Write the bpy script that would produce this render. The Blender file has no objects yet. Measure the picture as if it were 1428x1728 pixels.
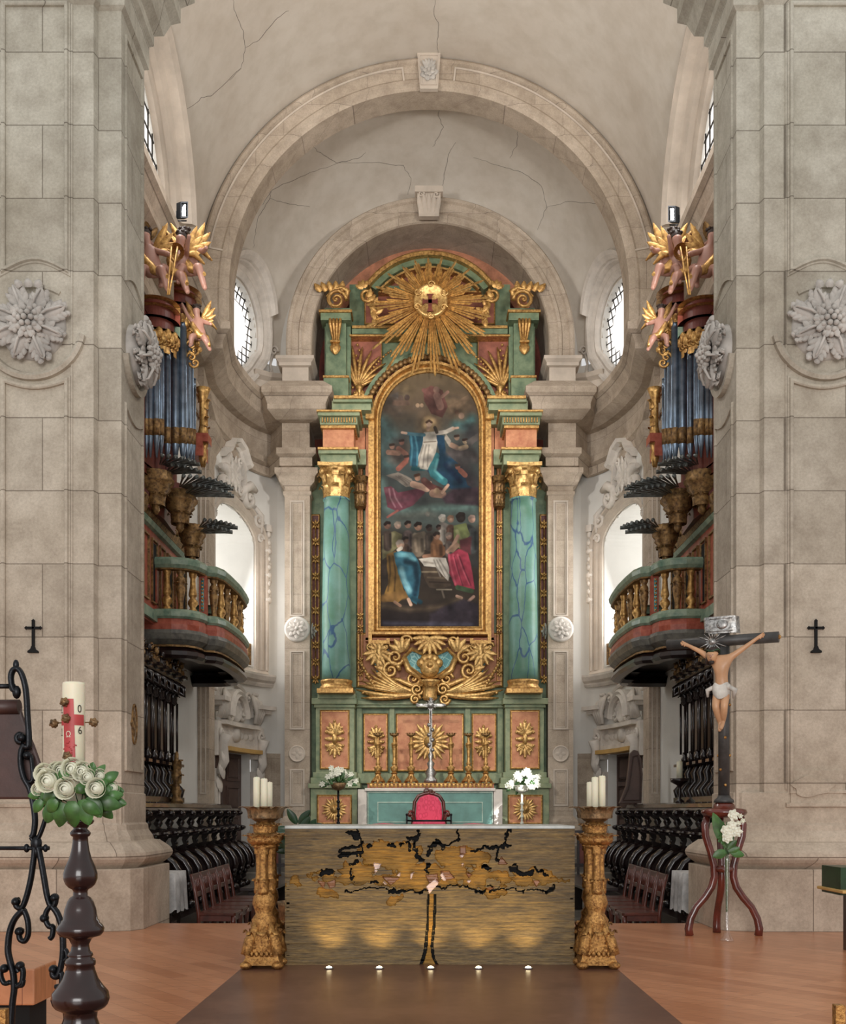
import bpy, bmesh, math, random
import numpy as np
from mathutils import Vector, Matrix
from math import sin, cos, pi, sqrt, radians, atan2
random.seed(7)
scene = bpy.context.scene
COL = scene.collection
F = 1800.0          # focal length in pixels of the 1428 wide frame
CX, HY, CH = 724.0, 1368.0, 1.105   # vanishing point and eye height

# ---------------------------------------------------------------- camera
cam_d = bpy.data.cameras.new('camera'); cam = bpy.data.objects.new('camera', cam_d); COL.objects.link(cam)
cam_d.sensor_fit = 'HORIZONTAL'; cam_d.sensor_width = 36; cam_d.lens = F / 1428 * 36
cam_d.shift_x = (714 - CX) / 1428; cam_d.shift_y = (HY - 864) / 1428
cam_d.clip_start = .05; cam_d.clip_end = 200
cam.location = (0, 0, CH); cam.rotation_euler = (pi / 2, 0, 0)
scene.camera = cam

# ---------------------------------------------------------------- world and light
w = bpy.data.worlds.new('world'); scene.world = w; w.use_nodes = True
bg = w.node_tree.nodes['Background']; bg.inputs[0].default_value = (1.0, .99, .975, 1); bg.inputs[1].default_value = .72
def area(name, loc, target, sx, sy, power, col=(1, .96, .9)):
    l = bpy.data.lights.new(name, 'AREA'); l.shape = 'RECTANGLE'; l.size = sx; l.size_y = sy; l.energy = power; l.color = col
    o = bpy.data.objects.new(name, l); COL.objects.link(o); o.location = loc
    o.rotation_euler = (Vector(target) - Vector(loc)).to_track_quat('-Z', 'Y').to_euler()
    return o
area('nave_fill_light', (0, -12, 4.5), (0, 22, 7.5), 9, 7, 1900, (1, .98, .96))  # added unseen fill from behind the camera, not a known window
for s in (-1, 1):
    area('choir_window_light', (s * 3.5, 14.2, 10.6), (-s * 3.4, 16.2, 3), 2.0, .8, 110, (1, .98, .96))
    area('apse_window_light', (s * 4.1, 21.0, 5.6), (-s * 1, 19.8, 4.0), 1.2, 2.2, 60, (1, 1, 1))
def spot(name, loc, target, power, deg, col=(1, .96, .9), blend=.6):
    l = bpy.data.lights.new(name, 'SPOT'); l.energy = power; l.color = col; l.spot_size = radians(deg); l.spot_blend = blend; l.shadow_soft_size = .06
    o = bpy.data.objects.new(name, l); COL.objects.link(o); o.location = loc
    o.rotation_euler = (Vector(target) - Vector(loc)).to_track_quat('-Z', 'Y').to_euler()
    return o
for s in (-1, 1):
    spot('chancel_fill_light', (s * 3.45, 11.6, 7.6), (-s * .9, 22, 8.2), 1400, 44, (1, .96, .91), .7).data.shadow_soft_size = .4  # added lamps hidden behind the piers to brighten the deep apse
    spot('vault_fill_light', (s * 3.3, 12.2, 9.9), (0, 20.5, 13.8), 550, 60, (1, .96, .91), .8).data.shadow_soft_size = .3  # added lamps, out of view, that lift the dark vault
    area('vault_up_fill', (s * 3.2, 12.0, 10.0), (-s * .3, 16.8, 14.4), .8, .8, 60, (1, .97, .93))  # upward fill added near the piers for the dim front vault
for s in (-1, 1): spot('altar_spotlight', (s * 3.3, 11.6, 6.5), (-s * .3, 21.5, 1.9), 1200, 26)
spot('flower_spotlight', (3.3, 11.7, 6.9), ((881 - CX) * 19.8 / F, 19.8, 1.6), 9000, 3.6, (1, 1, 1), .3)
vs = scene.view_settings
scene.display_settings.display_device = 'sRGB'
vs.view_transform = 'Standard'; vs.look = 'None'; vs.gamma = 1; vs.use_curve_mapping = False
vs.exposure = -0.08
scene.cycles.max_bounces = 7; scene.cycles.diffuse_bounces = 4; scene.cycles.use_denoising = True

# ---------------------------------------------------------------- pixel and depth to a point in the place
def PX(px, D): return (px - CX) * D / F
def PZ(py, D): return CH - (py - HY) * D / F

# ---------------------------------------------------------------- materials
def lin(c):
    out = []
    for v in c[:3]:
        v = v / 255.0
        out.append(v / 12.92 if v <= .04045 else ((v + .055) / 1.055) ** 2.4)
    return out + [1.0]
class NT:
    def __init__(s, name):
        s.m = bpy.data.materials.new(name); s.m.use_nodes = True; s.t = s.m.node_tree; s.n = s.t.nodes; s.l = s.t.links
        s.b = s.n['Principled BSDF']; s.tc = s.n.new('ShaderNodeTexCoord')
    def node(s, ty, **kw):
        n = s.n.new('ShaderNode' + ty)
        for k, v in kw.items():
            if k.startswith('_'): setattr(n, k[1:], v)
            else:
                n.inputs[k].default_value = v
        return n
    def link(s, a, b): s.l.new(a, b)
    def mapping(s, scale=(1, 1, 1), rot=(0, 0, 0), src=None):
        mp = s.n.new('ShaderNodeMapping'); mp.inputs['Scale'].default_value = scale; mp.inputs['Rotation'].default_value = rot
        s.link(src or s.tc.outputs['Object'], mp.inputs['Vector']); return mp.outputs[0]
    def noise(s, scale, detail=4, vec=None, rough=.6):
        n = s.node('TexNoise', Scale=scale, Detail=detail, Roughness=rough)
        s.link(vec or s.tc.outputs['Object'], n.inputs['Vector']); return n.outputs['Fac']
    def ramp(s, fac, stops):
        r = s.n.new('ShaderNodeValToRGB'); e = r.color_ramp.elements
        while len(e) < len(stops): e.new(.5)
        for k, (p, c) in enumerate(stops):
            e[k].position = p; e[k].color = lin(c) if max(c) > 1 or len(c) == 3 else c
        s.link(fac, r.inputs[0]); return r.outputs[0]
    def mix(s, fac, a, b, mode='MIX'):
        m = s.n.new('ShaderNodeMix'); m.data_type = 'RGBA'; m.blend_type = mode
        for sock, v in ((m.inputs[0], fac), (m.inputs[6], a), (m.inputs[7], b)):
            if hasattr(v, 'is_linked'): s.link(v, sock)
            else: sock.default_value = v
        return m.outputs[2]
    def bump(s, h, strength=.3, dist=.01):
        b = s.node('Bump', Strength=strength, Distance=dist); s.link(h, b.inputs['Height']); s.link(b.outputs[0], s.b.inputs['Normal'])
    def base(s, c):
        if hasattr(c, 'is_linked'): s.link(c, s.b.inputs['Base Color'])
        else: s.b.inputs['Base Color'].default_value = c
    def set(s, **kw):
        for k, v in kw.items(): s.b.inputs[k.replace('_', ' ')].default_value = v
        return s
def simple(name, c, rough=.6, metal=0, var=.25, scale=6, bump=.0, c2=None, coat=0):
    t = NT(name); c2 = c2 or tuple(v * (1 - var) for v in c)
    f = t.noise(scale, 5)
    t.base(t.ramp(f, [(.32, c2), (.66, c)]))
    if bump: t.bump(t.noise(scale * 5, 4), bump)
    t.set(Roughness=rough, Metallic=metal, Coat_Weight=coat)
    return t.m
M = {}
def ashlar(name, c1, c2, mort, bw, bh, rough=.9, tint=None, msize=.006):
    t = NT(name)
    sep = t.n.new('ShaderNodeSeparateXYZ'); t.link(t.tc.outputs['Object'], sep.inputs[0])
    add = t.node('Math', _operation='ADD'); t.link(sep.outputs[0], add.inputs[0]); t.link(sep.outputs[1], add.inputs[1])
    cmb = t.n.new('ShaderNodeCombineXYZ'); t.link(add.outputs[0], cmb.inputs[0]); t.link(sep.outputs[2], cmb.inputs[1])
    br = t.n.new('ShaderNodeTexBrick'); t.link(cmb.outputs[0], br.inputs['Vector'])
    br.inputs['Scale'].default_value = 1; br.inputs['Brick Width'].default_value = bw; br.inputs['Row Height'].default_value = bh
    br.inputs['Mortar Size'].default_value = msize; br.inputs['Mortar Smooth'].default_value = .3; br.inputs['Bias'].default_value = 0
    br.inputs['Color1'].default_value = lin(c1); br.inputs['Color2'].default_value = lin(c2); br.inputs['Mortar'].default_value = lin(mort)
    n1 = t.noise(1.1, 6); n2 = t.noise(38, 5, rough=.75); n3 = t.noise(4.5, 6)
    col = t.mix(.75, br.outputs[0], t.ramp(n1, [(.3, (205, 200, 192)), (.7, (255, 255, 255))]), 'MULTIPLY')
    col = t.mix(.55, col, t.ramp(n2, [(.3, (200, 196, 190)), (.62, (255, 253, 250))]), 'MULTIPLY')
    col = t.mix(.6, col, t.ramp(n3, [(.25, (190, 180, 170)), (.6, (255, 252, 248))]), 'MULTIPLY')
    if tint:   # multiplied tint runs from grey green high up to brown beige low down
        mr = t.node('MapRange'); mr.inputs['From Min'].default_value = tint[0]; mr.inputs['From Max'].default_value = tint[1]
        t.link(sep.outputs[2], mr.inputs['Value'])
        col = t.mix(1.0, col, t.mix(mr.outputs[0], lin(tint[2]), lin(tint[3])), 'MULTIPLY')
    t.base(col); t.bump(n2, .35, .006); t.set(Roughness=rough); return t.m
M['granite'] = ashlar('granite', (222, 217, 208), (200, 195, 186), (150, 143, 134), 1.15, .68, tint=(.5, 7.5, (250, 238, 228), (244, 248, 245)))
M['stone'] = ashlar('pale_stone', (214, 201, 186), (198, 185, 170), (156, 144, 134), 1.0, .55, msize=.004)
M['limestone'] = simple('carved_limestone', (224, 216, 206), .85, var=.13, scale=3, bump=.15)
M['stone_plain'] = simple('plain_stone', (208, 195, 180), .85, var=.13, scale=2.2, bump=.2)
M['stone_rose'] = simple('rosette_stone', (200, 194, 186), .85, var=.2, scale=5, bump=.2)
def plaster():
    t = NT('vault_plaster'); a = t.noise(.5, 5); b = t.noise(3, 6)
    c = t.mix(.8, t.ramp(a, [(.3, (206, 196, 183)), (.7, (217, 210, 199))]), t.ramp(b, [(.3, (238, 236, 232)), (.6, (255, 255, 255))]), 'MULTIPLY')
    t.base(c); t.set(Roughness=.95); return t.m
M['plaster'] = plaster()
M['white_wall'] = simple('white_limewash', (226, 224, 218), .95, var=.05, scale=1)
M['crack'] = simple('crack', (110, 100, 92), 1)
M['black'] = simple('black_paint_and_shade', (12, 10, 9), .9)  # serves black paint and the painted shade of openings
M['iron'] = simple('black_iron', (34, 36, 40), .35, .7, .3, 14, .15)
M['dark_wood'] = simple('dark_walnut', (42, 26, 24), .28, 0, .45, 9, .1, coat=.15)
M['stall_wood'] = simple('rosewood', (40, 26, 24), .26, 0, .4, 7, .1, coat=.4)
M['turned_wood'] = simple('polished_turned_wood', (44, 22, 20), .22, 0, .4, 6, 0, coat=.25)
M['mahogany'] = simple('mahogany', (112, 48, 36), .25, 0, .4, 6, 0, coat=.4)
M['chair_wood'] = simple('chair_wood', (102, 48, 36), .3, 0, .4, 8, 0, coat=.3)
M['leather'] = simple('brown_leather', (70, 42, 36), .5, 0, .3, 5, .1)
M['wax'] = simple('candle_wax', (228, 222, 196), .5, 0, .06, 3)
M['wax'].node_tree.nodes['Principled BSDF'].inputs['Subsurface Weight'].default_value = .2
def gold(name, c, dark, rough=.36, scale=22, metal=.75, bump=.25):
    t = NT(name); f = t.noise(scale, 4); mottle = t.noise(scale * .3, 3)  # second, coarser noise mottles the gilding at random
    t.base(t.mix(.6, t.ramp(f, [(.3, dark), (.6, c)]), t.ramp(mottle, [(.3, (190, 170, 150)), (.6, (255, 255, 255))]), 'MULTIPLY'))
    t.bump(t.noise(scale * 2.2, 4), bump, .01); t.set(Roughness=rough, Metallic=metal); return t.m
M['gold'] = gold('gilded_wood', (214, 172, 104), (140, 98, 54), .42, metal=.6)
M['gold_dark'] = gold('worn_gilding', (164, 130, 82), (78, 56, 40), .5, metal=.55)
M['gold_bright'] = gold('bright_gilding', (230, 192, 124), (160, 118, 66), .38, metal=.6)
M['brass'] = gold('gilt_brass', (204, 156, 92), (116, 76, 44), .33, 60, .8, .6)
M['bronze'] = gold('aged_bronze', (150, 120, 84), (80, 66, 48), .45, 30, .6)
M['pipe'] = gold('tin_pipe', (150, 172, 196), (112, 128, 146), .3, 6, .7, .05)
M['lead'] = gold('lead_pipe', (140, 146, 144), (92, 98, 98), .4, 12, .7, .1)
M['silver'] = gold('silver', (190, 190, 188), (110, 110, 110), .38, 40, .85)
def marbled(name, c1, c2, vein, vscale=(3, 3, 1), vw=.03, rough=.35, nscale=3):
    t = NT(name); f = t.noise(nscale, 6)
    col = t.ramp(f, [(.3, c1), (.62, c2)])
    if vein:
        d = t.node('TexNoise', Scale=2.5, Detail=3); t.link(t.tc.outputs['Object'], d.inputs['Vector'])
        mp = t.mapping(vscale); add = t.node('VectorMath', _operation='MULTIPLY_ADD')
        t.link(d.outputs['Color'], add.inputs[0]); add.inputs[1].default_value = (.35, .35, .35); t.link(mp, add.inputs[2])
        v = t.n.new('ShaderNodeTexVoronoi'); v.feature = 'DISTANCE_TO_EDGE'; t.link(add.outputs[0], v.inputs['Vector']); v.inputs['Scale'].default_value = 1
        e = t.ramp(v.outputs['Distance'], [(0, (0, 0, 0)), (vw, (0, 0, 0)), (vw * 2.4, (255, 255, 255))])
        col = t.mix(e, lin(vein), col)
    t.base(col); t.set(Roughness=rough, Specular_IOR_Level=.3); return t.m
M['green'] = marbled('green_painted_wood', (84, 104, 82), (126, 142, 112), None, nscale=5, rough=.5)
M['green_light'] = marbled('pale_green_painted_wood', (112, 130, 102), (152, 160, 126), None, nscale=6, rough=.5)
M['green_deep'] = marbled('teal_painted_wood', (76, 128, 118), (112, 156, 142), None, nscale=5, rough=.5)
M['salmon'] = marbled('salmon_painted_wood', (184, 116, 84), (214, 152, 112), None, nscale=7, rough=.5)
M['salmon_dark'] = marbled('dusky_red_painted_wood', (122, 74, 62), (158, 98, 80), None, nscale=6, rough=.5)
M['red_dark'] = marbled('dark_red_painted_wood', (84, 40, 34), (118, 60, 48), None, nscale=5, rough=.4)
M['column'] = marbled('blue_veined_green_marbling', (88, 126, 102), (112, 152, 142), (62, 92, 124), (3.3, 3.3, 1.05), .012, .38, 1.8)
M['cartouche'] = marbled('turquoise_marbling', (46, 116, 124), (92, 156, 158), (150, 196, 190), (9, 9, 9), .03, .35, 4)
M['frontal'] = simple('teal_frontal', (104, 152, 142), .5, 0, .18, 3)
M['frontal_line'] = simple('pale_painted_line', (176, 200, 184), .5)
M['org_red'] = marbled('red_marbled_wood', (138, 62, 48), (178, 98, 78), None, nscale=9, rough=.35)
M['org_green'] = marbled('grey_green_marbled_wood', (92, 122, 106), (146, 162, 140), None, nscale=9, rough=.35)
M['org_grey'] = marbled('grey_marbled_wood', (74, 74, 72), (120, 118, 110), None, nscale=9, rough=.35)
M['flesh'] = simple('painted_flesh', (168, 124, 108), .45, 0, .1, 3)
M['flesh_christ'] = simple('carved_flesh', (206, 158, 118), .4, 0, .15, 4)
M['hair'] = simple('dark_hair', (50, 34, 26), .6)
M['loin'] = simple('white_painted_cloth', (222, 216, 206), .6)
M['paint_red'] = simple('red_brown_curtain_paint', (110, 50, 44), .5)
M['damask'] = None
def damask():
    t = NT('crimson_damask'); wv = t.n.new('ShaderNodeTexVoronoi'); mp = t.mapping((14, 14, 9)); t.link(mp, wv.inputs['Vector'])
    wv.inputs['Scale'].default_value = 1
    t.base(t.ramp(wv.outputs['Distance'], [(.25, (222, 62, 100)), (.45, (196, 34, 74)), (.62, (214, 56, 92))])); t.set(Roughness=.55, Sheen_Weight=.4); return t.m
M['damask'] = damask()
def planks():
    t = NT('wooden_floor'); mp = t.mapping((1, 1, 1), (0, 0, radians(52)))
    br = t.n.new('ShaderNodeTexBrick'); t.link(mp, br.inputs['Vector'])
    for k, v in (('Scale', 1), ('Brick Width', 1.1), ('Row Height', .13), ('Mortar Size', .0014), ('Bias', 0)): br.inputs[k].default_value = v
    br.inputs['Color1'].default_value = lin((218, 152, 110)); br.inputs['Color2'].default_value = lin((192, 126, 86)); br.inputs['Mortar'].default_value = lin((130, 76, 52))
    mp2 = t.mapping((2, 16, 2), (0, 0, radians(52))); g = t.noise(3, 6, mp2)
    t.base(t.mix(.7, br.outputs[0], t.ramp(g, [(.3, (196, 186, 178)), (.65, (255, 255, 255))]), 'MULTIPLY'))
    t.set(Roughness=.3, Coat_Weight=.25, Coat_Roughness=.2); t.bump(g, .08, .003); return t.m
M['planks'] = planks()
def brownfloor():
    t = NT('brown_floor_covering'); a = t.noise(1.6, 6); b = t.noise(14, 4)
    t.base(t.mix(.5, t.ramp(a, [(.3, (96, 66, 54)), (.7, (126, 90, 72))]), t.ramp(b, [(.3, (210, 200, 190)), (.6, (255, 255, 255))]), 'MULTIPLY'))
    t.set(Roughness=.28); return t.m
M['brown_floor'] = brownfloor()
M['grey_floor'] = simple('grey_stone_floor', (140, 134, 124), .5, 0, .2, 2)
def altar_mat(name, a, b, c, metal=.0):
    t = NT(name); mp = t.mapping((6, 6, 60)); g = t.noise(1.5, 8, mp, .72)
    mp2 = t.mapping((1.6, 1, 6)); h = t.noise(2.0, 6, mp2, .7)
    col = t.mix(.55, t.ramp(g, [(.3, a), (.5, b), (.7, c)]), t.ramp(h, [(.35, (170, 160, 158)), (.62, (255, 232, 168))]), 'MULTIPLY')
    t.base(col); t.bump(g, .7, .012); t.set(Roughness=.5, Metallic=metal); return t.m
M['altar'] = altar_mat('patinated_laminate', (64, 56, 46), (118, 101, 74), (156, 134, 92))
M['altar_gold'] = altar_mat('gilded_laminate', (92, 72, 36), (158, 120, 52), (192, 150, 72), .15)
M['altar_brown'] = simple('red_brown_shard', (130, 84, 52), .4, .2)
M['altar_pink'] = simple('pink_stone_shard', (236, 206, 196), .35)
M['marble_top'] = simple('pale_marble_top', (206, 208, 202), .3)
M['leaf'] = simple('green_leaf', (72, 118, 56), .4, 0, .4, 12)
M['leaf_dark'] = simple('dark_green_leaf', (30, 66, 34), .35, 0, .35, 12)
M['petal'] = simple('white_petal', (240, 240, 222), .6, 0, .06, 8)
M['lace'] = simple('white_lace_cloth', (224, 222, 220), .8)
M['red_mark'] = simple('red_candle_relief', (182, 62, 62), .5, 0, .15, 9)
M['ink'] = simple('dark_ink', (46, 44, 40), .6)
M['cross_wood'] = simple('grey_black_cross_wood', (70, 68, 66), .45, 0, .3, 12)
M['door_wood'] = simple('brown_door', (96, 74, 66), .5, 0, .2, 4)
M['yellow_cloth'] = simple('yellow_board', (206, 166, 98), .6, 0, .1, 4)
M['blue_paint'] = simple('blue_paint', (52, 84, 118), .5)
M['pink_wall'] = simple('pinkish_niche_plaster', (196, 132, 100), .8)
M['lattice'] = simple('window_lead', (52, 50, 46), .5)
def glassm(name, rough=.02, alpha=.35, col=(1, 1, 1)):
    m = bpy.data.materials.new(name); m.use_nodes = True; n = m.node_tree.nodes; l = m.node_tree.links; n.clear()
    o = n.new('ShaderNodeOutputMaterial'); mx = n.new('ShaderNodeMixShader'); tr = n.new('ShaderNodeBsdfTransparent'); gl = n.new('ShaderNodeBsdfGlossy')
    gl.inputs['Roughness'].default_value = rough; tr.inputs[0].default_value = (*col, 1); mx.inputs[0].default_value = alpha
    l.new(tr.outputs[0], mx.inputs[1]); l.new(gl.outputs[0], mx.inputs[2]); l.new(mx.outputs[0], o.inputs[0]); return m
M['glass'] = glassm('clear_glass', .03, .13); M['pane'] = None
def emit(name, col, st):
    m = bpy.data.materials.new(name); m.use_nodes = True; b = m.node_tree.nodes['Principled BSDF']
    b.inputs['Emission Color'].default_value = (*col, 1); b.inputs['Emission Strength'].default_value = st; return m
M['pane'] = emit('daylit_window_glass', (1, .97, .94), .95)
M['daylight'] = emit('bright_daylit_window_glass', (1, 1, 1), 2.2)
M['lamp'] = emit('warm_lamp', (1, .8, .45), 14)

# ---------------------------------------------------------------- mesh building
class MB:
    """collects shapes in a local frame (a right, b up, c towards the viewer) and links them as one mesh"""
    def __init__(s, T=None): s.v = []; s.f = []; s.sm = []; s.T = T; s.mi = []; s.cur = 0
    def V(s, p):
        s.v.append(tuple(s.T(*p)) if s.T else tuple(p)); return len(s.v) - 1
    def Fc(s, idx, sm=False): s.f.append(tuple(idx)); s.sm.append(sm); s.mi.append(s.cur)
    def box(s, a0, a1, b0, b1, c0, c1, na=1, nb=1):
        for (x0, x1) in [(a0 + (a1 - a0) * k / na, a0 + (a1 - a0) * (k + 1) / na) for k in range(na)]:
            i = [s.V(p) for p in ((x0, b0, c0), (x1, b0, c0), (x1, b1, c0), (x0, b1, c0), (x0, b0, c1), (x1, b0, c1), (x1, b1, c1), (x0, b1, c1))]
            fs = [(0, 3, 2, 1), (4, 5, 6, 7), (0, 1, 5, 4), (3, 7, 6, 2)]
            if x0 == a0: fs.append((0, 4, 7, 3))
            if abs(x1 - a1) < 1e-9: fs.append((1, 2, 6, 5))
            for f in fs: s.Fc([i[k] for k in f])
        return s
    def plate(s, poly, c0, c1):
        n = len(poly); A = [s.V((p[0], p[1], c0)) for p in poly]; B = [s.V((p[0], p[1], c1)) for p in poly]
        s.Fc(A[::-1]); s.Fc(B)
        for k in range(n): s.Fc((A[k], A[(k + 1) % n], B[(k + 1) % n], B[k]))
        return s
    def grid(s, rows, sm=True, cu=False, cv=False):
        """rows of points"""
        R = [[s.V(p) for p in r] for r in rows]; n = len(R); m = len(R[0])
        for i in range(n if cu else n - 1):
            for j in range(m if cv else m - 1):
                s.Fc((R[i][j], R[i][(j + 1) % m], R[(i + 1) % n][(j + 1) % m], R[(i + 1) % n][j]), sm)
        return R
    def sweep(s, path, prof, closed=False, sm=False, caps=True):
        """path (a,b); prof (n,c): n is the offset to the path's left"""
        n = len(path); rows = []
        for i in range(n):
            p = path[i]; q0 = path[i - 1] if (i or closed) else None; q1 = path[(i + 1) % n] if (i < n - 1 or closed) else None
            def nd(u, v):
                dx, dy = v[0] - u[0], v[1] - u[1]; L = sqrt(dx * dx + dy * dy) or 1; return (-dy / L, dx / L)
            n0 = nd(q0, p) if q0 else None; n1 = nd(p, q1) if q1 else None
            if n0 and n1:
                mx, my = n0[0] + n1[0], n0[1] + n1[1]; L = mx * mx + my * my
                k = 2 / L if L > .35 else 2 / .35
                nn = (mx * k, my * k)
            else: nn = n0 or n1
            rows.append([(p[0] + nn[0] * o, p[1] + nn[1] * o, c) for o, c in prof])
        R = s.grid(rows, sm, cu=closed)
        if not closed and caps and len(prof) > 2: s.Fc(R[0]); s.Fc(R[-1][::-1])
        return s
    def lathe(s, prof, a=0, c=0, b=0, n=20, sm=True, sq=False, flute=0, fd=0, ph=0, a0=0, a1=2 * pi):
        full = abs(a1 - a0 - 2 * pi) < 1e-6; m = n if full else n + 1
        rows = []
        for r, h in prof:
            row = []
            for k in range(m):
                t = a0 + (a1 - a0) * k / n + ph; rr = r
                if flute: rr = r * (1 + fd * abs(sin(flute * t / 2)) - fd * .5)
                row.append((a + rr * cos(t), b + h, c + rr * sin(t)))
            rows.append(row)
        R = s.grid(rows, sm, cv=full)
        if prof[0][0] > 1e-4: s.Fc(R[0][::-1])
        if prof[-1][0] > 1e-4: s.Fc(R[-1])
        return s
    def boss(s, prof, a, b, c=0, n=20, fl=0, fd=0):
        """turned shape whose axis points to the viewer"""
        rows = []
        for r, h in prof:
            rows.append([(a + r * (1 + fd * abs(sin(fl * t / 2))) * cos(t), b + r * (1 + fd * abs(sin(fl * t / 2))) * sin(t), c + h) for t in [2 * pi * k / n for k in range(n)]])
        R = s.grid(rows, True, cv=True)
        if prof[-1][0] > 1e-4: s.Fc(R[-1])
        return s
    def ell(s, ctr, rad, nu=10, nv=8):
        if not hasattr(rad, '__len__'): rad = (rad,) * 3
        rows = []
        for j in range(nv + 1):
            t = pi * j / nv - pi / 2
            rows.append([(ctr[0] + rad[0] * cos(t) * cos(2 * pi * k / nu), ctr[1] + rad[1] * sin(t), ctr[2] + rad[2] * cos(t) * sin(2 * pi * k / nu)) for k in range(nu)])
        s.grid(rows, True, cv=True); return s
    def tube(s, pts, r, n=8, sm=True, flat=1.0, cap=True):
        P = [Vector(p) for p in pts]; m = len(P); rows = []; up = None
        for i in range(m):
            d = (P[min(i + 1, m - 1)] - P[max(i - 1, 0)])
            if d.length < 1e-9: d = Vector((0, 1, 0))
            d.normalize()
            if up is None:
                up = Vector((0, 0, 1)) if abs(d.z) < .9 else Vector((0, 1, 0))
            x = d.cross(up)
            if x.length < 1e-6: x = d.cross(Vector((1, 0, 0)))
            x.normalize(); y = x.cross(d).normalized(); up = y
            rr = r[i] if hasattr(r, '__len__') else r
            rows.append([tuple(P[i] + x * (rr * cos(2 * pi * k / n)) + y * (rr * flat * sin(2 * pi * k / n))) for k in range(n)])
        R = s.grid(rows, sm, cv=True)
        if cap: s.Fc(R[0][::-1]); s.Fc(R[-1])
        return s
    def leaf(s, a, b, ang, L, W, c0=0, h=.03, lob=5, curl=0, bend=0, nu=9):
        """lobed carved leaf lying in the a,b plane, with a rounded back"""
        rows = []
        for i in range(nu + 1):
            u = i / nu; wd = W * .5 * (sin(pi * min(1, u * .93 + .07)) ** .6) * (1 + .25 * abs(sin(lob * pi * u))) * (1 - .25 * u) + .002
            th = ang + bend * u; x = L * u
            cxp = a + cos(ang + bend * u * .5) * x; cyp = b + sin(ang + bend * u * .5) * x
            row = []
            for j in range(5):
                v = -1 + j * .5
                z = c0 + h * (1 - v * v) * (.4 + .6 * sin(pi * u)) + curl * u * u - (.35 * h if j == 2 else 0)
                if abs(v) == 1: z = c0 + curl * u * u - .0
                row.append((cxp - sin(th) * wd * v, cyp + cos(th) * wd * v, z))
            rows.append(row)
        s.grid(rows, True)
        return s
    def leaf3(s, a, c, b, phi, r0, H, W, curl=.05, drop=.25):
        """acanthus leaf standing around a bell"""
        rows = []
        for i in range(8):
            u = i / 7; r = r0 + curl * u ** 3; hh = b + H * (u if u < .85 else .85 - (u - .85) * drop * 4)
            if u >= .85: r += curl * .6
            wd = W * .5 * (.75 + .35 * abs(sin(4 * pi * u))) * (1 - .45 * u ** 2)
            rows.append([(a + (r + .012 * (1 - abs(v))) * cos(phi) - sin(phi) * wd * v, hh, c + (r + .012 * (1 - abs(v))) * sin(phi) + cos(phi) * wd * v) for v in (-1, -.5, 0, .5, 1)])
        s.grid(rows, True); return s
    def spiral(s, a, b, R, turns=1.6, th=.02, c=0, d=1, start=0, tail=None, n=26, flat=1):
        pts = []; rr = []
        for i in range(n + 1):
            u = i / n; r = R * (1 - u) ** .9 + R * .08; t = start + d * turns * 2 * pi * u
            pts.append((a + r * cos(t), b + r * sin(t), c + th * .6 * u)); rr.append(th * (1 - .45 * u))
        if tail:
            pts = tail + pts; rr = [th * (.5 + .5 * (k + 1) / len(tail)) for k in range(len(tail))] + rr
        s.tube(pts, rr, 6, flat=flat); s.ell((a, b, c + th * .6), (R * .2, R * .2, th * 1.2), 8, 6); return s
    def rosette(s, a, b, R, c=0, n=8, h=.04, c2=None):
        for k in range(n): s.leaf(a, b, 2 * pi * k / n, R, R * .85 * 6 / n, c, h * .8, 4, curl=h * .5)
        for k in range(n): s.leaf(a, b, 2 * pi * (k + .5) / n, R * .68, R * .55 * 6 / n, c + h * .7, h * .7, 3, curl=h * .6)
        s.ell((a, b, c + h * 1.2), (R * .2, R * .2, h * .9), 10, 6); return s
    def build(s, name, mat, parent=None, label=None, bevel=0, mods=None):
        me = bpy.data.meshes.new(name); me.from_pydata(s.v, [], s.f)
        me.polygons.foreach_set('use_smooth', s.sm)
        for m in (mat if isinstance(mat, (list, tuple)) else [mat]): me.materials.append(M[m] if isinstance(m, str) else m)
        if any(s.mi): me.polygons.foreach_set('material_index', s.mi)
        bm = bmesh.new(); bm.from_mesh(me); bmesh.ops.recalc_face_normals(bm, faces=bm.faces); bm.to_mesh(me); bm.free()
        o = bpy.data.objects.new(name, me); COL.objects.link(o)
        if parent: o.parent = parent; o.matrix_parent_inverse = parent.matrix_world.inverted()
        if label: o['label'] = label
        if bevel:
            b = o.modifiers.new('b', 'BEVEL'); b.width = bevel; b.segments = 2; b.limit_method = 'ANGLE'; b.angle_limit = radians(40)
        return o
def build_lr(mb, name, mat, parent, xm, **k):
    """links the left and the right half of a mirrored shape as two parts"""
    for s in (0, 1):
        m = MB(); mp = {}
        for f, sm in zip(mb.f, mb.sm):
            cx_ = sum(mb.v[i][0] for i in f) / len(f)
            if (cx_ > xm) == bool(s):
                g = []
                for i in f:
                    if i not in mp: mp[i] = m.V(mb.v[i])
                    g.append(mp[i])
                m.Fc(g, sm)
        if m.f: m.build(name, mat, parent, **k)
def front(X, D, Z): return lambda a, b, c: (X + a, D - c, Z + b)
def fpx(px, py, D): return front(PX(px, D), D, PZ(py, D))
def thing(name, label, cat, loc=(0, 0, 0), group=None):
    o = bpy.data.objects.new(name, None); COL.objects.link(o); o.location = loc; o.empty_display_size = .1
    o['label'] = label; o['category'] = cat
    if group: o['group'] = group
    bpy.context.view_layer.update()
    return o
def tag(o, label, cat, group=None, kind=None):
    o['label'] = label; o['category'] = cat
    if group: o['group'] = group
    if kind: o['kind'] = kind
    return o
def struct(o): o['kind'] = 'structure'; return o
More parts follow.
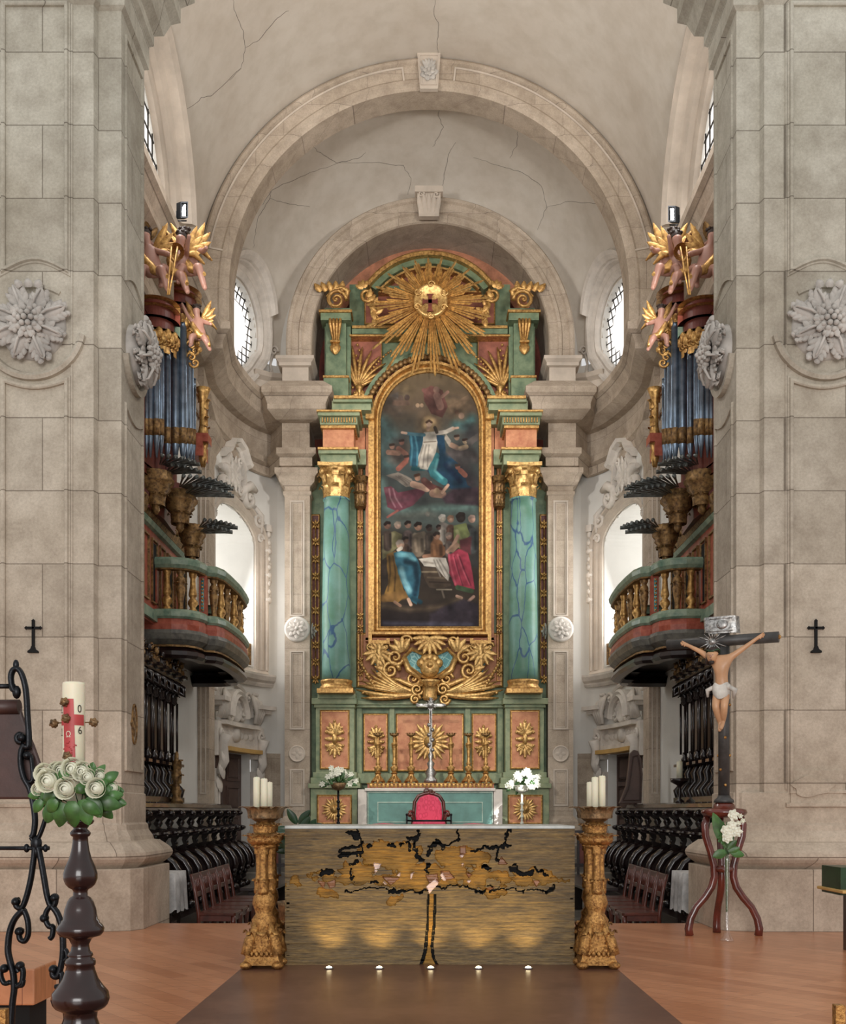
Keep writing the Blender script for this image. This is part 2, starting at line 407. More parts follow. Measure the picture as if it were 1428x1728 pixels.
def copy_tree(o, parent=None):
    c = o.copy(); COL.objects.link(c)
    if parent: c.parent = parent
    for ch in [x for x in bpy.data.objects if x.parent == o]: copy_tree(ch, c)
    return c
def place(o, loc, rz=0, sc=None, mirror=False):
    o.location = loc; o.rotation_euler = (0, 0, rz)
    if sc: o.scale = sc
    return o
def circ(a, b, r, t0, t1, n):
    return [(a + r * cos(t0 + (t1 - t0) * k / n), b + r * sin(t0 + (t1 - t0) * k / n)) for k in range(n + 1)]
def rect(a0, a1, b0, b1): return [(a0, b0), (a1, b0), (a1, b1), (a0, b1)]
def moulding(wd, h):   # a picture frame section, running outwards
    return [(0, 0), (0, h * .5), (-wd * .2, h * .6), (-wd * .3, h), (-wd * .55, h), (-wd * .7, h * .55), (-wd, h * .45), (-wd, 0)]
def skin_body(name, nodes, edges, mat, parent, root=0, sub=2):
    """one continuous body grown around joints; nodes: (x,y,z,r)"""
    me = bpy.data.meshes.new(name); me.from_pydata([n[:3] for n in nodes], edges, [])
    o = bpy.data.objects.new(name, me); COL.objects.link(o)
    o.modifiers.new('s', 'SKIN'); 
    if not me.skin_vertices: bpy.context.view_layer.update()
    sv = me.skin_vertices[0].data
    for i, n in enumerate(nodes): sv[i].radius = (n[3], n[3] if len(n) < 5 else n[4]); sv[i].use_root = (i == root)
    ss = o.modifiers.new('u', 'SUBSURF'); ss.levels = sub; ss.render_levels = sub
    dg = bpy.context.evaluated_depsgraph_get(); ev = o.evaluated_get(dg)
    m2 = bpy.data.meshes.new_from_object(ev); bpy.data.objects.remove(o); 
    m2.polygons.foreach_set('use_smooth', [True] * len(m2.polygons)); m2.materials.clear(); m2.materials.append(M[mat])
    b = bpy.data.objects.new(name, m2); COL.objects.link(b)
    if parent: b.parent = parent; b.matrix_parent_inverse = parent.matrix_world.inverted()
    return b
# ================================================================ THE SHELL
W, DA, DE = 4.1, 19.4, 22.4      # chancel half width, depth of the rib, depth of the end wall
ZC, ZFL, ZPR = 10.43, -.5, .45   # springing of the vault, choir floor, presbytery floor
def rt(t): return W - 1.03 * (1 - cos(t * pi / 2))
def dt(t): return DA + (DE - DA) * sin(t * pi / 2)
TAB = [(10.75, W, 10.75, -1.0, 0.0, 0.0)]; TAB.append((DA, W, DA, -1.0, 0.0, 0.0))
_s = DA; _p = (W, DA)
for k in range(1, 81):
    t = k / 80; q = (rt(t), dt(t)); _s += sqrt((q[0] - _p[0]) ** 2 + (q[1] - _p[1]) ** 2)
    dx, dy = q[0] - _p[0], q[1] - _p[1]; L = sqrt(dx * dx + dy * dy); TAB.append((_s, q[0], q[1], -dy / L, dx / L, t)); _p = q
SMAX = _s
def plan(s):
    s = max(TAB[0][0], min(SMAX, s))
    for i in range(len(TAB) - 1):
        if TAB[i + 1][0] >= s:
            u = (s - TAB[i][0]) / (TAB[i + 1][0] - TAB[i][0]); return [TAB[i][k] + (TAB[i + 1][k] - TAB[i][k]) * u for k in range(1, 6)]
    return list(TAB[-1][1:])
def wm(sd):
    """surface of a chancel side wall: s along the wall, z up, c out of the wall; sd -1 left, 1 right"""
    def f(s, z, c):
        r, d, nx, ny, t = plan(s); x = r
        if z > ZC: x = sqrt(max(r * r - (z - ZC) ** 2, .01))
        return (sd * (x + nx * c), d + ny * c, z)
    return f
def wloc(sd, s0, z0, c0=0):
    g = wm(sd); return lambda a, b, c: g(s0 + a, z0 + b, c0 + c)
def wall_pt(px, py, sd):   # which (s,z) of the wall the eye meets at this pixel
    k = abs(px - CX); best = None
    for i in range(900):
        s = 11 + (SMAX - 11) * i / 899; r, d, *_ = plan(s)
        e = abs(r / d * F - k)
        if best is None or e < best[0]: best = (e, s, d)
    return best[1], PZ(py, best[2])
# openings on the wall (s range, z range)
S0, S1 = 20.12, 22.02; SM = (S0 + S1) / 2; SH = (S1 - S0) / 2
WZ0, WZS, WZT = 4.06, 6.55, 7.1       # big window: sill, springing, crown
DZ0, DZ1 = ZPR, 2.25
OS, OZ = 21.16, 10.72                   # oculus centre
def ocu(n=40):                         # mixtilinear oculus outline
    out = []
    for k in range(n):
        t = 2 * pi * k / n; r = 1
        a = .80 * cos(t); b = (.86 if sin(t) > 0 else .66) * sin(t)
        kx = 1 - .16 * max(0, cos(2 * (t - radians(-45)))) ** 3 * (1 if sin(t) < 0 else 0)
        out.append((a * kx, b * kx))
    return out
def in_big(s, z):
    if not (S0 < s < S1 and z > WZ0): return False
    if z < WZS: return True
    return ((s - SM) / SH) ** 2 + ((z - WZS) / (WZT - WZS)) ** 2 < 1
def in_door(s, z): return S0 + .12 < s < S1 - .12 and DZ0 < z < DZ1
def in_ocu(s, z):
    a, b = s - OS, z - OZ; return (a / .94) ** 2 + (b / (.86 if b > 0 else .74)) ** 2 < 1.0
LS, LZ, LA, LB = 14.55, 10.15, 1.95, 1.75   # choir lunette: centre, half width, rise
def in_lun(s, z): return z > LZ + .15 and ((s - LS) / (LA + .4)) ** 2 + ((z - LZ) / (LB + .4)) ** 2 < 1
def wall(sd):
    mb = MB(wm(sd)); ss = [10.75 + (DA - 10.75) * k / 72 for k in range(72)] + [DA + (SMAX - DA) * k / 64 for k in range(65)]
    zs = [ZFL + (ZC - ZFL) * k / 150 for k in range(151)]
    R = [[mb.V((s, z, 0)) for z in zs] for s in ss]
    for i in range(len(ss) - 1):
        for j in range(150):
            s, z = (ss[i] + ss[i + 1]) / 2, (zs[j] + zs[j + 1]) / 2
            if in_big(s, z) or in_door(s, z) or in_ocu(s, z) or in_lun(s, z): continue
            mb.Fc((R[i][j], R[i + 1][j], R[i + 1][j + 1], R[i][j + 1]), True)
    return struct(mb.build('wall_left' if sd < 0 else 'wall_right', 'white_wall'))
wall(-1); wall(1)
def vault():
    mb = MB(); ss = [10.75 + (DA - 10.75) * k / 90 for k in range(90)] + [DA + (SMAX - DA) * k / 48 for k in range(49)]
    n = 180; rows = []
    for s in ss:
        r, d, nx, ny, t = plan(s); zc = ZC + .17 * t
        if s < DA: r = 4.17
        rows.append([(-r * cos(pi * k / n), d, zc + r * sin(pi * k / n)) for k in range(n + 1)])
    R = [[mb.V(p) for p in r] for r in rows]
    for i in range(len(ss) - 1):
        for j in range(n):
            p = rows[i][j]; q = rows[i + 1][j + 1]; s = (ss[i] + ss[i + 1]) / 2; z = (p[2] + q[2]) / 2
            if in_ocu(s, z) or in_lun(s, z): continue
            mb.Fc((R[i][j], R[i + 1][j], R[i + 1][j + 1], R[i][j + 1]), True)
    return struct(mb.build('ceiling', 'plaster'))
vault_obj = vault()
# choir lunette reveals and windows
for sd in (-1, 1):
    mb = MB(); c = [(LS + LA * cos(pi * k / 40), LZ + LB * sin(pi * k / 40)) for k in range(41)]
    def xv(z): return sqrt(max(4.17 ** 2 - max(z - ZC, 0) ** 2, .1))
    c2 = [(LS + (LA + .42) * cos(pi * k / 40), LZ + (LB + .42) * sin(pi * k / 40)) for k in range(41)]
    mb.grid([[(sd * (xv(z) - .01), s, z) for s, z in c2], [(sd * 4.12, s, z) for s, z in c2]])
    mb.grid([[(sd * 4.12, s, z) for s, z in c2], [(sd * 4.12, s, z) for s, z in c]])
    mb.grid([[(sd * 4.12, s, z) for s, z in c], [(sd * 4.14, s, z) for s, z in c]])
    mb.grid([[(sd * 4.14, LS + LA * cos(pi * k / 40) * f, LZ + LB * sin(pi * k / 40) * f) for k in range(41)] for f in (1, .97)])
    mb.grid([[(sd * x, LS + LA * .97 * cos(pi * k / 40), LZ + LB * .97 * sin(pi * k / 40)) for k in range(41)] for x in (4.14, 4.2)])
    mb.T = None
    mb.grid([[(sd * 4.1, 12.3, 10.2), (sd * 4.1, 16.3, 10.2)], [(sd * 4.3, 12.3, 10.2), (sd * 4.3, 16.3, 10.2)]], False)
    w1 = struct(mb.build('window_1', 'white_wall'))
    g = MB(); g.Fc([g.V((sd * 4.18, LS + LA * .98 * cos(pi * k / 40), LZ + LB * .98 * sin(pi * k / 40))) for k in range(41)]); g.build('glass_pane', 'pane', w1)
    fr = MB(lambda a, b, c, sd=sd: (sd * (4.1 - c), a, b))
    # hood moulding standing on the wall plane
    path = [(LS + (LA + .06) * cos(pi * (k + 1) / 34), LZ + (LB + .1) * sin(pi * (k + 1) / 34)) for k in range(33)]
    fr.sweep(path, [(.1, -.1), (.1, .05), (.0, .08), (-.1, .08), (-.14, .16), (-.26, .22), (-.28, .36), (-.38, .42), (-.4, .42), (-.4, -.05)])
    o = struct(fr.build('trim_1', 'stone_plain'))
    lt = MB(lambda a, b, c, sd=sd: (sd * (4.15 - c), a, b))
    for k in range(-7, 8):
        s = LS + k * .24; h = sqrt(max(0, 1 - ((s - LS) / (LA * .97)) ** 2)) * LB * .97
        if h > .1: lt.tube([(s, 10.2, 0), (s, LZ + h, 0)], .012, 6)
    for k in range(7):
        z = 10.35 + k * .27; h = sqrt(max(0, 1 - ((z - LZ) / (LB * .97)) ** 2)) * LA * .97
        lt.tube([(LS - h, z, 0), (LS + h, z, 0)], .012, 6)
    lat = struct(lt.build('window_2', 'lattice'))
# the rib with panels and keystone
def rib():
    mb = MB(front(0, DA - .25, ZC)); P = [(-4.15, -.9)] + [(-4.15 * cos(pi * k / 72), 4.15 * sin(pi * k / 72)) for k in range(73)] + [(4.15, -.9)]
    prof = [(0, -.5), (0, .06), (-.05, .1), (-.1, .1), (-.13, .05), (-.36, .05), (-.4, .08), (-.46, .08), (-.5, .04), (-.56, .02), (-.56, -.5)]
    prof = [(-n * -1, c) for n, c in prof]
    mb.sweep(P, prof, caps=True)
    o = struct(mb.build('trim_2', 'stone'))
    b = MB(front(0, DA - .3, ZC))
    for (t0, t1) in ((.06, .462), (.538, .94)):
        n = 40; R0, R1 = 3.99, 3.74
        pth = [(-R0 * cos(pi * (t0 + (t1 - t0) * k / n)), R0 * sin(pi * (t0 + (t1 - t0) * k / n))) for k in range(n + 1)] + \
              [(-R1 * cos(pi * (t1 + (t0 - t1) * k / n)), R1 * sin(pi * (t1 + (t0 - t1) * k / n))) for k in range(n + 1)]
        b.sweep(pth, [(-.015, 0), (-.015, .025), (.015, .025), (.015, 0)], closed=True)
    b.build('panel_moulding', 'stone_plain', o)
    k = MB(front(0, DA - .32, ZC))
    k.plate([(-.16, 3.53), (.16, 3.53), (.21, 4.2), (-.21, 4.2)], 0, .09); k.sweep([(-.13, 3.6), (-.17, 4.12), (.17, 4.12), (.13, 3.6)], [(-.01, .08), (-.01, .11), (.01, .11), (.01, .08)], closed=True)
    k.build('keystone', 'stone_plain', o)
    r = MB(front(0, DA - .41, ZC + 3.82)); r.rosette(0, 0, .17, 0, 7, .06)
    for q in range(5): r.leaf(0, .02, radians(50 + 20 * q), .18, .07, .05, .04, 3, .03)
    r.build('rosette', 'stone_rose', o)
rib()
# cornice running round the chancel, breaking forward over the pilasters that flank the altarpiece
CORN = [(0, 9.75), (.3, 9.7), (.5, 9.52), (.5, 9.40), (.42, 9.34), (.36, 9.22), (.36, 9.12), (.22, 9.02), (.15, 8.98), (.0, 8.96), (.0, 8.44), (.14, 8.42), (.14, 8.3), (.06, 8.25), (.06, 8.08), (0, 8.06)]
def cornice(sd):
    P = [(W - .015, 11.0), (W - .015, DA - .55), (W - .12, DA - .55), (W - .12, DA)]
    P += [(rt(t) - .02, dt(t)) for t in [k / 14 * .9 for k in range(1, 15)]]
    P = P[:3] + P[4:]
    P = [p for p in P if not (p[1] > 21.62 and p[0] < 3.25)]
    P += [(3.02, 21.72), (2.98, 21.62), (2.42, 21.62), (2.42, 22.6)]
    mb = MB(lambda a, b, c: (sd * a, b, c)); pr = [(n, z) for n, z in CORN]
    mb.sweep(P, pr)
    return struct(mb.build('trim_3', 'stone'))
cornice(-1); cornice(1)
# end wall around the arch
mb = MB(front(0, DE - .02, 10.6))
mb.grid([[(-r * cos(pi * k / 60), r * sin(pi * k / 60), 0) for k in range(61)] for r in (3.12, 2.47)])
mb.box(-3.2, -2.47, -10.2, 0, -.3, 0); mb.box(2.47, 3.2, -10.2, 0, -.3, 0)
struct(mb.build('wall_end', 'white_wall'))
mb = MB(); mb.box(-2.9, 2.9, 23.2, 23.3, -.2, 13.6); struct(mb.build('wall_niche', 'red_dark'))
# stone arch over the altarpiece
def arch():
    mb = MB(front(.03, 21.62, 10.62))
    n = 64; R = 2.93; P = [(-R * cos(pi * k / n), R * sin(pi * k / n)) for k in range(n + 1)]; P = [(-R, -.35)] + P + [(R, -.35)]
    prof = [(0, -.8), (0, 0), (-.04, .06), (-.1, .06), (-.13, .01), (-.25, .01), (-.27, .05), (-.33, .05), (-.36, 0), (-.5, 0), (-.52, -.04), (-.52, -1.5)]
    mb.sweep(P, [(-n_ * -1, c) for n_, c in prof])
    o = struct(mb.build('trim_4', 'stone'))
    k = MB(front(0, 21.52, 10.62)); k.plate([(-.2, 2.4), (.2, 2.4), (.24, 2.9), (-.24, 2.9)], 0, .14); k.box(-.28, .28, 2.86, 2.98, 0, .2)
    for q in range(-2, 3): k.leaf(q * .07, 2.45, radians(90 - q * 6), .4, .1, .13, .05, 4, .05)
    k.spiral(-.15, 2.82, .06, 1.3, .02, .17, 1); k.spiral(.15, 2.82, .06, 1.3, .02, .17, -1)
    k.build('keystone', 'stone_plain', o)
    s = MB()
    for sd in (-1, 1):
        s.T = lambda a, b, c, sd=sd: (sd * a + .0, b, c)
        s.sweep([(2.97, 22.3), (2.97, 21.6), (2.44, 21.6), (2.44, 22.6)], [(0, 9.5), (0, 10.08), (.06, 10.1), (.06, 10.16), (.12, 10.22), (.12, 10.28), (0, 10.29)])
        s.box(2.455, 2.955, 21.615, 22.4, 9.5, 10.285)
    s.build('impost', 'stone_plain', o)
arch()
# wing walls of the attic beside the arch
for sd in (-1, 1):
    mb = MB(lambda a, b, c: (sd * a, b, c))
    mb.sweep([(3.62, 21.9), (3.3, 22.12), (2.95, 22.2)], [(0, 9.5), (0, 10.0), (.1, 10.06), (.14, 10.14), (0, 10.16), (-.2, 10.16), (-.2, 9.5)])
    struct(mb.build('trim_5', 'stone_plain'))
# flanking pilasters
def pilaster(sd):
    mb = MB(lambda a, b, c: (sd * a, b, c)); x0, x1, d = 2.42, 2.93, 21.66
    mb.box(x0, x1, d, 22.5, ZPR, 7.6)
    mb.sweep([(x1, 22.4), (x1, d), (x0, d), (x0, 22.4)], [(0, 7.5), (.03, 7.52), (.03, 7.58), (.0, 7.6), (.0, 7.68), (.1, 7.76), (.12, 7.86), (.18, 7.92), (.18, 8.02), (0, 8.06)])
    mb.sweep([(x1, 22.4), (x1, d), (x0, d), (x0, 22.4)], [(0, 1.0), (.05, .95), (.09, .88), (.09, .8), (.13, .78), (.13, ZPR), (0, ZPR)])
    o = struct(mb.build('column_' + ('left' if sd < 0 else 'right'), 'stone'))
    f = MB(lambda a, b, c: (sd * a, d - c, b))
    xc = (x0 + x1) / 2
    for (z0, z1) in ((1.2, 1.95), (2.75, 4.35), (5.05, 7.4)):
        f.sweep(rect(xc - .15, xc + .15, z0, z1), [(0, 0), (0, .025), (.03, .025), (.04, 0)], closed=True)
        f.sweep(rect(xc - .1, xc + .1, z0 + .05, z1 - .05), [(0, 0), (0, .012), (.012, .012), (.015, 0)], closed=True)
    f.build('panel_moulding', 'stone_plain', o)
    r = MB(lambda a, b, c: (sd * a, d - c, b)); z = PZ(1062, d)
    r.boss([(.26, 0), (.26, .03), (.22, .05)], xc, z, 0, 24); r.rosette(xc, z, .21, .05, 8, .05)
    r.build('rosette', 'limestone', o)
    r = MB(lambda a, b, c: (sd * a, d - c, b)); z = PZ(1272, d)
    r.boss([(.16, 0), (.17, .03), (.15, .035), (.135, .015)], xc, z, 0, 24)
    for q in range(4): r.leaf(xc, z, q * pi / 2, .12, .09, .01, .02, 2)
    r.build('consecration_cross', 'stone_plain', o)
    r = MB(lambda a, b, c: (sd * (x0 - c), a, b)); z = PZ(1062, d); r.rosette(21.9, z, .17, 0, 7, .06); r.build('rosette', 'limestone', o)
pilaster(-1); pilaster(1)
# plain pilaster under the rib, on the side walls
for sd in (-1, 1):
    mb = MB(lambda a, b, c: (sd * a, b, c))
    P = [(W, DA + .02), (W - .2, DA + .0), (W - .2, DA - .5), (W, DA - .5)]
    mb.plate([(p[0], p[1]) for p in P], ZFL, 7.6)
    mb.sweep(P[::-1], [(0, 7.35), (.03, 7.5), (.03, 7.56), (.1, 7.7), (.14, 7.84), (.14, 7.96), (0, 8.06)][::-1])
    f = MB(lambda a, b, c: (sd * a, DA - .5 - c, b)); f.sweep(rect(W - .155, W - .045, 1.4, 7.2), [(0, 0), (0, .02), (.02, .02), (.03, 0)], closed=True)
    o = struct(mb.build('trim_6', 'stone')); f.build('panel_moulding', 'stone_plain', o)
# ---- openings of the curved walls: reveals, glass, frames
def opening_reveal(sd, outline, depth, splay, mat='white_wall', closed=True):
    g = wm(sd); cs = sum(p[0] for p in outline) / len(outline)
    r, d, nx, ny, t = plan(cs); N = Vector((sd * nx, ny, 0)); rows = []
    for k in range(4):
        u = k / 3; row = []
        for s, z in outline:
            p = Vector(g(s, z, 0)); c = Vector(g(cs, z, 0)); q = p + (c - p) * splay * u - N * depth * u; row.append(tuple(q))
        rows.append(row)
    mb = MB(); mb.grid(rows, False, cv=closed); return mb, rows[-1], N
big = [(S0, WZ0)] + [(SM - SH * cos(pi * k / 24), WZS + (WZT - WZS) * sin(pi * k / 24)) for k in range(25)] + [(S1, WZ0)]
door = [(S0 + .12, DZ0), (S0 + .12, DZ1), (S1 - .12, DZ1), (S1 - .12, DZ0)]
for sd in (-1, 1):
    # tall window: deep white embrasure with a glazed opening at its outer end
    mb, last, N = opening_reveal(sd, big, 1.3, .12)
    o = struct(mb.build('window_3', 'white_wall'))
    g = MB(); g.Fc([g.V(p) for p in last]); g.build('glass_pane', 'daylight', o)
    tr = MB(wm(sd))     # rectangular moulded frame with arched head and sill
    P = [(S0 - .02, WZ0 - .05)] + [(SM - (SH + .02) * cos(pi * k / 20), WZS + (WZT - WZS + .02) * sin(pi * k / 20)) for k in range(21)] + [(S1 + .02, WZ0 - .05)]
    tr.sweep(P, [(0, -.06), (0, .05), (.06, .07), (.09, .05), (.16, .08), (.22, .08), (.26, .04), (.3, .1), (.34, .1), (.34, 0)], closed=False)
    sp = [(S0 - .36 + (S1 - S0 + .72) * k / 12, WZ0 - .05) for k in range(13)]
    tr.sweep(sp[::-1], [(0, -.04), (0, .06), (.07, .1), (.1, .07), (.18, .12), (.24, .12), (.28, 0)])
    fo = struct(tr.build('trim_7', 'stone_plain'))
    # oculus
    out = [(OS + a, OZ + b) for a, b in [(.94 * cos(2 * pi * k / 40), (.86 if sin(2 * pi * k / 40) > 0 else .74) * sin(2 * pi * k / 40)) for k in range(40)]]
    mb, last, N = opening_reveal(sd, out, .14, .02)
    oo = struct(mb.build('window_4', 'white_wall'))
    g = MB(); g.Fc([g.V(p) for p in last]); g.build('glass_pane', 'pane', oo)
    lt = MB(wm(sd))
    for k in range(-6, 7):
        v = k * .15; h = sqrt(max(0, 1 - (v / .94) ** 2))
        if h > .1: lt.tube([(OS + v, OZ + z_ * h, -.1) for z_ in [-.74 + 1.6 * q / 10 for q in range(11)]], .011, 6)
    for k in range(-5, 7):
        z_ = k * .145; h = sqrt(max(0, 1 - (z_ / (.86 if z_ > 0 else .74)) ** 2)) * .93
        if h > .1: lt.tube([(OS + h * (q / 4 - 1), OZ + z_, -.1) for q in range(9)], .011, 6)
    lt.build('window_grille', 'lattice', oo)
    fr = MB(wm(sd)); P = []
    for k in range(-6, 47):      # ear-shaped frame: round hood, pinched waist, small feet
        t = pi * 1.5 - 2 * pi * (k) / 40
        if k < 2 or k > 38: continue
        a, b = cos(t), sin(t); rr = 1.0
        if b < -.1: rr = 1.0 - .1 * sin(pi * min(1, (-b - .1) / .9))
        P.append((OS + .97 * a * rr, OZ + (.9 if b > 0 else .8) * b * rr))
    fr.sweep(P, [(.0, -.05), (.0, .06), (.06, .1), (.1, .08), (.13, .05), (.2, .07), (.24, .14), (.3, .14), (.32, .02)][::1])
    fr.sweep([(OS + 1.1 * cos(radians(a_)), OZ + 1.08 * sin(radians(a_))) for a_ in range(155, 24, -6)], [(.1, 0), (.1, .2), (.16, .26), (.24, .26), (.28, .16), (.28, 0)])
    for e in (-1, 1):
        fr.spiral(OS + e * 1.36, OZ - .02, .1, 1.5, .03, .08, e, flat=1.2)
        fr.tube([(OS + e * 1.34, OZ - .1, .05), (OS + e * 1.3, OZ - .3, .05), (OS + e * 1.34, OZ - .5, .04)], [.05, .03, .05], 6)
        fr.box(OS + e * 1.32 - .05, OS + e * 1.32 + .05, OZ - .6, OZ - .45, 0, .08)
    struct(fr.build('trim_8', 'limestone'))
    # doorway embrasure, lit room side and half open door leaf
    mb, last, N = opening_reveal(sd, door, .27, .0, 'white_wall', closed=False)
    dro = struct(mb.build('door_1', 'white_wall'))
    A_ = Vector(wm(sd)(S0 + .12, 0, 0)); B_ = Vector(wm(sd)(S1 - .12, 0, 0)); g0 = A_ - N * .22; g1 = B_ - N * .22
    dv = (g1 - g0); Ld = dv.length; dn = dv.normalized(); up = Vector((0, 0, 1)); nn = dn.cross(up)
    df = lambda a, b, c: tuple(g0 + dn * a + up * b + nn * c)
    dl = MB(df); dl.box(0, Ld, ZPR, DZ1, -.03, .03)
    for c in (.03, -.05):
        for (b0, b1) in ((.55, 1.0), (1.1, 1.6), (1.7, 2.2)):
            dl.sweep(rect(Ld * .5 + .08, Ld - .1, b0, b1), [(0, c), (0, c + .02), (.04, c + .02), (.05, c)], closed=True); dl.box(Ld * .5 + .16, Ld - .18, b0 + .08, b1 - .08, c, c + .02); dl.sweep(rect(.1, Ld * .5 - .08, b0, b1), [(0, c), (0, c + .02), (.04, c + .02), (.05, c)], closed=True); dl.box(.18, Ld * .5 - .16, b0 + .08, b1 - .08, c, c + .02)
    dl.build('door_leaf', 'door_wood', dro)
# ---- floors
mb = MB(); mb.box(-6.5, 6.5, -1.0, 10.47, -.6, 0); struct(mb.build('floor', 'planks'))
mb = MB(); mb.box(-1.31, 1.31, 2.0, 8.7, -.02, .004); struct(mb.build('floor_covering', 'brown_floor'))
mb = MB(); mb.box(-6.5, 6.5, 10.47, 23.4, ZFL - .3, ZFL); struct(mb.build('floor_choir', 'grey_floor'))
mb = MB(); 
for k, (d, z) in enumerate(((18.9, -.26), (19.25, -.02), (19.6, .22), (19.95, ZPR))): mb.box(-4.1, 4.1, d, 23.2, ZFL, z)
struct(mb.build('floor_presbytery', 'grey_floor', bevel=.01))
# ---- vault cracks, thin dark lines lying on the plaster
bpy.context.view_layer.update()
from mathutils.bvhtree import BVHTree
_dg = bpy.context.evaluated_depsgraph_get(); _bvh = BVHTree.FromObject(vault_obj, _dg)
cr = MB()
CR = [[(735, 0), (733, 25), (741, 45), (738, 75), (740, 100)], [(393, 0), (398, 25), (410, 50), (415, 80), (407, 115), (385, 140)], [(415, 80), (440, 65), (470, 30), (490, 15)], [(407, 115), (360, 160), (340, 165), (310, 190)],
      [(745, 165), (740, 195), (748, 215), (735, 240), (730, 250)], [(768, 240), (758, 260), (752, 285), (748, 310), (740, 330)], [(520, 235), (535, 255), (570, 275), (610, 265), (620, 255)], [(570, 275), (515, 295), (460, 320), (440, 350)],
      [(450, 285), (458, 310), (455, 335), (437, 365), (430, 400), (428, 420)], [(570, 275), (640, 275), (680, 280), (694, 300), (688, 335)], [(800, 265), (840, 280), (880, 290), (915, 315), (922, 350), (905, 395)], [(922, 350), (960, 340), (1000, 343), (1030, 350), (1042, 380), (1046, 420)],
      [(250, 75), (262, 100), (258, 140)], [(455, 335), (490, 345), (530, 350)], [(875, 215), (872, 245), (858, 270)]]
for c in CR:
    pts = []
    for i in range(len(c) - 1):
        for k in range(6):
            u = k / 6; px = c[i][0] + (c[i + 1][0] - c[i][0]) * u + random.uniform(-1.2, 1.2); py = c[i][1] + (c[i + 1][1] - c[i][1]) * u + random.uniform(-1.2, 1.2)
            d = Vector(((px - CX) / F, 1, (HY - py) / F)).normalized(); h = _bvh.ray_cast(Vector((0, 0, CH)), d)
            if h[0]: pts.append(tuple(h[0] - d * .004))
    if len(pts) > 2: cr.tube(pts, [.0035 * (1 - .5 * abs(2 * k / len(pts) - 1)) for k in range(len(pts))], 4)
o = cr.build('plaster_crack', 'crack', vault_obj)
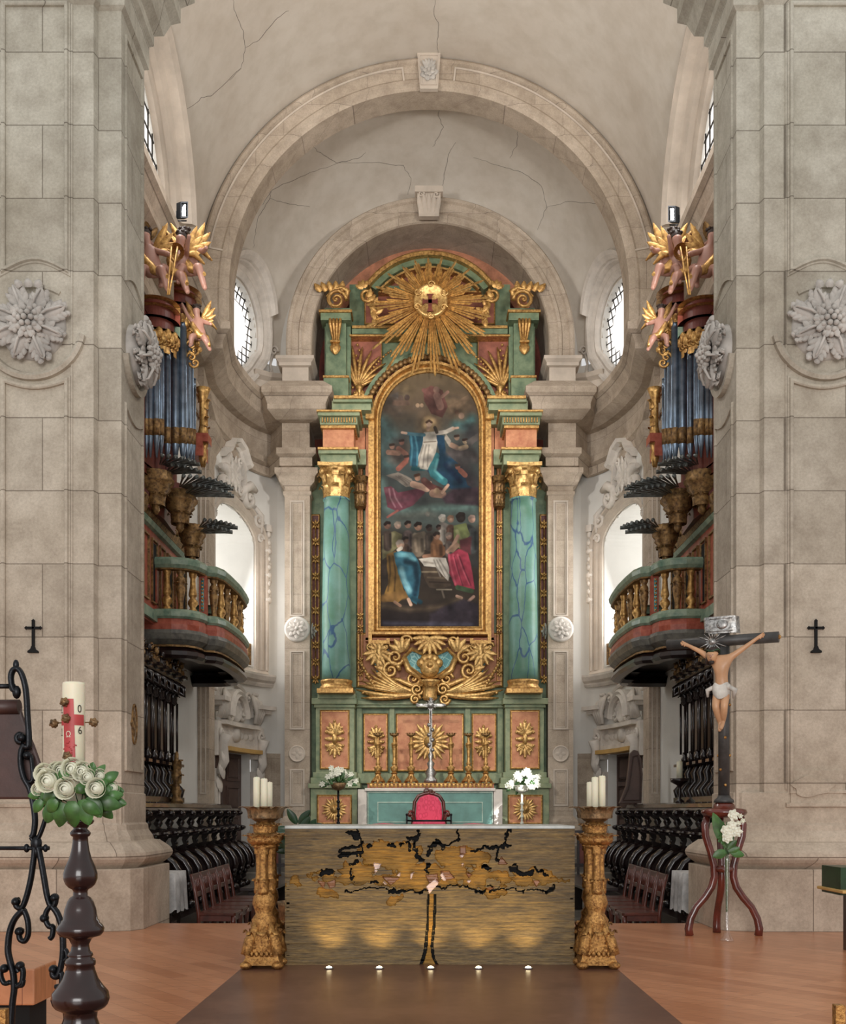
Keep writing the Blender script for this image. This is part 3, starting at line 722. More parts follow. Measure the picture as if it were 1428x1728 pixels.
# ---- the two great piers of the chancel arch
def pier(sd):
    T = lambda a, b, c: (sd * a, b, c)
    mb = MB(T); d0, d1, db = 9.92, 10.0, 10.8
    xa, xb = 566 * d0 / F, 519 * d1 / F      # corner of the face, corner of the return
    P = [(6.2, d0), (xa, d0), (xa - .02, d1), (xb, d1), (xb, db), (xb + .25, db + .05), (4.1, db + .05), (6.2, db + .05)]
    mb.plate(P, .9, 12.6)
    Pf = [(6.2, d0), (xa, d0), (xa - .02, d1), (xb, d1), (xb, db), (xb + .3, db)]
    # base mouldings and plinth
    Q = [(6.2, d0), (xa + .03, d0), (xb + .05, d1 - .02), (xb, d1 + .06), (xb, db), (xb + .3, db)]
    def tor(z0, z1, r0, r1, n=8): return [(r0 + (r1 - r0) * sin(pi * k / n), z0 + (z1 - z0) * k / n) for k in range(n + 1)]
    prof = [(0, 1.28), (.012, 1.27), (.012, .99), (.03, .97), (.035, .92), (.07, .86), (.08, .82), (.13, .81)] + tor(.8, .57, .14, .235) + [(.14, .56)]
    mb.sweep(Q, prof)
    o = struct(mb.build('column_' + ('near_left' if sd < 0 else 'near_right'), 'granite'))
    pl = MB(T); pl.plate([(6.2, d0 - .2), (xa - .1, d0 - .2), (xb - .14, d1 - .2), (xb - .22, d1 - .05), (xb - .22, db + .15), (6.2, db + .15)], -.5, .57)
    pl.build('plinth', 'granite', o, bevel=.008)
    # capital mouldings far up
    c = MB(T); c.sweep(Pf, [(0, 8.6), (.04, 8.63), (.04, 8.86), (.08, 8.9), (.08, 9.0), (.16, 9.06), (.22, 9.22), (.3, 9.3), (.3, 9.45), (.42, 9.6), (.42, 9.75), (0, 9.8)])
    c.build('capital', 'granite', o)
    g = MB(lambda a, b, c: (sd * a, d0 - c, b)); S = F / d0
    x0, x1 = 612 / S, 716 / S
    def zz(py): return CH + (HY - py) / S
    ml = [(-.012, 0), (-.012, .03), (0, .04), (.02, .04), (.028, .015), (.04, .012), (.045, 0)]
    xc = (x0 + x1) / 2
    arc = [(x1 - (x1 - x0) * k / 14, zz(455) + .1 * sin(pi * k / 14)) for k in range(15)]
    g.sweep([(x0, zz(10)), (x1, zz(10))] + arc, ml, closed=True)
    arc2 = [(x0 + (x1 - x0) * k / 14, zz(645) - .06 * sin(pi * k / 14)) for k in range(15)]
    g.sweep([(x1, zz(1335)), (x0, zz(1335))] + arc2, ml, closed=True)
    rz = zz(553); rx = 668 / S
    g.sweep(circ(rx, rz, .47, radians(190), radians(350), 22), [(-.03, 0), (-.03, .05), (.0, .07), (.03, .05), (.05, 0)])
    g.sweep(circ(rx, rz - .12, .5, radians(60), radians(120), 12), [(-.02, 0), (-.02, .02), (.01, .02), (.02, 0)])
    g.sweep([(xa + .2, 1.3), (xa + .2, 8.6)], [(-.008, 0), (-.008, .012), (.008, .012), (.008, 0)])
    g.sweep([(x1 + .12, zz(1362)), (x0 - .06, zz(1362))], [(0, 0), (0, .04), (-.03, .05), (-.05, 0)])
    g.build('panel_moulding', 'granite', o)
    q = MB(lambda a, b, c: (sd * (xb - c), a, b))
    da, dbb = d1 + .12, db - .1; md = (da + dbb) / 2
    q.sweep([(da, 8.45), (da, 6.15)] + [(da + (dbb - da) * k / 12, 6.15 + .1 * sin(pi * k / 12)) for k in range(1, 13)] + [(dbb, 8.45)], [(-.012, 0), (-.012, .02), (.015, .02), (.02, 0)], closed=True)
    q.sweep([(da, 1.5), (da, 4.95)] + [(da + (dbb - da) * k / 12, 4.95 - .08 * sin(pi * k / 12)) for k in range(1, 13)] + [(dbb, 1.5)], [(-.012, 0), (-.012, .02), (.015, .02), (.02, 0)], closed=True)
    q.sweep(circ(md, 5.55, .36, radians(200), radians(340), 16), [(-.03, 0), (-.03, .05), (.03, .05), (.04, 0)])
    q.build('panel_moulding', 'granite', o)
    def bigrose(mbx, a, b, R):
        rr = random.Random(5)
        mbx.boss([(R * .84, 0), (R * .82, .04), (R * .6, .08), (R * .3, .1)], a, b, 0, 24)
        for k in range(8):
            t = 2 * pi * k / 8 + .39; L = R * (1.0 if k % 2 else .9)
            mbx.leaf(a + cos(t) * R * .15, b + sin(t) * R * .15, t, L * .85, R * .3, .09, .07, 6, .03, nu=12)
            for e in (-1, 1):
                for q, (u, l, an) in enumerate(((.3, .3, .9), (.45, .36, .75), (.6, .34, .6), (.74, .28, .45), (.86, .2, .3))):
                    mbx.leaf(a + cos(t + e * .08) * L * u, b + sin(t + e * .08) * L * u, t + e * an + rr.uniform(-.15, .15), L * l, R * .16, .1 - .05 * u + rr.uniform(0, .02), .045, 2, rr.uniform(.0, .04), nu=7)
            mbx.tube([(a + cos(t) * R * .25, b + sin(t) * R * .25, .15), (a + cos(t) * R * .55, b + sin(t) * R * .55, .19), (a + cos(t) * L * .9, b + sin(t) * L * .9, .16), (a + cos(t) * L * .98, b + sin(t) * L * .98, .1)], [.012, .014, .012, .008], 6)
        for k in range(10):
            t = 2 * pi * k / 10; mbx.leaf(a, b, t, R * .5, R * .2, .15, .05, 4, .05)
        for j, (n_, rr_) in enumerate(((1, 0), (6, .055), (11, .1), (15, .14))):
            for k in range(n_):
                t = 2 * pi * k / n_ + j; mbx.ell((a + cos(t) * rr_ * R / .37, b + sin(t) * rr_ * R / .37, .235 - .02 * j), (.026, .026, .03), 8, 6)
        for e in (-1, 0, 1): mbx.leaf(a + e * .07, b + R * .85, pi / 2 + e * -.6, R * .22, R * .2, .12, .05, 3)
    r = MB(lambda a, b, c: (sd * a, d0 - c, b)); bigrose(r, rx, rz, .37); r.build('rosette', 'stone_rose', o)
    r = MB(lambda a, b, c: (sd * (xb - c * 1.1), a, b)); bigrose(r, md, 5.55, .33); r.build('rosette', 'stone_rose', o)
    return o
pl_ = pier(-1); pr_ = pier(1)
# worn block let into the right pier, low down
mb = MB(front(0, 9.92, 0)); S = F / 9.92
x0, x1, z0, z1 = PX(1333, 9.92), PX(1421, 9.92), PZ(1355, 9.92), PZ(1300, 9.92)
mb.box(x0, x1, z0, z1, 0, .03); mb.box(x0 - .02, x1 + .02, z0 - .03, z0, 0, .05)
rr = [(x0 + .2 + .19 * cos(t) * (1 + .15 * sin(5 * t)), (z0 + z1) / 2 + .09 * sin(t) * (1 + .2 * cos(3 * t))) for t in [2 * pi * k / 24 for k in range(24)]]
mb.plate(rr, .03, .05); mb.build('repair_block', 'granite', pr_)
# consecration mark on the inner face of the left pier
mb = MB(lambda a, b, c: (-(519 * 10.0 / F - c), a, b)); mb.sweep([(10.42 + .09 * cos(t), 1.95 + .2 * sin(t)) for t in [2 * pi * k / 24 for k in range(24)]], [(0, 0), (0, .015), (.015, .015), (.015, 0)], closed=True)
for q in range(4): mb.leaf(10.42, 1.95, q * pi / 2, .13, .07, 0, .015, 2)
mb.build('consecration_cross', 'gold_dark', pl_)
# ================================================================ THE ALTARPIECE
RD = 22.0; RC = 725.5
alt = thing('altarpiece', 'tall green, salmon and gilded altarpiece with columns, filling the end arch', 'altarpiece', (0, RD, ZPR))
def rx(px): return (px - CX) * RD / F
def rz(py): return CH + (HY - py) * RD / F
RF = lambda D=RD: (lambda a, b, c: (a, D - c, b))
def sx(px, D): return (px - CX) * D / F
def sz(py, D): return CH + (HY - py) * D / F
def rbox(mb, p0, p1, y0, y1, D, th, both=True):
    """front face at depth D seen at these pixels, th thick; mirrored about the altarpiece's axis"""
    for m in ((0, 1) if both else (0,)):
        q0, q1 = (p0, p1) if not m else (2 * RC - p1, 2 * RC - p0)
        mb.box(sx(q0, D), sx(q1, D), sz(y1, D), sz(y0, D), RD - D, RD - D - th)
def rsweep(mb, path, prof, D=RD, closed=False, both=False):
    for m in ((0, 1) if both else (0,)):
        P = [(sx(p[0] if not m else 2 * RC - p[0], D), sz(p[1], D)) for p in path]
        mb.sweep(P[::-1] if m else P, [(n if True else -n, c + RD - D) for n, c in prof], closed)
R_ = RF()
# green carcass
mb = MB(R_)
rbox(mb, 522, 624, 785, 1180, 22.05, .12); rbox(mb, 524, 927, 1180, 1330, 22.0, .3, False); rbox(mb, 520, 931, 1325, 1420, 21.9, .4, False)
rbox(mb, 590, 861, 480, 700, 22.3, .1, False); rbox(mb, 548, 592, 520, 672, 22.0, .25)
rbox(mb, 590, 861, 1060, 1180, 22.06, .1, False); rbox(mb, 600, 851, 1162, 1184, 21.85, .2, False)
mb.build('carcass', 'green', alt)
# predella pedestals and base courses
mb = MB(R_)
for (p0, p1, y0, y1, D, th) in ((533, 598, 1188, 1312, 21.55, .45), (526, 602, 1178, 1188, 21.45, .5), (530, 599, 1188, 1194, 21.5, .5), (528, 602, 1303, 1312, 21.5, .5), (524, 606, 1312, 1322, 21.45, .5), (520, 608, 1322, 1330, 21.35, .6), (524, 603, 1330, 1420, 21.42, .5)):
    rbox(mb, p0, p1, y0, y1, D, th)
rbox(mb, 598, 853, 1182, 1189, 21.8, .3, False); rbox(mb, 600, 851, 1189, 1194, 21.85, .3, False); rbox(mb, 600, 851, 1305, 1322, 21.8, .3, False)
rbox(mb, 657, 666, 1194, 1305, 21.95, .1); rbox(mb, 602, 611, 1194, 1305, 21.92, .1); rbox(mb, 541, 594, 1160, 1172, 21.4, .4); rbox(mb, 536, 600, 1170, 1180, 21.45, .4)
mb.build('predella', 'green_light', alt, bevel=.008)
# salmon panels, each in its gilt frame
def panel(p0, p1, y0, y1, D, mat='salmon', fr=.035, both=True, fm='gold', name='panel'):
    for m in ((0, 1) if both else (0,)):
        q0, q1 = (p0, p1) if not m else (2 * RC - p1, 2 * RC - p0)
        a = MB(R_); a.box(sx(q0, D), sx(q1, D), sz(y1, D), sz(y0, D), RD - D, RD - D - .03)
        o = a.build(name, mat, alt)
        f = MB(R_); c = RD - D
        f.sweep(rect(sx(q0, D), sx(q1, D), sz(y1, D), sz(y0, D)), [(0, c), (0, c + .02), (fr * .4, c + .035), (fr * .7, c + .02), (fr, c + .02), (fr, c)], closed=True)
        f.build('gilt_edge', fm, o)
panel(540, 590, 1198, 1298, 21.53); panel(613, 655, 1204, 1302, 21.97); panel(668, 783, 1204, 1302, 21.96, both=False); panel(535, 594, 1341, 1391, 21.40)
panel(525, 540, 868, 1146, 21.98, 'red_dark', .025); panel(603, 613, 700, 1150, 21.99, 'salmon', .02)
panel(559, 573, 600, 660, 21.95, 'salmon', .02); panel(615, 836, 493, 548, 22.22, 'salmon_dark', .03, False)
panel(592, 645, 566, 672, 22.22, 'salmon_dark', .02)
panel(602, 849, 1068, 1160, 22.0, 'salmon', .05, False)
# flower ornaments on the panels
def orn(px, py, D, w, h, kind):
    o = MB(fpx(px, py, D)); s = D / F; w *= s; h *= s
    if kind == 'sun':
        for k in range(20): o.leaf(cos(pi * k / 10) * w * .12, sin(pi * k / 10) * w * .12, pi * k / 10, w * (.44 if k % 2 else .36), w * .12, 0, .04, 1, .02)
        o.boss([(w * .16, 0), (w * .15, .05), (w * .09, .06), (w * .05, .1), (0.001, .11)], 0, 0, 0, 16)
    else:
        for e in (-1, 1):
            for k in range(5):
                t = e * radians(90) + radians((k - 2) * 22); o.leaf(0, e * h * .1, t, h * (.4 - .05 * abs(k - 2)), w * .26, 0, .04, 4, .02)
            for k in (-1, 0, 1):
                o.leaf(0, k * h * .12, (0 if e > 0 else pi) + k * .35 * e, w * .5, w * .22, .01, .035, 3, .02)
                o.ell((e * w * .42, k * h * .17, .03), .03, 8, 6)
            o.spiral(e * w * .22, h * .26, w * .11, 1.3, .015, .03, e); o.spiral(e * w * .22, -h * .26, w * .11, 1.3, .015, .03, -e)
        o.ell((0, 0, .03), (w * .14, h * .14, .05), 10, 8); o.ell((0, h * .45, .03), .03, 8, 6); o.ell((0, -h * .46, .03), .03, 8, 6)
    return o.build('ornament', 'gold_bright', alt)
for m in (0, 1):
    X = lambda p: p if not m else 2 * RC - p
    orn(X(565), 1247, 21.5, 34, 66, 'f'); orn(X(635), 1252, 21.94, 30, 58, 'f'); orn(X(564.5), 1366, 21.37, 40, 40, 'sun')
orn(RC, 1252, 21.93, 66, 66, 'sun')
# side strips with small gilt drops
for m in (0, 1):
    for (p, ys, w) in ((532.5, list(range(885, 1150, 29)), 9), (608, [718, 740, 885, 905, 960, 1040, 1060, 1115, 1135], 8), (566, [575, 618, 630], 8)):
        o = MB(); 
        for k, y in enumerate(ys):
            D = 21.93; o.T = fpx(p if not m else 2 * RC - p, y, D); s = D / F * w
            for t in (90, 40, 140, -90, -50, -130): o.leaf(0, 0, radians(t), s * .9, s * .45, 0, .03, 3, .01)
            o.ell((0, 0, .03), s * .25, 8, 6)
        o.T = R_; q_ = p if not m else 2 * RC - p; o.tube([(sx(q_, 21.93), sz(ys[0], 21.93), .08), (sx(q_, 21.93), sz(ys[-1], 21.93), .08)], .012, 6)
        o.build('gilt_garland', 'gold', alt)
# columns
def retcol(sd):
    px = 568 if sd < 0 else 2 * RC - 568; D = 21.45; X = sx(px, D); s = D / F
    T = front(X, D, 0)
    z = lambda py: sz(py, D)
    mb = MB(T); r0, r1 = 24.5 * s, 21 * s
    n = 14; mb.lathe([(r0 - (r0 - r1) * max(0, (k / n - .3) / .7) ** 1.3, z(1150) + (z(846) - z(1150)) * k / n) for k in range(n + 1)] + [(r1 * 1.08, z(846)), (r1 * 1.08, z(843)), (r1 * .9, z(842))], n=40)
    c = mb.build('column_shaft', 'column', alt)
    mb = MB(T); mb.lathe([(28 * s, z(1166)), (29 * s, z(1163)), (28 * s, z(1160)), (26 * s, z(1158)), (25.5 * s, z(1155)), (27 * s, z(1152)), (27 * s, z(1149)), (25 * s, z(1148))], n=32)
    mb.box(-30 * s, 30 * s, z(1172), z(1165), -30 * s, 30 * s); mb.build('column_base', 'gold', alt)
    mb = MB(T); mb.lathe([(r1 * .98, z(845)), (r1 * .95, z(820)), (r1 * 1.1, z(800)), (r1 * 1.35, z(793))], n=24)
    for (q, z0, h, w_, cu) in ((8, z(845), .32, .2, .06), (8, z(838), .48, .17, .09)):
        for k in range(q): mb.leaf3(0, 0, z0, 2 * pi * (k + (.5 if h > .4 else 0)) / q, r1 * 1.02, h, w_, cu)
    for k in range(4):
        t = pi / 4 + k * pi / 2; a, c2 = cos(t) * r1 * 1.5, sin(t) * r1 * 1.5
        mb.tube([(cos(t) * r1, z(822), sin(t) * r1), (cos(t) * r1 * 1.3, z(806), sin(t) * r1 * 1.3), (a, z(798), c2), (a * 1.05, z(804), c2 * 1.05), (a * .95, z(806), c2 * .95)], [.02, .035, .04, .04, .03], 8)
        mb.ell((a, z(802), c2), .06, 8, 6)
        mb.leaf3(0, 0, z(808), k * pi / 2, r1 * 1.15, .14, .14, .05)
    q = r1 * 1.32; ab = [(-q * 1.05, -q * 1.05), (0, -q * .9), (q * 1.05, -q * 1.05), (q * .9, 0), (q * 1.05, q * 1.05), (0, q * .9), (-q * 1.05, q * 1.05), (-q * .9, 0)]
    A = [mb.V((x, z(794), y)) for x, y in ab]; B = [mb.V((x, z(788), y)) for x, y in ab]; mb.Fc(A[::-1]); mb.Fc(B)
    for k in range(8): mb.Fc((A[k], A[(k + 1) % 8], B[(k + 1) % 8], B[k]))
    mb.build('capital', 'gold_bright', alt)
    # respond half capital behind
    mb = MB(T)
    for k in range(3):
        for j in range(2): mb.leaf3(-sd * .46, -.35, z(845) + j * .22, pi / 2 + (k - 1) * .7, .1, .3, .15, .06)
    mb.lathe([(.12, z(848)), (.11, z(815)), (.16, z(796))], -sd * .46, -.35, 0, 12); mb.build('capital', 'gold_dark', alt)
retcol(-1); retcol(1)
# entablature blocks over the columns
gr = MB(R_); gd = MB(R_); sa = MB(R_)
for (p0, p1, y0, y1, D, k) in ((541, 601, 762, 784, 21.25, 'g'), (537, 604, 758, 765, 21.15, 'g'), (536, 605, 754, 758, 21.1, 'o'), (545, 597, 722, 754, 21.2, 's'), (541, 600, 716, 722, 21.1, 'o'), (540, 603, 700, 716, 21.05, 'g'), (536, 607, 694, 701, 20.95, 'g'), (534, 610, 691, 694, 20.9, 'o'),
                               (600, 622, 700, 716, 21.6, 'g'), (598, 626, 690, 700, 21.55, 'g'), (560, 626, 676, 692, 21.3, 'g'), (562, 628, 672, 678, 21.2, 'g'), (563, 629, 667, 672, 21.15, 'o'), (596, 616, 722, 780, 21.8, 's'), (596, 618, 758, 784, 21.7, 'g')):
    rbox({'g': gr, 'o': gd, 's': sa}[k], p0, p1, y0, y1, D, 21.95 - D)
for m in (0, 1):
    for k in range(13):
        p = 544 + k * 4.6; p = p if not m else 2 * RC - p; D = 21.0; gd.box(sx(p - 1, D), sx(p + 1, D), sz(712, D), sz(704, D), RD - D, RD - D - .06)
XM = sx(RC, RD)
build_lr(gr, 'entablature', 'green_light', alt, XM, bevel=.006); build_lr(gd, 'entablature_fillet', 'gold', alt, XM, bevel=.006); build_lr(sa, 'frieze_block', 'salmon', alt, XM)
# upper pilasters, their caps, the attic entablature
gr = MB(R_); gd = MB(R_)
for (p0, p1, y0, y1, D, k) in ((550, 584, 540, 640, 21.85, 'g'), (546, 588, 636, 668, 21.75, 'g'), (545, 589, 633, 637, 21.72, 'o'), (541, 592, 526, 540, 21.7, 'g'), (538, 594, 522, 526, 21.65, 'o'), (592, 860 - 592 + 592 - 592 + 592, 0, 0, 0, 'x')):
    if k != 'x': rbox({'g': gr, 'o': gd}[k], p0, p1, y0, y1, D, 22.1 - D)
rbox(gr, 594, 857, 553, 563, 22.0, .3, False); rbox(gd, 594, 857, 549, 553, 21.95, .3, False); rbox(gd, 590, 861, 564, 567, 21.95, .3, False)
rbox(gr, 614, 837, 482, 490, 22.05, .3, False); rbox(gd, 620, 831, 490, 493, 22.03, .3, False)
for m in (0, 1):   # fluted brackets at the pilaster heads
    for k in range(4):
        p = (558 + k * 5.6) if not m else 2 * RC - (558 + k * 5.6); D = 21.75
        q = (562 + k * 3) if not m else 2 * RC - (562 + k * 3)
        gd.tube([(sx(p, D), sz(541, D), .33), (sx(p, D), sz(550, D), .36), (sx(q, D), sz(574, D), .24)], [.03, .035, .02], 6)
    gd.T = fpx(566 if not m else 2 * RC - 566, 578, 21.8); gd.leaf(0, 0, -pi / 2, .25, .2, 0, .05, 4); gd.box(-.1, .1, -.02, .02, 0, .08); gd.T = R_
gr.build('attic', 'green', alt, bevel=.006); gd.build('attic_fillet', 'gold', alt, bevel=.005)
# segmental pediment
cx_, cy_ = RC, 562; RR = 134
def parc(r, a0=32, a1=148, n=30, D=21.9): return [(sx(cx_ + r * cos(radians(a0 + (a1 - a0) * k / n)), D), sz(cy_ - r * sin(radians(a0 + (a1 - a0) * k / n)), D)) for k in range(n + 1)]
s_ = RD / F
mb = MB(R_); mb.sweep(parc(120, 38, 142), [(-.08, -.2), (-.08, .12), (.06, .16), (.06, -.2)]); mb.build('pediment', 'green', alt)
mb = MB(R_)
mb.sweep(parc(128, 36, 144), [(-.06, -.2), (-.06, .26), (-.02, .3), (.03, .26), (.03, -.2)]); mb.sweep(parc(112, 42, 138), [(-.02, -.2), (-.02, .1), (.02, .1), (.02, -.2)]); mb.build('pediment_rim', 'gold', alt)
mb = MB(R_); tp = [(sx(x_, RD), z_) for x_, z_ in []]; pts = parc(114, 41, 139); mb.plate(pts, -.25, -.12); mb.build('tympanum', 'salmon_dark', alt)
# niche lining: pinkish plaster strip above
mb = MB(front(.03, 22.32, 10.62)); mb.grid([[(-2.44 * cos(pi * k / 50), 2.44 * sin(pi * k / 50), c) for k in range(51)] for c in (0, -.7)]); mb.grid([[(-r * cos(pi * k / 50), r * sin(pi * k / 50), -.3) for k in range(8, 43)] for r in (2.44, 2.12)])
struct(mb.build('wall_niche_vault', 'pink_wall'))
# arch band round the painting: green, carved fruit garland, gilt mouldings
AC = (RC, 711); 
def aarc(r, n=48, D=21.9, ext=0):
    P = [(sx(AC[0] - r * cos(pi * k / n), D), sz(AC[1] - r * sin(pi * k / n), D)) for k in range(n + 1)]
    if ext: P = [(P[0][0], P[0][1] - ext)] + P + [(P[-1][0], P[-1][1] - ext)]
    return P
mb = MB(R_); mb.sweep(aarc(117), [(-.06, -.2), (-.06, .1), (.03, .1), (.03, -.2)]); mb.build('arch_band', 'green', alt)
mb = MB(R_); mb.sweep(aarc(108), [(-.1, -.2), (-.1, .06), (.08, .06), (.08, -.2)]); gb = mb.build('garland_band', 'red_dark', alt)
mb = MB(R_)
for k, (x, z) in enumerate(aarc(108, 40)):
    mb.ell((x, z, .11), (.07, .07, .06), 8, 6); t = atan2(z - sz(711, 21.9), x)
    for e in (-1, 1): mb.leaf(x, z, t + e * 1.0 + (pi / 2 if k % 2 else -pi / 2), .12, .07, .08, .03, 3)
mb.build('garland', 'gold_dark', gb)
# main gilt frame round the painting
def frame_path(off, D=21.75):
    n = 48; r = 83 + off; P = [(sx(AC[0] - r * cos(pi * k / n), D), sz(AC[1] - r * sin(pi * k / n), D)) for k in range(n + 1)]
    b = sz(1057 + off, D); return P + [(P[-1][0], b), (P[0][0], b)]
mb = MB(R_); D0 = RD - 21.75
mb.sweep(frame_path(0), [(0, D0 - .1), (0, D0), (.03, D0 + .02), (.05, D0 + .05), (.08, D0 + .05), (.1, D0 + .03), (.13, D0 + .12), (.18, D0 + .12), (.2, D0 + .06), (.2, D0 - .15)], closed=True, sm=False)
fr_ = mb.build('picture_frame', 'gold', alt)
mb = MB(R_)
for m in (0, 1):
    X = lambda p: sx(p if not m else 2 * RC - p, 21.7)
    P = [(625, 690), (625, 1084), (655, 1084), (655, 1078)]
    pp = [(X(a), sz(b, 21.7)) for a, b in P]; mb.sweep(pp if not m else pp[::-1], [(-.035, .1), (-.035, .36), (.035, .36), (.035, .1)])
    mb.box(min(X(618), X(632)), max(X(618), X(632)), sz(712, 21.7), sz(690, 21.7), .1, .5)
mb.build('outer_fillet', 'gold', alt)
mb = MB(R_); rbox(mb, 617, 622, 712, 1080, 21.8, .2); rbox(mb, 617, 834, 1076, 1082, 21.8, .2, False); mb.build('inner_strip', 'salmon', alt)
mb = MB(R_); rbox(mb, 590, 601, 786, 1160, 21.95, .1); build_lr(mb, 'green_strip', 'green', alt, XM)
# sunburst with the cross
mb = MB(fpx(727, 508, 21.45))
random.seed(3)
for g_ in range(20):
    t0 = 2 * pi * g_ / 20 + .06; L = float(np.interp(sin(t0), [-1, -.7, -.3, .1, .5, 1], [136, 126, 108, 102, 86, 74]))
    for k in (-2, -1, 0, 1, 2):
        t = t0 + k * .055; l = (L * (1 - .15 * abs(k)) * random.uniform(.9, 1.03)) * s_; r0_ = 24 * s_; wd = .0165
        n_ = (-sin(t), cos(t)); i = []
        for (r, w2, c) in ((r0_, wd * .8, 0), (l - .03, wd * 1.5, .0)):
            for (e, cc) in ((-1, c), (0, c + .03), (1, c)): i.append(mb.V((cos(t) * r + n_[0] * w2 * e, sin(t) * r + n_[1] * w2 * e, cc - .02 * abs(k))))
        tip = mb.V((cos(t) * (l + .02), sin(t) * (l + .02), 0))
        mb.Fc((i[0], i[1], i[4], i[3])); mb.Fc((i[1], i[2], i[5], i[4])); mb.Fc((i[3], i[4], tip)); mb.Fc((i[4], i[5], tip)); mb.Fc((i[0], i[3], tip, i[5], i[2]))
mb.build('gilt_rays', 'gold_bright', alt)
mb = MB(fpx(727, 508, 21.4)); mb.boss([(28 * s_, -.05), (28 * s_, .03), (25 * s_, .07), (23 * s_, .04), (0.01, .06)], 0, 0, 0, 32)
for k in range(6): mb.spiral(cos(k * pi / 3 + .5) * 25 * s_, sin(k * pi / 3 + .5) * 25 * s_, .07, 1.2, .02, .06, 1 if k % 2 else -1)
mb.build('medallion', 'gold_bright', alt)
mb = MB(fpx(726, 509, 21.33)); w_ = .055
for t in range(4):
    a = t * pi / 2; L = .15 if t != 3 else .2; p = [(0, -w_ * .7), (L * .7, -w_ * .6), (L, -w_ * 1.2), (L, w_ * 1.2), (L * .7, w_ * .6), (0, w_ * .7)]
    mb.plate([(x * cos(a) - y * sin(a), x * sin(a) + y * cos(a)) for x, y in p], -.01, .02)
mb.build('red_cross', 'red_dark', alt)
# volutes, palms and scrolls of the attic
for m in (0, 1):
    e = 1 if m else -1
    X = lambda p: p if m == 0 else 2 * RC - p
    mb = MB(fpx(X(568), 506, 21.6)); sgn = -1 if m else 1
    T0 = mb.T; mb.T = lambda a, b, c, T0=T0, sgn=sgn: T0(a * sgn, b, c)
    mb.spiral(0, -.02, .19, 1.8, .045, .03, 1, flat=1.3)
    mb.tube([(.18, 0, .03), (.24, .15, .05), (.12, .22, .05), (-.05, .2, .03), (-.2, .05, .03)], [.04, .06, .05, .04, .02], 8)
    for k in range(5): mb.leaf(.1 - .1 * k, .15, radians(80 + 14 * k), .2, .12, .05, .04, 4, .03)
    mb.spiral(.62, .08, .14, 1.4, .04, .03, -1); mb.tube([(.5, .15, .03), (.4, .2, .04), (.75, -.05, .04), (.72, -.28, .03), (.92, -.42, .02)][2:], [.05, .045, .02], 8)
    for k in range(7): mb.leaf(.62 + .03 * k, .05 - .07 * k, radians(-30 - 12 * k + (120 if k % 2 else 0)), .22, .12, .05, .04, 4, .02)
    for k in range(4): mb.leaf(.55, .22, radians(60 + 35 * k), .17, .1, .05, .03, 4)
    mb.build('scroll_ornament', 'gold', alt)
    mb = MB(fpx(X(607), 640, 22.15)); T1 = mb.T; mb.T = lambda a, b, c, T1=T1, sgn=sgn: T1(a * sgn, b, c)
    for k in range(9):
        t = radians(118 - 10 * k); L = .95 - .03 * k; pts = []
        for q in range(8):
            u = q / 7; tt = t - u * .35 * (k - 2) / 5; pts.append((cos(tt) * L * u - .03, sin(tt) * L * u - .2, .03 + .03 * sin(pi * u)))
        mb.tube(pts, [.04, .045, .045, .042, .04, .036, .028, .01], 6, flat=.8)
    for q in range(10): mb.ell((-.1 + .012 * q - (.05 if q % 2 else 0), -.3 + .11 * q, .05), .03, 6, 5); mb.ell((.2 + .05 * q, .1 + .07 * q * (1 - .03 * q), .05), .028, 6, 5)
    mb.lathe([(.03, -.42), (.05, -.38), (.03, -.3), (.07, -.22), (.09, -.16)], 0, .03, 0, 10); mb.leaf(-.02, -.25, radians(230), .2, .1, .03, .03); mb.leaf(.02, -.25, radians(-50), .2, .1, .03, .03)
    mb.build('palm_branches', 'gold', alt)
# carved field under the painting
mb = MB(fpx(RC, 1118, 21.8)); s2 = 21.8 / F
cp = [(-42, 10), (-30, 22), (-8, 12), (0, 10), (8, 12), (30, 22), (42, 10), (34, -8), (14, -22), (0, -26), (-14, -22), (-34, -8)]
mb.plate([(x * s2, y * s2) for x, y in cp], 0, .05); mb.build('cartouche', 'cartouche', alt)
mb = MB(fpx(RC, 1118, 21.74))
mb.sweep([(x * s2, y * s2) for x, y in cp], [(-.03, -.04), (-.03, .04), (.0, .07), (.04, .04), (.05, -.04)], closed=True)
for k in range(9): mb.leaf(0, 40 * s2, radians(-90 + (k - 4) * 22), .36, .12, .08, .06, 4, .05)
mb.ell((0, -10 * s2, .1), (.2, .2, .12), 12, 8)
for k in range(5): mb.ell((cos(radians(30 + 30 * k)) * .2, -10 * s2 + sin(radians(30 + 30 * k)) * .2, .08), .1, 8, 6)
mb.ell((0, -6 * s2, .2), .07, 8, 6)
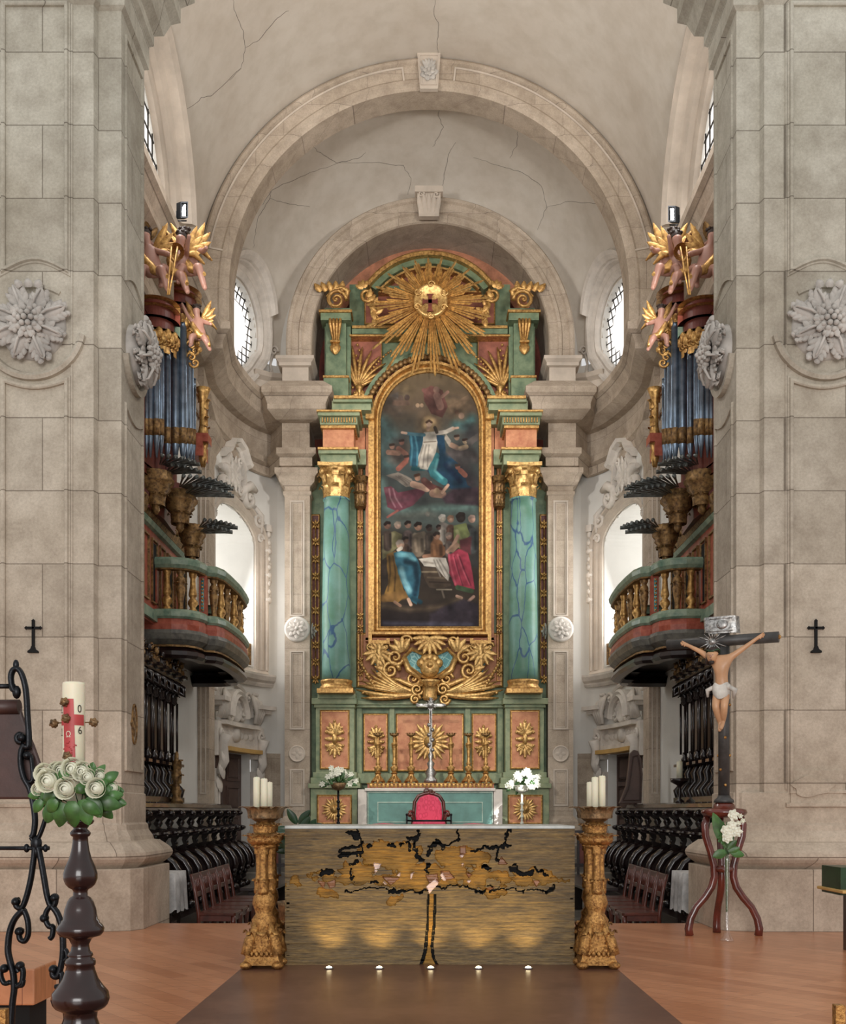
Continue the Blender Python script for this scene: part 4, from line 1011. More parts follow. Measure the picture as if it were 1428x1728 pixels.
for e in (-1, 1):
    for k in range(4): mb.leaf(e * 46 * s2, 18 * s2, radians(90 - e * (k * 32 - 30)), .3, .14, .06, .05, 4, .03)
    mb.spiral(e * 40 * s2, 35 * s2, .12, 1.5, .04, .05, -e); mb.spiral(e * 58 * s2, 8 * s2, .16, 1.6, .05, .05, e); mb.spiral(e * 66 * s2, -14 * s2, .17, 1.7, .05, .05, -e)
    mb.spiral(e * 28 * s2, -28 * s2, .13, 1.5, .04, .05, e); mb.spiral(e * 10 * s2, 36 * s2, .1, 1.4, .035, .06, e)
    mb.tube([(e * 8 * s2, -36 * s2, .05), (e * 30 * s2, -40 * s2, .06), (e * 52 * s2, -30 * s2, .06), (e * 66 * s2, -28 * s2, .05)], [.05, .06, .05, .03], 8)
    mb.tube([(e * 44 * s2, 8 * s2, .06), (e * 36 * s2, -14 * s2, .08), (e * 16 * s2, -28 * s2, .08)], [.05, .06, .04], 8)
    for k in range(6): mb.leaf(e * (70 + k * 3) * s2, (-20 + 6 * k) * s2, radians(90 - e * (90 - 18 * k)), .25, .13, .05, .05, 4, .03)
    # side palmette pendants on teal lozenges
    for k in range(7): mb.leaf(e * 87 * s2, 18 * s2, radians(-90 + (k - 3) * 26), .32, .12, .05, .05, 3, .04)
    for k in range(5): mb.leaf(e * 87 * s2, 20 * s2, radians(90 + (k - 2) * 34), .22, .1, .05, .04, 3, .03)
    for q in (-1, 1): mb.spiral((e * 87 + q * 13) * s2, 26 * s2, .09, 1.4, .03, .05, q)
    # long leafy branches sweeping out below
    for k in range(9):
        t0 = k / 8; L = (122 - 5 * k) * s2 * (1 if k > 1 else .85); pts = [(e * (12 * s2 + L * u), (-52 + (7 * k - 8) * u ** 2 - 6 * sin(pi * u) * (k < 3)) * s2, .04 + .08 * sin(pi * u)) for u in [q / 7 for q in range(8)]]
        mb.tube(pts, [.03, .05, .055, .05, .05, .045, .035, .01], 6)
    for k in range(9): mb.ell((e * (90 + 3 * k) * s2, (-46 + 5 * k) * s2, .1), .04, 6, 5); mb.ell((e * (56 + 7 * k) * s2, (-58 + .8 * k) * s2, .08), .035, 6, 5)
mb.build('carved_scrollwork', 'gold_bright', alt)
mb = MB(fpx(RC, 1118, 21.84))
for e in (-1, 1): mb.plate([((e * 87 + x) * s2, y * s2) for x, y in ((-18, 22), (-8, 0), (0, -24), (8, 0), (18, 22))], 0, .04)
build_lr(mb, 'teal_lozenge', 'cartouche', alt, XM)
mb = MB(fpx(RC, 1165, 21.6)); mb.lathe([(.12, -.2), (.16, -.15), (.1, -.05), (.14, .05), (.2, .16), (.22, .2)], 0, 0, 0, 16)
for k in range(8): mb.leaf3(0, 0, -.15, k * pi / 4, .13, .3, .14, .08)
for e in (-1, 1): mb.spiral(e * .26, 0.02, .12, 1.6, .035, 0, e); mb.spiral(e * .3, -.18, .1, 1.6, .035, 0, -e)
mb.build('vase_ornament', 'gold_bright', alt)
# dark side recesses behind the predella
mb = MB(R_); rbox(mb, 519, 533, 1186, 1316, 22.1, .1); build_lr(mb, 'side_recess', 'blue_paint', alt, XM)
# ---- the painting, worked out stroke by stroke into colours on its canvas
def paint():
    px0, px1, py0, py1 = 641.5, 809.5, 627, 1058; NX, NY = 196, 500
    gx, gy = np.meshgrid(np.linspace(px0, px1, NX), np.linspace(py0, py1, NY))
    rs = np.random.RandomState(4)
    def fbm(n0=4, oct=5):
        out = np.zeros_like(gx); amp = 1; tot = 0
        for o in range(oct):
            n = n0 * 2 ** o; g = rs.rand(int(n * 2.6) + 3, n + 3); u = (gx - px0) / (px1 - px0) * n; v = (gy - py0) / (py1 - py0) * n * 2.6
            iu = u.astype(int); iv = v.astype(int); fu = u - iu; fv = v - iv; fu = fu * fu * (3 - 2 * fu); fv = fv * fv * (3 - 2 * fv)
            out += amp * ((g[iv, iu] * (1 - fu) + g[iv, iu + 1] * fu) * (1 - fv) + (g[iv + 1, iu] * (1 - fu) + g[iv + 1, iu + 1] * fu) * fv); tot += amp; amp *= .55
        return out / tot
    N1 = fbm(); N2 = fbm(3, 4); N3 = fbm(10, 3)
    wx = gx + (N1 - .5) * 9; wy = gy + (N2 - .5) * 9
    img = np.zeros((NY, NX, 3))
    ks = [(627, (112, 92, 62)), (690, (98, 78, 58)), (740, (78, 84, 78)), (800, (70, 80, 78)), (850, (60, 66, 62)), (880, (84, 98, 92)), (900, (62, 58, 50)), (960, (52, 42, 36)), (1010, (62, 50, 40)), (1058, (46, 38, 42))]
    for c in range(3): img[..., c] = np.interp(wy, [k[0] for k in ks], [k[1][c] for k in ks])
    def put(d, col, soft=1.0, al=1.0, shade=.5):
        a = np.clip(.5 - d / soft, 0, 1) * al; c = np.array(col, float)[None, None, :] * (1 + shade * (N3 - .5) * 1.3 + shade * (N1 - .5))[..., None]
        img[:] = img * (1 - a[..., None]) + c * a[..., None]
    def A(p): return (500 + p[0] / 3.2455, 640 + p[1] / 3.2455)
    def circ_(p, r, col, **k):
        x, y = A(p); put(np.hypot(gx - x, (gy - y) * .92) - r / 3.2455, col, **k)
    def cap(ps, r, col, **k):
        q = [A(p) for p in ps]; d = np.full(gx.shape, 1e9)
        for (x0, y0), (x1, y1) in zip(q[:-1], q[1:]):
            dx, dy = x1 - x0, y1 - y0; L = dx * dx + dy * dy + 1e-9; t = np.clip(((gx - x0) * dx + (gy - y0) * dy) / L, 0, 1); d = np.minimum(d, np.hypot(gx - x0 - t * dx, gy - y0 - t * dy))
        put(d - r / 3.2455, col, **k)
    def poly(ps, col, **k):
        q = [A(p) for p in ps]; n = len(q); ins = np.zeros(gx.shape, bool); d = np.full(gx.shape, 1e9)
        X, Y = gx + (N3 - .5) * 3, gy + (N2 - .5) * 3
        for i in range(n):
            (x0, y0), (x1, y1) = q[i], q[(i + 1) % n]
            c = ((y0 > Y) != (y1 > Y)) & (X < (x1 - x0) * (Y - y0) / (y1 - y0 + 1e-9) + x0); ins ^= c
            dx, dy = x1 - x0, y1 - y0; L = dx * dx + dy * dy + 1e-9; t = np.clip(((X - x0) * dx + (Y - y0) * dy) / L, 0, 1); d = np.minimum(d, np.hypot(X - x0 - t * dx, Y - y0 - t * dy))
        put(np.where(ins, -d, d), col, **k)
    def folds(ps, col, n, spread, r, **k):
        for i in range(n):
            o = (i - (n - 1) / 2) * spread; cap([(p[0] + o * (1 + .3 * j), p[1]) for j, p in enumerate(ps)], r, col, soft=2.0, **k)
    cap([(470, 240), (520, 330), (500, 460)], 45, (66, 104, 104), soft=18, al=.8); cap([(960, 220), (930, 260), (880, 250)], 30, (58, 108, 108), soft=12, al=.8)
    cap([(470, 560), (480, 700), (640, 720), (980, 700)], 22, (86, 118, 110), soft=12, al=.85); cap([(560, 760), (720, 730), (760, 750)], 18, (116, 118, 104), soft=14, al=.7)
    for p, r, c in (((530, 130), 50, (86, 72, 62)), ((880, 150), 60, (120, 94, 66)), ((560, 400), 60, (92, 72, 62)), ((900, 430), 70, (66, 58, 58)), ((600, 60), 40, (116, 94, 62)), ((930, 560), 60, (54, 44, 50)), ((960, 300), 40, (60, 56, 60))): circ_(p, r, c, soft=16, al=.8)
    circ_((728, 250), 60, (150, 112, 72), soft=20, al=.8); circ_((728, 245), 36, (196, 158, 100), soft=8, al=.8)
    poly([(700, 60), (740, 35), (800, 60), (830, 150), (800, 210), (740, 190), (700, 120)], (104, 60, 52)); cap([(745, 95), (700, 60)], 12, (112, 66, 58)); circ_((768, 58), 17, (128, 92, 76)); cap([(770, 90), (790, 150)], 20, (136, 92, 78)); cap([(800, 95), (830, 70)], 9, (140, 98, 80))
    poly([(830, 150), (940, 85), (950, 110), (880, 170), (850, 190)], (126, 98, 70)); circ_((905, 200), 16, (150, 116, 92)); circ_((880, 180), 12, (120, 84, 62))
    circ_((570, 105), 17, (92, 70, 58)); circ_((607, 100), 15, (74, 56, 48)); cap([(540, 130), (610, 130)], 14, (104, 78, 62)); poly([(510, 90), (560, 70), (560, 110)], (96, 84, 76)); circ_((665, 143), 11, (164, 128, 92)); circ_((688, 143), 10, (160, 124, 90))
    # the woman rising in white and blue
    poly([(618, 300), (690, 292), (705, 330), (672, 420), (672, 495), (640, 500), (618, 430), (628, 360)], (28, 74, 96)); folds([(640, 310), (650, 380), (645, 470)], (52, 116, 136), 2, 22, 5)
    poly([(760, 300), (812, 312), (822, 400), (900, 470), (940, 580), (990, 612), (860, 606), (775, 560), (715, 500), (745, 440), (785, 400)], (24, 58, 84)); cap([(700, 490), (640, 490)], 12, (30, 92, 100))
    cap([(765, 420), (738, 470), (752, 520), (810, 560)], 20, (38, 112, 120)); cap([(775, 440), (760, 500), (800, 540)], 7, (70, 150, 154), soft=2.5); cap([(820, 470), (900, 560)], 14, (20, 44, 78), soft=4)
    poly([(698, 288), (762, 285), (776, 345), (765, 400), (748, 440), (720, 497), (676, 492), (670, 430), (694, 350)], (176, 166, 148)); folds([(712, 360), (700, 420), (694, 480)], (128, 118, 106), 3, 16, 3); cap([(700, 345), (765, 340)], 3, (120, 104, 88))
    cap([(700, 305), (650, 302), (592, 296)], 9, (58, 104, 118)); cap([(602, 296), (580, 292)], 7, (206, 160, 128)); cap([(765, 296), (820, 288), (858, 270)], 11, (184, 172, 154)); cap([(858, 270), (886, 266)], 6, (210, 162, 130))
    cap([(722, 275), (726, 255)], 9, (190, 146, 116)); circ_((728, 244), 16, (212, 168, 136)); cap([(714, 236), (728, 226), (742, 236)], 6, (92, 62, 42)); cap([(760, 265), (770, 290)], 9, (70, 58, 48))
    # attendant cherubs
    for (h, b0, b1, col) in (((578, 345), (560, 380), (600, 410), (150, 92, 74)), ((525, 368), (505, 400), (560, 405), (168, 118, 94)), ((605, 432), (600, 450), (560, 490), (160, 84, 66)), ((880, 320), (850, 360), (880, 375), (160, 122, 96)), ((925, 340), (900, 380), (930, 370), (182, 150, 112)), ((885, 480), (900, 500), (925, 525), (168, 92, 72))):
        cap([b0, b1], 14, col); circ_(h, 14, col); cap([(h[0] - 10, h[1] - 8), (h[0] + 8, h[1] - 11)], 7, (64, 46, 38))
    poly([(930, 340), (1000, 290), (1000, 330), (950, 370)], (92, 84, 80)); poly([(820, 300), (850, 340), (840, 370), (815, 330)], (150, 138, 122)); cap([(840, 405), (960, 405), (985, 440)], 20, (78, 70, 68), soft=8)
    poly([(490, 525), (560, 510), (635, 545), (650, 580), (600, 590), (560, 560)], (130, 118, 104)); folds([(560, 530), (610, 560), (630, 580)], (96, 84, 74), 3, 14, 2)
    poly([(482, 590), (520, 585), (560, 620), (690, 590), (705, 620), (640, 690), (560, 725), (500, 700), (490, 640)], (108, 50, 64)); folds([(520, 600), (530, 650), (560, 700)], (152, 96, 108), 2, 22, 4); cap([(555, 720), (500, 755)], 6, (150, 76, 66))
    cap([(640, 575), (690, 590), (715, 600)], 18, (188, 142, 114)); cap([(715, 600), (735, 565)], 8, (200, 152, 122)); circ_((665, 540), 16, (168, 118, 90)); cap([(652, 528), (672, 522)], 8, (86, 52, 34)); cap([(700, 555), (740, 590), (790, 610)], 18, (96, 50, 44))
    cap([(750, 625), (800, 630)], 22, (150, 110, 86)); circ_((770, 612), 16, (150, 116, 84)); cap([(800, 620), (832, 580)], 8, (196, 148, 118)); poly([(860, 600), (1000, 590), (1000, 690), (820, 680), (800, 650)], (62, 44, 52), soft=5)
    # the company around the tomb
    poly([(462, 860), (1000, 860), (1000, 1100), (462, 1100)], (56, 44, 36), soft=20, al=.85)
    poly([(470, 860), (540, 830), (580, 850), (560, 920), (470, 990)], (104, 98, 60)); cap([(530, 850), (480, 940)], 12, (132, 124, 82), soft=3)
    poly([(615, 850), (700, 830), (740, 880), (720, 930), (660, 950), (610, 910)], (112, 96, 76)); cap([(650, 850), (700, 910)], 9, (150, 132, 108), soft=3); cap([(690, 870), (660, 930)], 6, (72, 58, 46), soft=2)
    cap([(740, 900), (790, 940)], 32, (134, 82, 48)); cap([(780, 960), (700, 970)], 10, (150, 100, 72)); cap([(800, 800), (860, 830)], 20, (122, 112, 102)); cap([(940, 830), (990, 900), (985, 1000)], 34, (46, 46, 44), soft=4)
    for (x, y, w_, h_, c_) in ((500, 850, 22, 70, (66, 52, 44)), (612, 850, 24, 60, (92, 74, 70)), (728, 860, 22, 60, (74, 62, 52)), (846, 820, 24, 60, (96, 62, 48)), (800, 830, 20, 60, (134, 124, 112)), (965, 840, 26, 90, (58, 62, 62)), (770, 910, 34, 50, (128, 80, 46)), (836, 905, 20, 50, (96, 82, 74)), (668, 880, 34, 60, (104, 88, 70)), (600, 920, 20, 50, (84, 60, 46))):
        cap([(x, y), (x, y + h_)], w_, c_, soft=2.5); cap([(x - w_ * .5, y), (x - w_ * .3, y + h_)], w_ * .22, tuple(min(255, v * 1.35) for v in c_), soft=2.5, al=.8); cap([(x + w_ * .6, y), (x + w_ * .7, y + h_)], w_ * .25, tuple(v * .55 for v in c_), soft=3, al=.8)
    for k in range(26):
        x_, y_ = 480 + rs.rand() * 500, 60 + rs.rand() * 620; l_ = 20 + rs.rand() * 40; cap([(x_, y_), (x_ + l_, y_ - 8 + rs.rand() * 16)], 4 + rs.rand() * 8, (104, 92, 80) if k % 2 else (52, 48, 50), soft=9, al=.35)
    for (x, y, r, sk, hr) in ((500, 800, 19, (120, 80, 62), (40, 28, 22)), (556, 800, 18, (176, 140, 118), (150, 132, 112)), (612, 796, 18, (136, 98, 78), (44, 32, 26)), (668, 806, 21, (158, 110, 84), (44, 30, 24)), (728, 815, 17, (84, 62, 52), (50, 38, 32)), (800, 762, 19, (170, 158, 140), (196, 188, 174)), (846, 766, 18, (140, 104, 82), (120, 84, 62)), (902, 758, 25, (46, 36, 32), (40, 30, 26)), (962, 766, 19, (184, 136, 112), (150, 120, 104)), (770, 858, 19, (146, 100, 74), (48, 34, 28)), (836, 858, 17, (150, 116, 98), (120, 104, 92)), (570, 905, 22, (160, 122, 98), (148, 132, 116)), (600, 880, 16, (110, 78, 60), (50, 36, 28)), (720, 740, 12, (120, 116, 104), (120, 116, 104)), (780, 812, 13, (74, 50, 44), (40, 30, 26))):
        circ_((x, y), r, sk); cap([(x - r * .7, y - r * .3), (x - r * .2, y - r * .8), (x + r * .5, y - r * .7)], r * .45, hr); circ_((x + r * .25, y + r * .1), r * .35, tuple(v * 1.18 for v in sk), soft=2)
    cap([(560, 935), (575, 925)], 10, (190, 176, 156))
    poly([(492, 960), (545, 940), (560, 1000), (585, 1140), (600, 1190), (560, 1225), (470, 1215), (505, 1120)], (132, 92, 34)); folds([(520, 970), (530, 1060), (520, 1160)], (84, 58, 26), 2, 22, 4); cap([(480, 1200), (600, 1180)], 22, (124, 86, 38), soft=4)
    poly([(532, 950), (575, 940), (640, 950), (668, 990), (684, 1060), (672, 1180), (660, 1235), (625, 1210), (590, 1140), (560, 1070), (545, 1010)], (36, 94, 116)); cap([(560, 960), (620, 965), (645, 990)], 14, (84, 156, 170), soft=4)
    cap([(575, 1040), (590, 1100), (620, 1160)], 15, (104, 170, 184), soft=5); cap([(650, 1020), (665, 1100), (650, 1180)], 13, (20, 54, 74), soft=5); cap([(600, 1000), (650, 1010)], 12, (20, 50, 66), soft=5); cap([(615, 1205), (628, 1235)], 9, (204, 158, 128)); cap([(640, 1200), (680, 1220)], 12, (24, 66, 84), soft=3)
    poly([(690, 1030), (825, 1040), (850, 1130), (790, 1150), (730, 1140), (700, 1090)], (74, 58, 44)); cap([(690, 1055), (770, 1055)], 5, (130, 112, 84)); cap([(720, 1085), (830, 1090)], 5, (96, 78, 58)); cap([(730, 1110), (845, 1115)], 4, (54, 40, 32)); cap([(770, 1152), (850, 1152)], 4, (140, 124, 100)); cap([(800, 1160), (810, 1195)], 5, (130, 112, 92), soft=2)
    poly([(672, 985), (740, 975), (820, 978), (840, 1050), (832, 1105), (800, 1070), (765, 1030), (700, 1025)], (186, 176, 160)); folds([(770, 990), (790, 1030), (815, 1080)], (128, 118, 106), 3, 16, 3); cap([(700, 1000), (750, 1008)], 5, (150, 138, 124), soft=2)
    poly([(862, 800), (930, 785), (952, 850), (900, 930), (862, 900)], (108, 118, 62)); cap([(880, 830), (900, 880)], 9, (146, 148, 90), soft=3); cap([(885, 860), (860, 910), (828, 945)], 10, (180, 132, 104)); poly([(830, 940), (880, 890), (900, 910), (860, 950)], (150, 112, 84))
    poly([(832, 965), (890, 930), (940, 935), (955, 1000), (978, 1150), (930, 1158), (870, 1130), (836, 1060)], (168, 40, 62)); folds([(860, 960), (880, 1040), (910, 1120)], (206, 70, 90), 3, 24, 5); folds([(880, 970), (905, 1050), (935, 1130)], (112, 26, 44), 2, 28, 3); poly([(890, 880), (960, 860), (960, 960), (900, 930)], (92, 40, 44), soft=3)
    cap([(885, 1140), (960, 1160)], 13, (60, 84, 52)); cap([(880, 1188), (905, 1198)], 8, (196, 146, 120)); cap([(945, 1215), (972, 1190)], 8, (196, 146, 120))
    cap([(480, 1240), (620, 1262), (780, 1250), (900, 1200)], 12, (98, 78, 56), soft=8, al=.8); cap([(540, 1220), (570, 1240)], 8, (150, 108, 80)); poly([(735, 1290), (820, 1240), (920, 1205), (1000, 1230), (1000, 1352), (735, 1352)], (58, 48, 58), soft=6); cap([(480, 1335), (960, 1345)], 8, (88, 92, 120), soft=8, al=.6)
    img[:] = img * (.86 + .28 * N3[..., None]) * .86 + 2; img[:] = (img * .72 + img.mean(2, keepdims=True) * .28) * (.78 + .44 * N2[..., None])
    srgb = np.clip(img / 255, 0, 1); lc = np.where(srgb <= .04045, srgb / 12.92, ((srgb + .055) / 1.055) ** 2.4)
    D = 21.8; V = []; idx = {}; Fs = []
    inside = (gy >= AC[1]) | (np.hypot(gx - AC[0], gy - AC[1]) < 85.5)
    for j in range(NY):
        for i in range(NX): V.append((sx(gx[j, i], D), D, sz(gy[j, i], D)))
    for j in range(NY - 1):
        for i in range(NX - 1):
            if inside[j, i] and inside[j + 1, i + 1] and inside[j, i + 1] and inside[j + 1, i]: a = j * NX + i; Fs.append((a, a + NX, a + NX + 1, a + 1))
    me = bpy.data.meshes.new('canvas'); me.from_pydata(V, [], Fs); at = me.color_attributes.new('paint', 'FLOAT_COLOR', 'POINT')
    at.data.foreach_set('color', np.concatenate([lc.reshape(-1, 3), np.ones((NX * NY, 1))], 1).astype(np.float32).ravel())
    t = NT('oil_paint'); a = t.n.new('ShaderNodeVertexColor'); a.layer_name = 'paint'; t.link(a.outputs[0], t.b.inputs['Base Color']); t.set(Roughness=.7, Specular_IOR_Level=.15); me.materials.append(t.m)
    o = bpy.data.objects.new('painting', me); COL.objects.link(o)
    tag(o, 'tall round-headed oil painting of a woman in blue and white rising above a crowd', 'painting')
paint()
# ---- high altar table with its frontal
ha = thing('high_altar', 'stone-edged high altar table with teal painted frontal below the altarpiece', 'altar', (0, 21.3, ZPR))
D = 20.95
mb = MB(front(0, D, 0)); X = lambda p: sx(p, D); Z = lambda p: sz(p, D)
mb.box(X(620), X(832), ZPR, Z(1334), -.45, 0); mb.build('frontal', 'frontal', ha)
mb = MB(front(0, D, 0)); mb.box(X(604), X(619), ZPR, Z(1332), -.45, .02); mb.box(X(833), X(848), ZPR, Z(1332), -.45, .02); mb.box(X(616), X(836), Z(1335), Z(1330), -.5, .06); mb.build('stone_surround', 'limestone', ha, bevel=.008)
mb = MB(front(0, D, 0)); mb.sweep(rect(X(637), X(815), Z(1388), Z(1353)), [(0, 0), (0, .015), (.02, .015), (.02, 0)], closed=True); mb.sweep(rect(X(620), X(832), ZPR, Z(1336)), [(0, 0), (0, .02), (.02, .02), (.025, 0)], closed=True)
mb.build('painted_border', 'frontal_line', ha)
mb = MB(front(0, D + .12, 0)); mb.box(X(620), X(834), Z(1330), Z(1321), -.3, .05); sh = mb.build('gradine', 'org_red', ha)
mb = MB(front(0, D + .05, 0))
for k in range(30): mb.leaf(X(626 + k * 7), Z(1329), pi / 2, .09, .07, 0, .02, 2)
mb.tube([(X(619), Z(1322), 0), (X(835), Z(1322), 0)], .012, 6); mb.build('gilt_fringe', 'gold', sh)
# six gilt candlesticks and the silver cross on the gradine
def candlestick():
    t = thing('altar_candlestick', 'x', 'candlestick'); g = MB(lambda a, b, c: (a, -c, b))
    g.boss; 
    for k in range(3):
        a = pi / 2 + k * 2 * pi / 3; g.tube([(cos(a) * .13, .02, sin(a) * .13), (cos(a) * .1, .07, sin(a) * .1), (cos(a) * .04, .16, sin(a) * .04)], [.035, .03, .02], 8)
        g.ell((cos(a) * .13, .02, sin(a) * .13), .03, 8, 6)
    g.lathe([(.11, .03), (.12, .05), (.09, .08), (.06, .15), (.05, .2), (.07, .22), (.035, .25)], n=6, sm=False); g.build('foot', 'gold', t)
    g = MB(lambda a, b, c: (a, -c, b))
    g.lathe([(.035, .24), (.05, .27), (.075, .33), (.07, .37), (.03, .4), (.05, .43), (.05, .45), (.035, .47), (.03, .6), (.04, .8), (.045, .86), (.06, .88), (.06, .9), (.03, .93), (.03, 1.0), (.03, 1.06)], n=14)
    for k in range(4): g.leaf3(0, 0, .28, k * pi / 2, .06, .1, .05, .02); g.leaf3(0, 0, .8, k * pi / 2, .04, .08, .04, .02)
    g.build('stem', 'gold', t)
    g = MB(lambda a, b, c: (a, -c, b)); g.lathe([(.02, 1.05), (.07, 1.08), (.09, 1.12), (.085, 1.12), (.06, 1.09)], n=14)
    for k in range(10): g.leaf3(0, 0, 1.08, k * pi / 5, .075, .07, .045, .02)
    g.build('drip_pan', 'gold_dark', t)
    return t
c0 = candlestick(); names = ['gilt candlestick at the left end of the altar shelf', 'gilt candlestick second from the left end of the altar shelf', 'gilt candlestick just left of the silver altar cross', 'gilt candlestick just right of the silver altar cross', 'gilt candlestick second from the right end of the altar shelf', 'gilt candlestick at the right end of the altar shelf']
for i, p in enumerate((638, 665.5, 694, 761, 791, 820)):
    o = c0 if i == 0 else copy_tree(c0); o.location = (sx(p, 21.2), 21.2, Z(1321) + .002); o['label'] = names[i]; o['group'] = 'candlesticks on the high altar'; 
    h = (1321 - 1236) * 21.05 / F / 1.14; o.scale = (1, 1, h)
mb = MB(front(sx(727, 21.2), 21.2, 0)); z = lambda p: sz(p, 21.2)
b0 = z(1321) + .002
mb.lathe([(.14, b0), (.13, b0 + .06), (.08, b0 + .12), (.12, b0 + .2), (.05, b0 + .3), (.08, b0 + .38), (.03, b0 + .45), (.06, b0 + .55), (.02, b0 + .62), (.02, z(1200))], n=14)
for k in range(6): mb.ell((.03 * (-1) ** k, b0 + .65 + .1 * k, 0), .045, 8, 6)
mb.box(-.026, .026, z(1300), z(1182), -.012, .012); zc = z(1190); mb.box(-.25, .25, zc - .026, zc + .026, -.012, .012)
for (a, b) in ((-.26, zc), (.26, zc), (0, z(1180))):
    for q in range(3): mb.ell((a + .02 * cos(q * 2.1), b + .02 * sin(q * 2.1), 0), .024, 8, 6)
mb.boss([(.07, .02), (.06, .04), (0.001, .05)], 0, zc, 0, 14)
for k in range(12): mb.tube([(cos(k * pi / 6) * .05, zc + sin(k * pi / 6) * .05, .02), (cos(k * pi / 6) * .13, zc + sin(k * pi / 6) * .13, .02)], [.012, .004], 5)
tag(mb.build('altar_cross', 'silver'), 'tall silver cross on a foot at the middle of the high altar', 'cross')
# two flower stands before the high altar
def flowerstand(px, py, D, h0, label, mat, bright):
    X_, Z_ = sx(px, D), sz(py, D)
    t = thing('flower_stand', label[0], 'flower stand', (X_, D, ZPR))
    g = MB(front(X_, D, 0)); g.tube([(0, ZPR + .02, 0), (0, Z_ - .02, 0)], .02, 8); g.lathe([(.16, ZPR), (.14, ZPR + .03), (.02, ZPR + .06)], n=14)
    for k in range(5): g.ell((0, ZPR + .3 + k * (Z_ - ZPR - .4) / 5, 0), .035, 8, 6)
    g.build('pole', mat, t)
    g = MB(front(X_, D, 0)); g.lathe([(.05, Z_ - .02), (.12, Z_ + .02), (.15, Z_ + .12), (.14, Z_ + .12), (.1, Z_ + .04)], n=14); g.build('bowl', 'bronze' if not bright else 'petal', t)
    f = thing('flower_arrangement', label[1], 'flowers', (X_, D, Z_ + .1)); random.seed(int(px))
    L = MB(front(X_, D, Z_ + .1)); P = MB(front(X_, D, Z_ + .1))
    for k in range(46):
        a = random.uniform(0, 2 * pi); el = random.uniform(-.1, 1.35); r = random.uniform(.2, .36); q = (cos(a) * cos(el) * r, sin(el) * r * .9, sin(a) * cos(el) * r)
        L.tube([(0, 0, 0), (q[0] * .5, q[1] * .6, q[2] * .5), q], .004, 4)
        if k % 2: L.leaf(q[0] * .7, q[1] * .6 - .02, a if True else 0, .14, .05, q[2] * .7, .01, 1)
        if k % 3 or bright:
            for j in range(6): P.leaf(q[0], q[1], j * pi / 3 + a, .06, .035, q[2], .015, 1, .02)
            P.ell(q, .018, 6, 5)
    L.build('leaves', 'leaf', f); P.build('blossoms', 'petal', f)
flowerstand(571, 1332, 19.8, 0, ('dark slender flower stand before the left end of the altarpiece', 'loose white flowers and ferns on the dark stand at left'), 'iron', False)
flowerstand(881, 1336, 19.8, 0, ('pale slender flower stand before the right end of the altarpiece', 'bright white bunch of flowers on the pale stand at right'), 'petal', True)
# ================================================================ CHANCEL SIDES
SIDE = {-1: 'left', 1: 'right'}
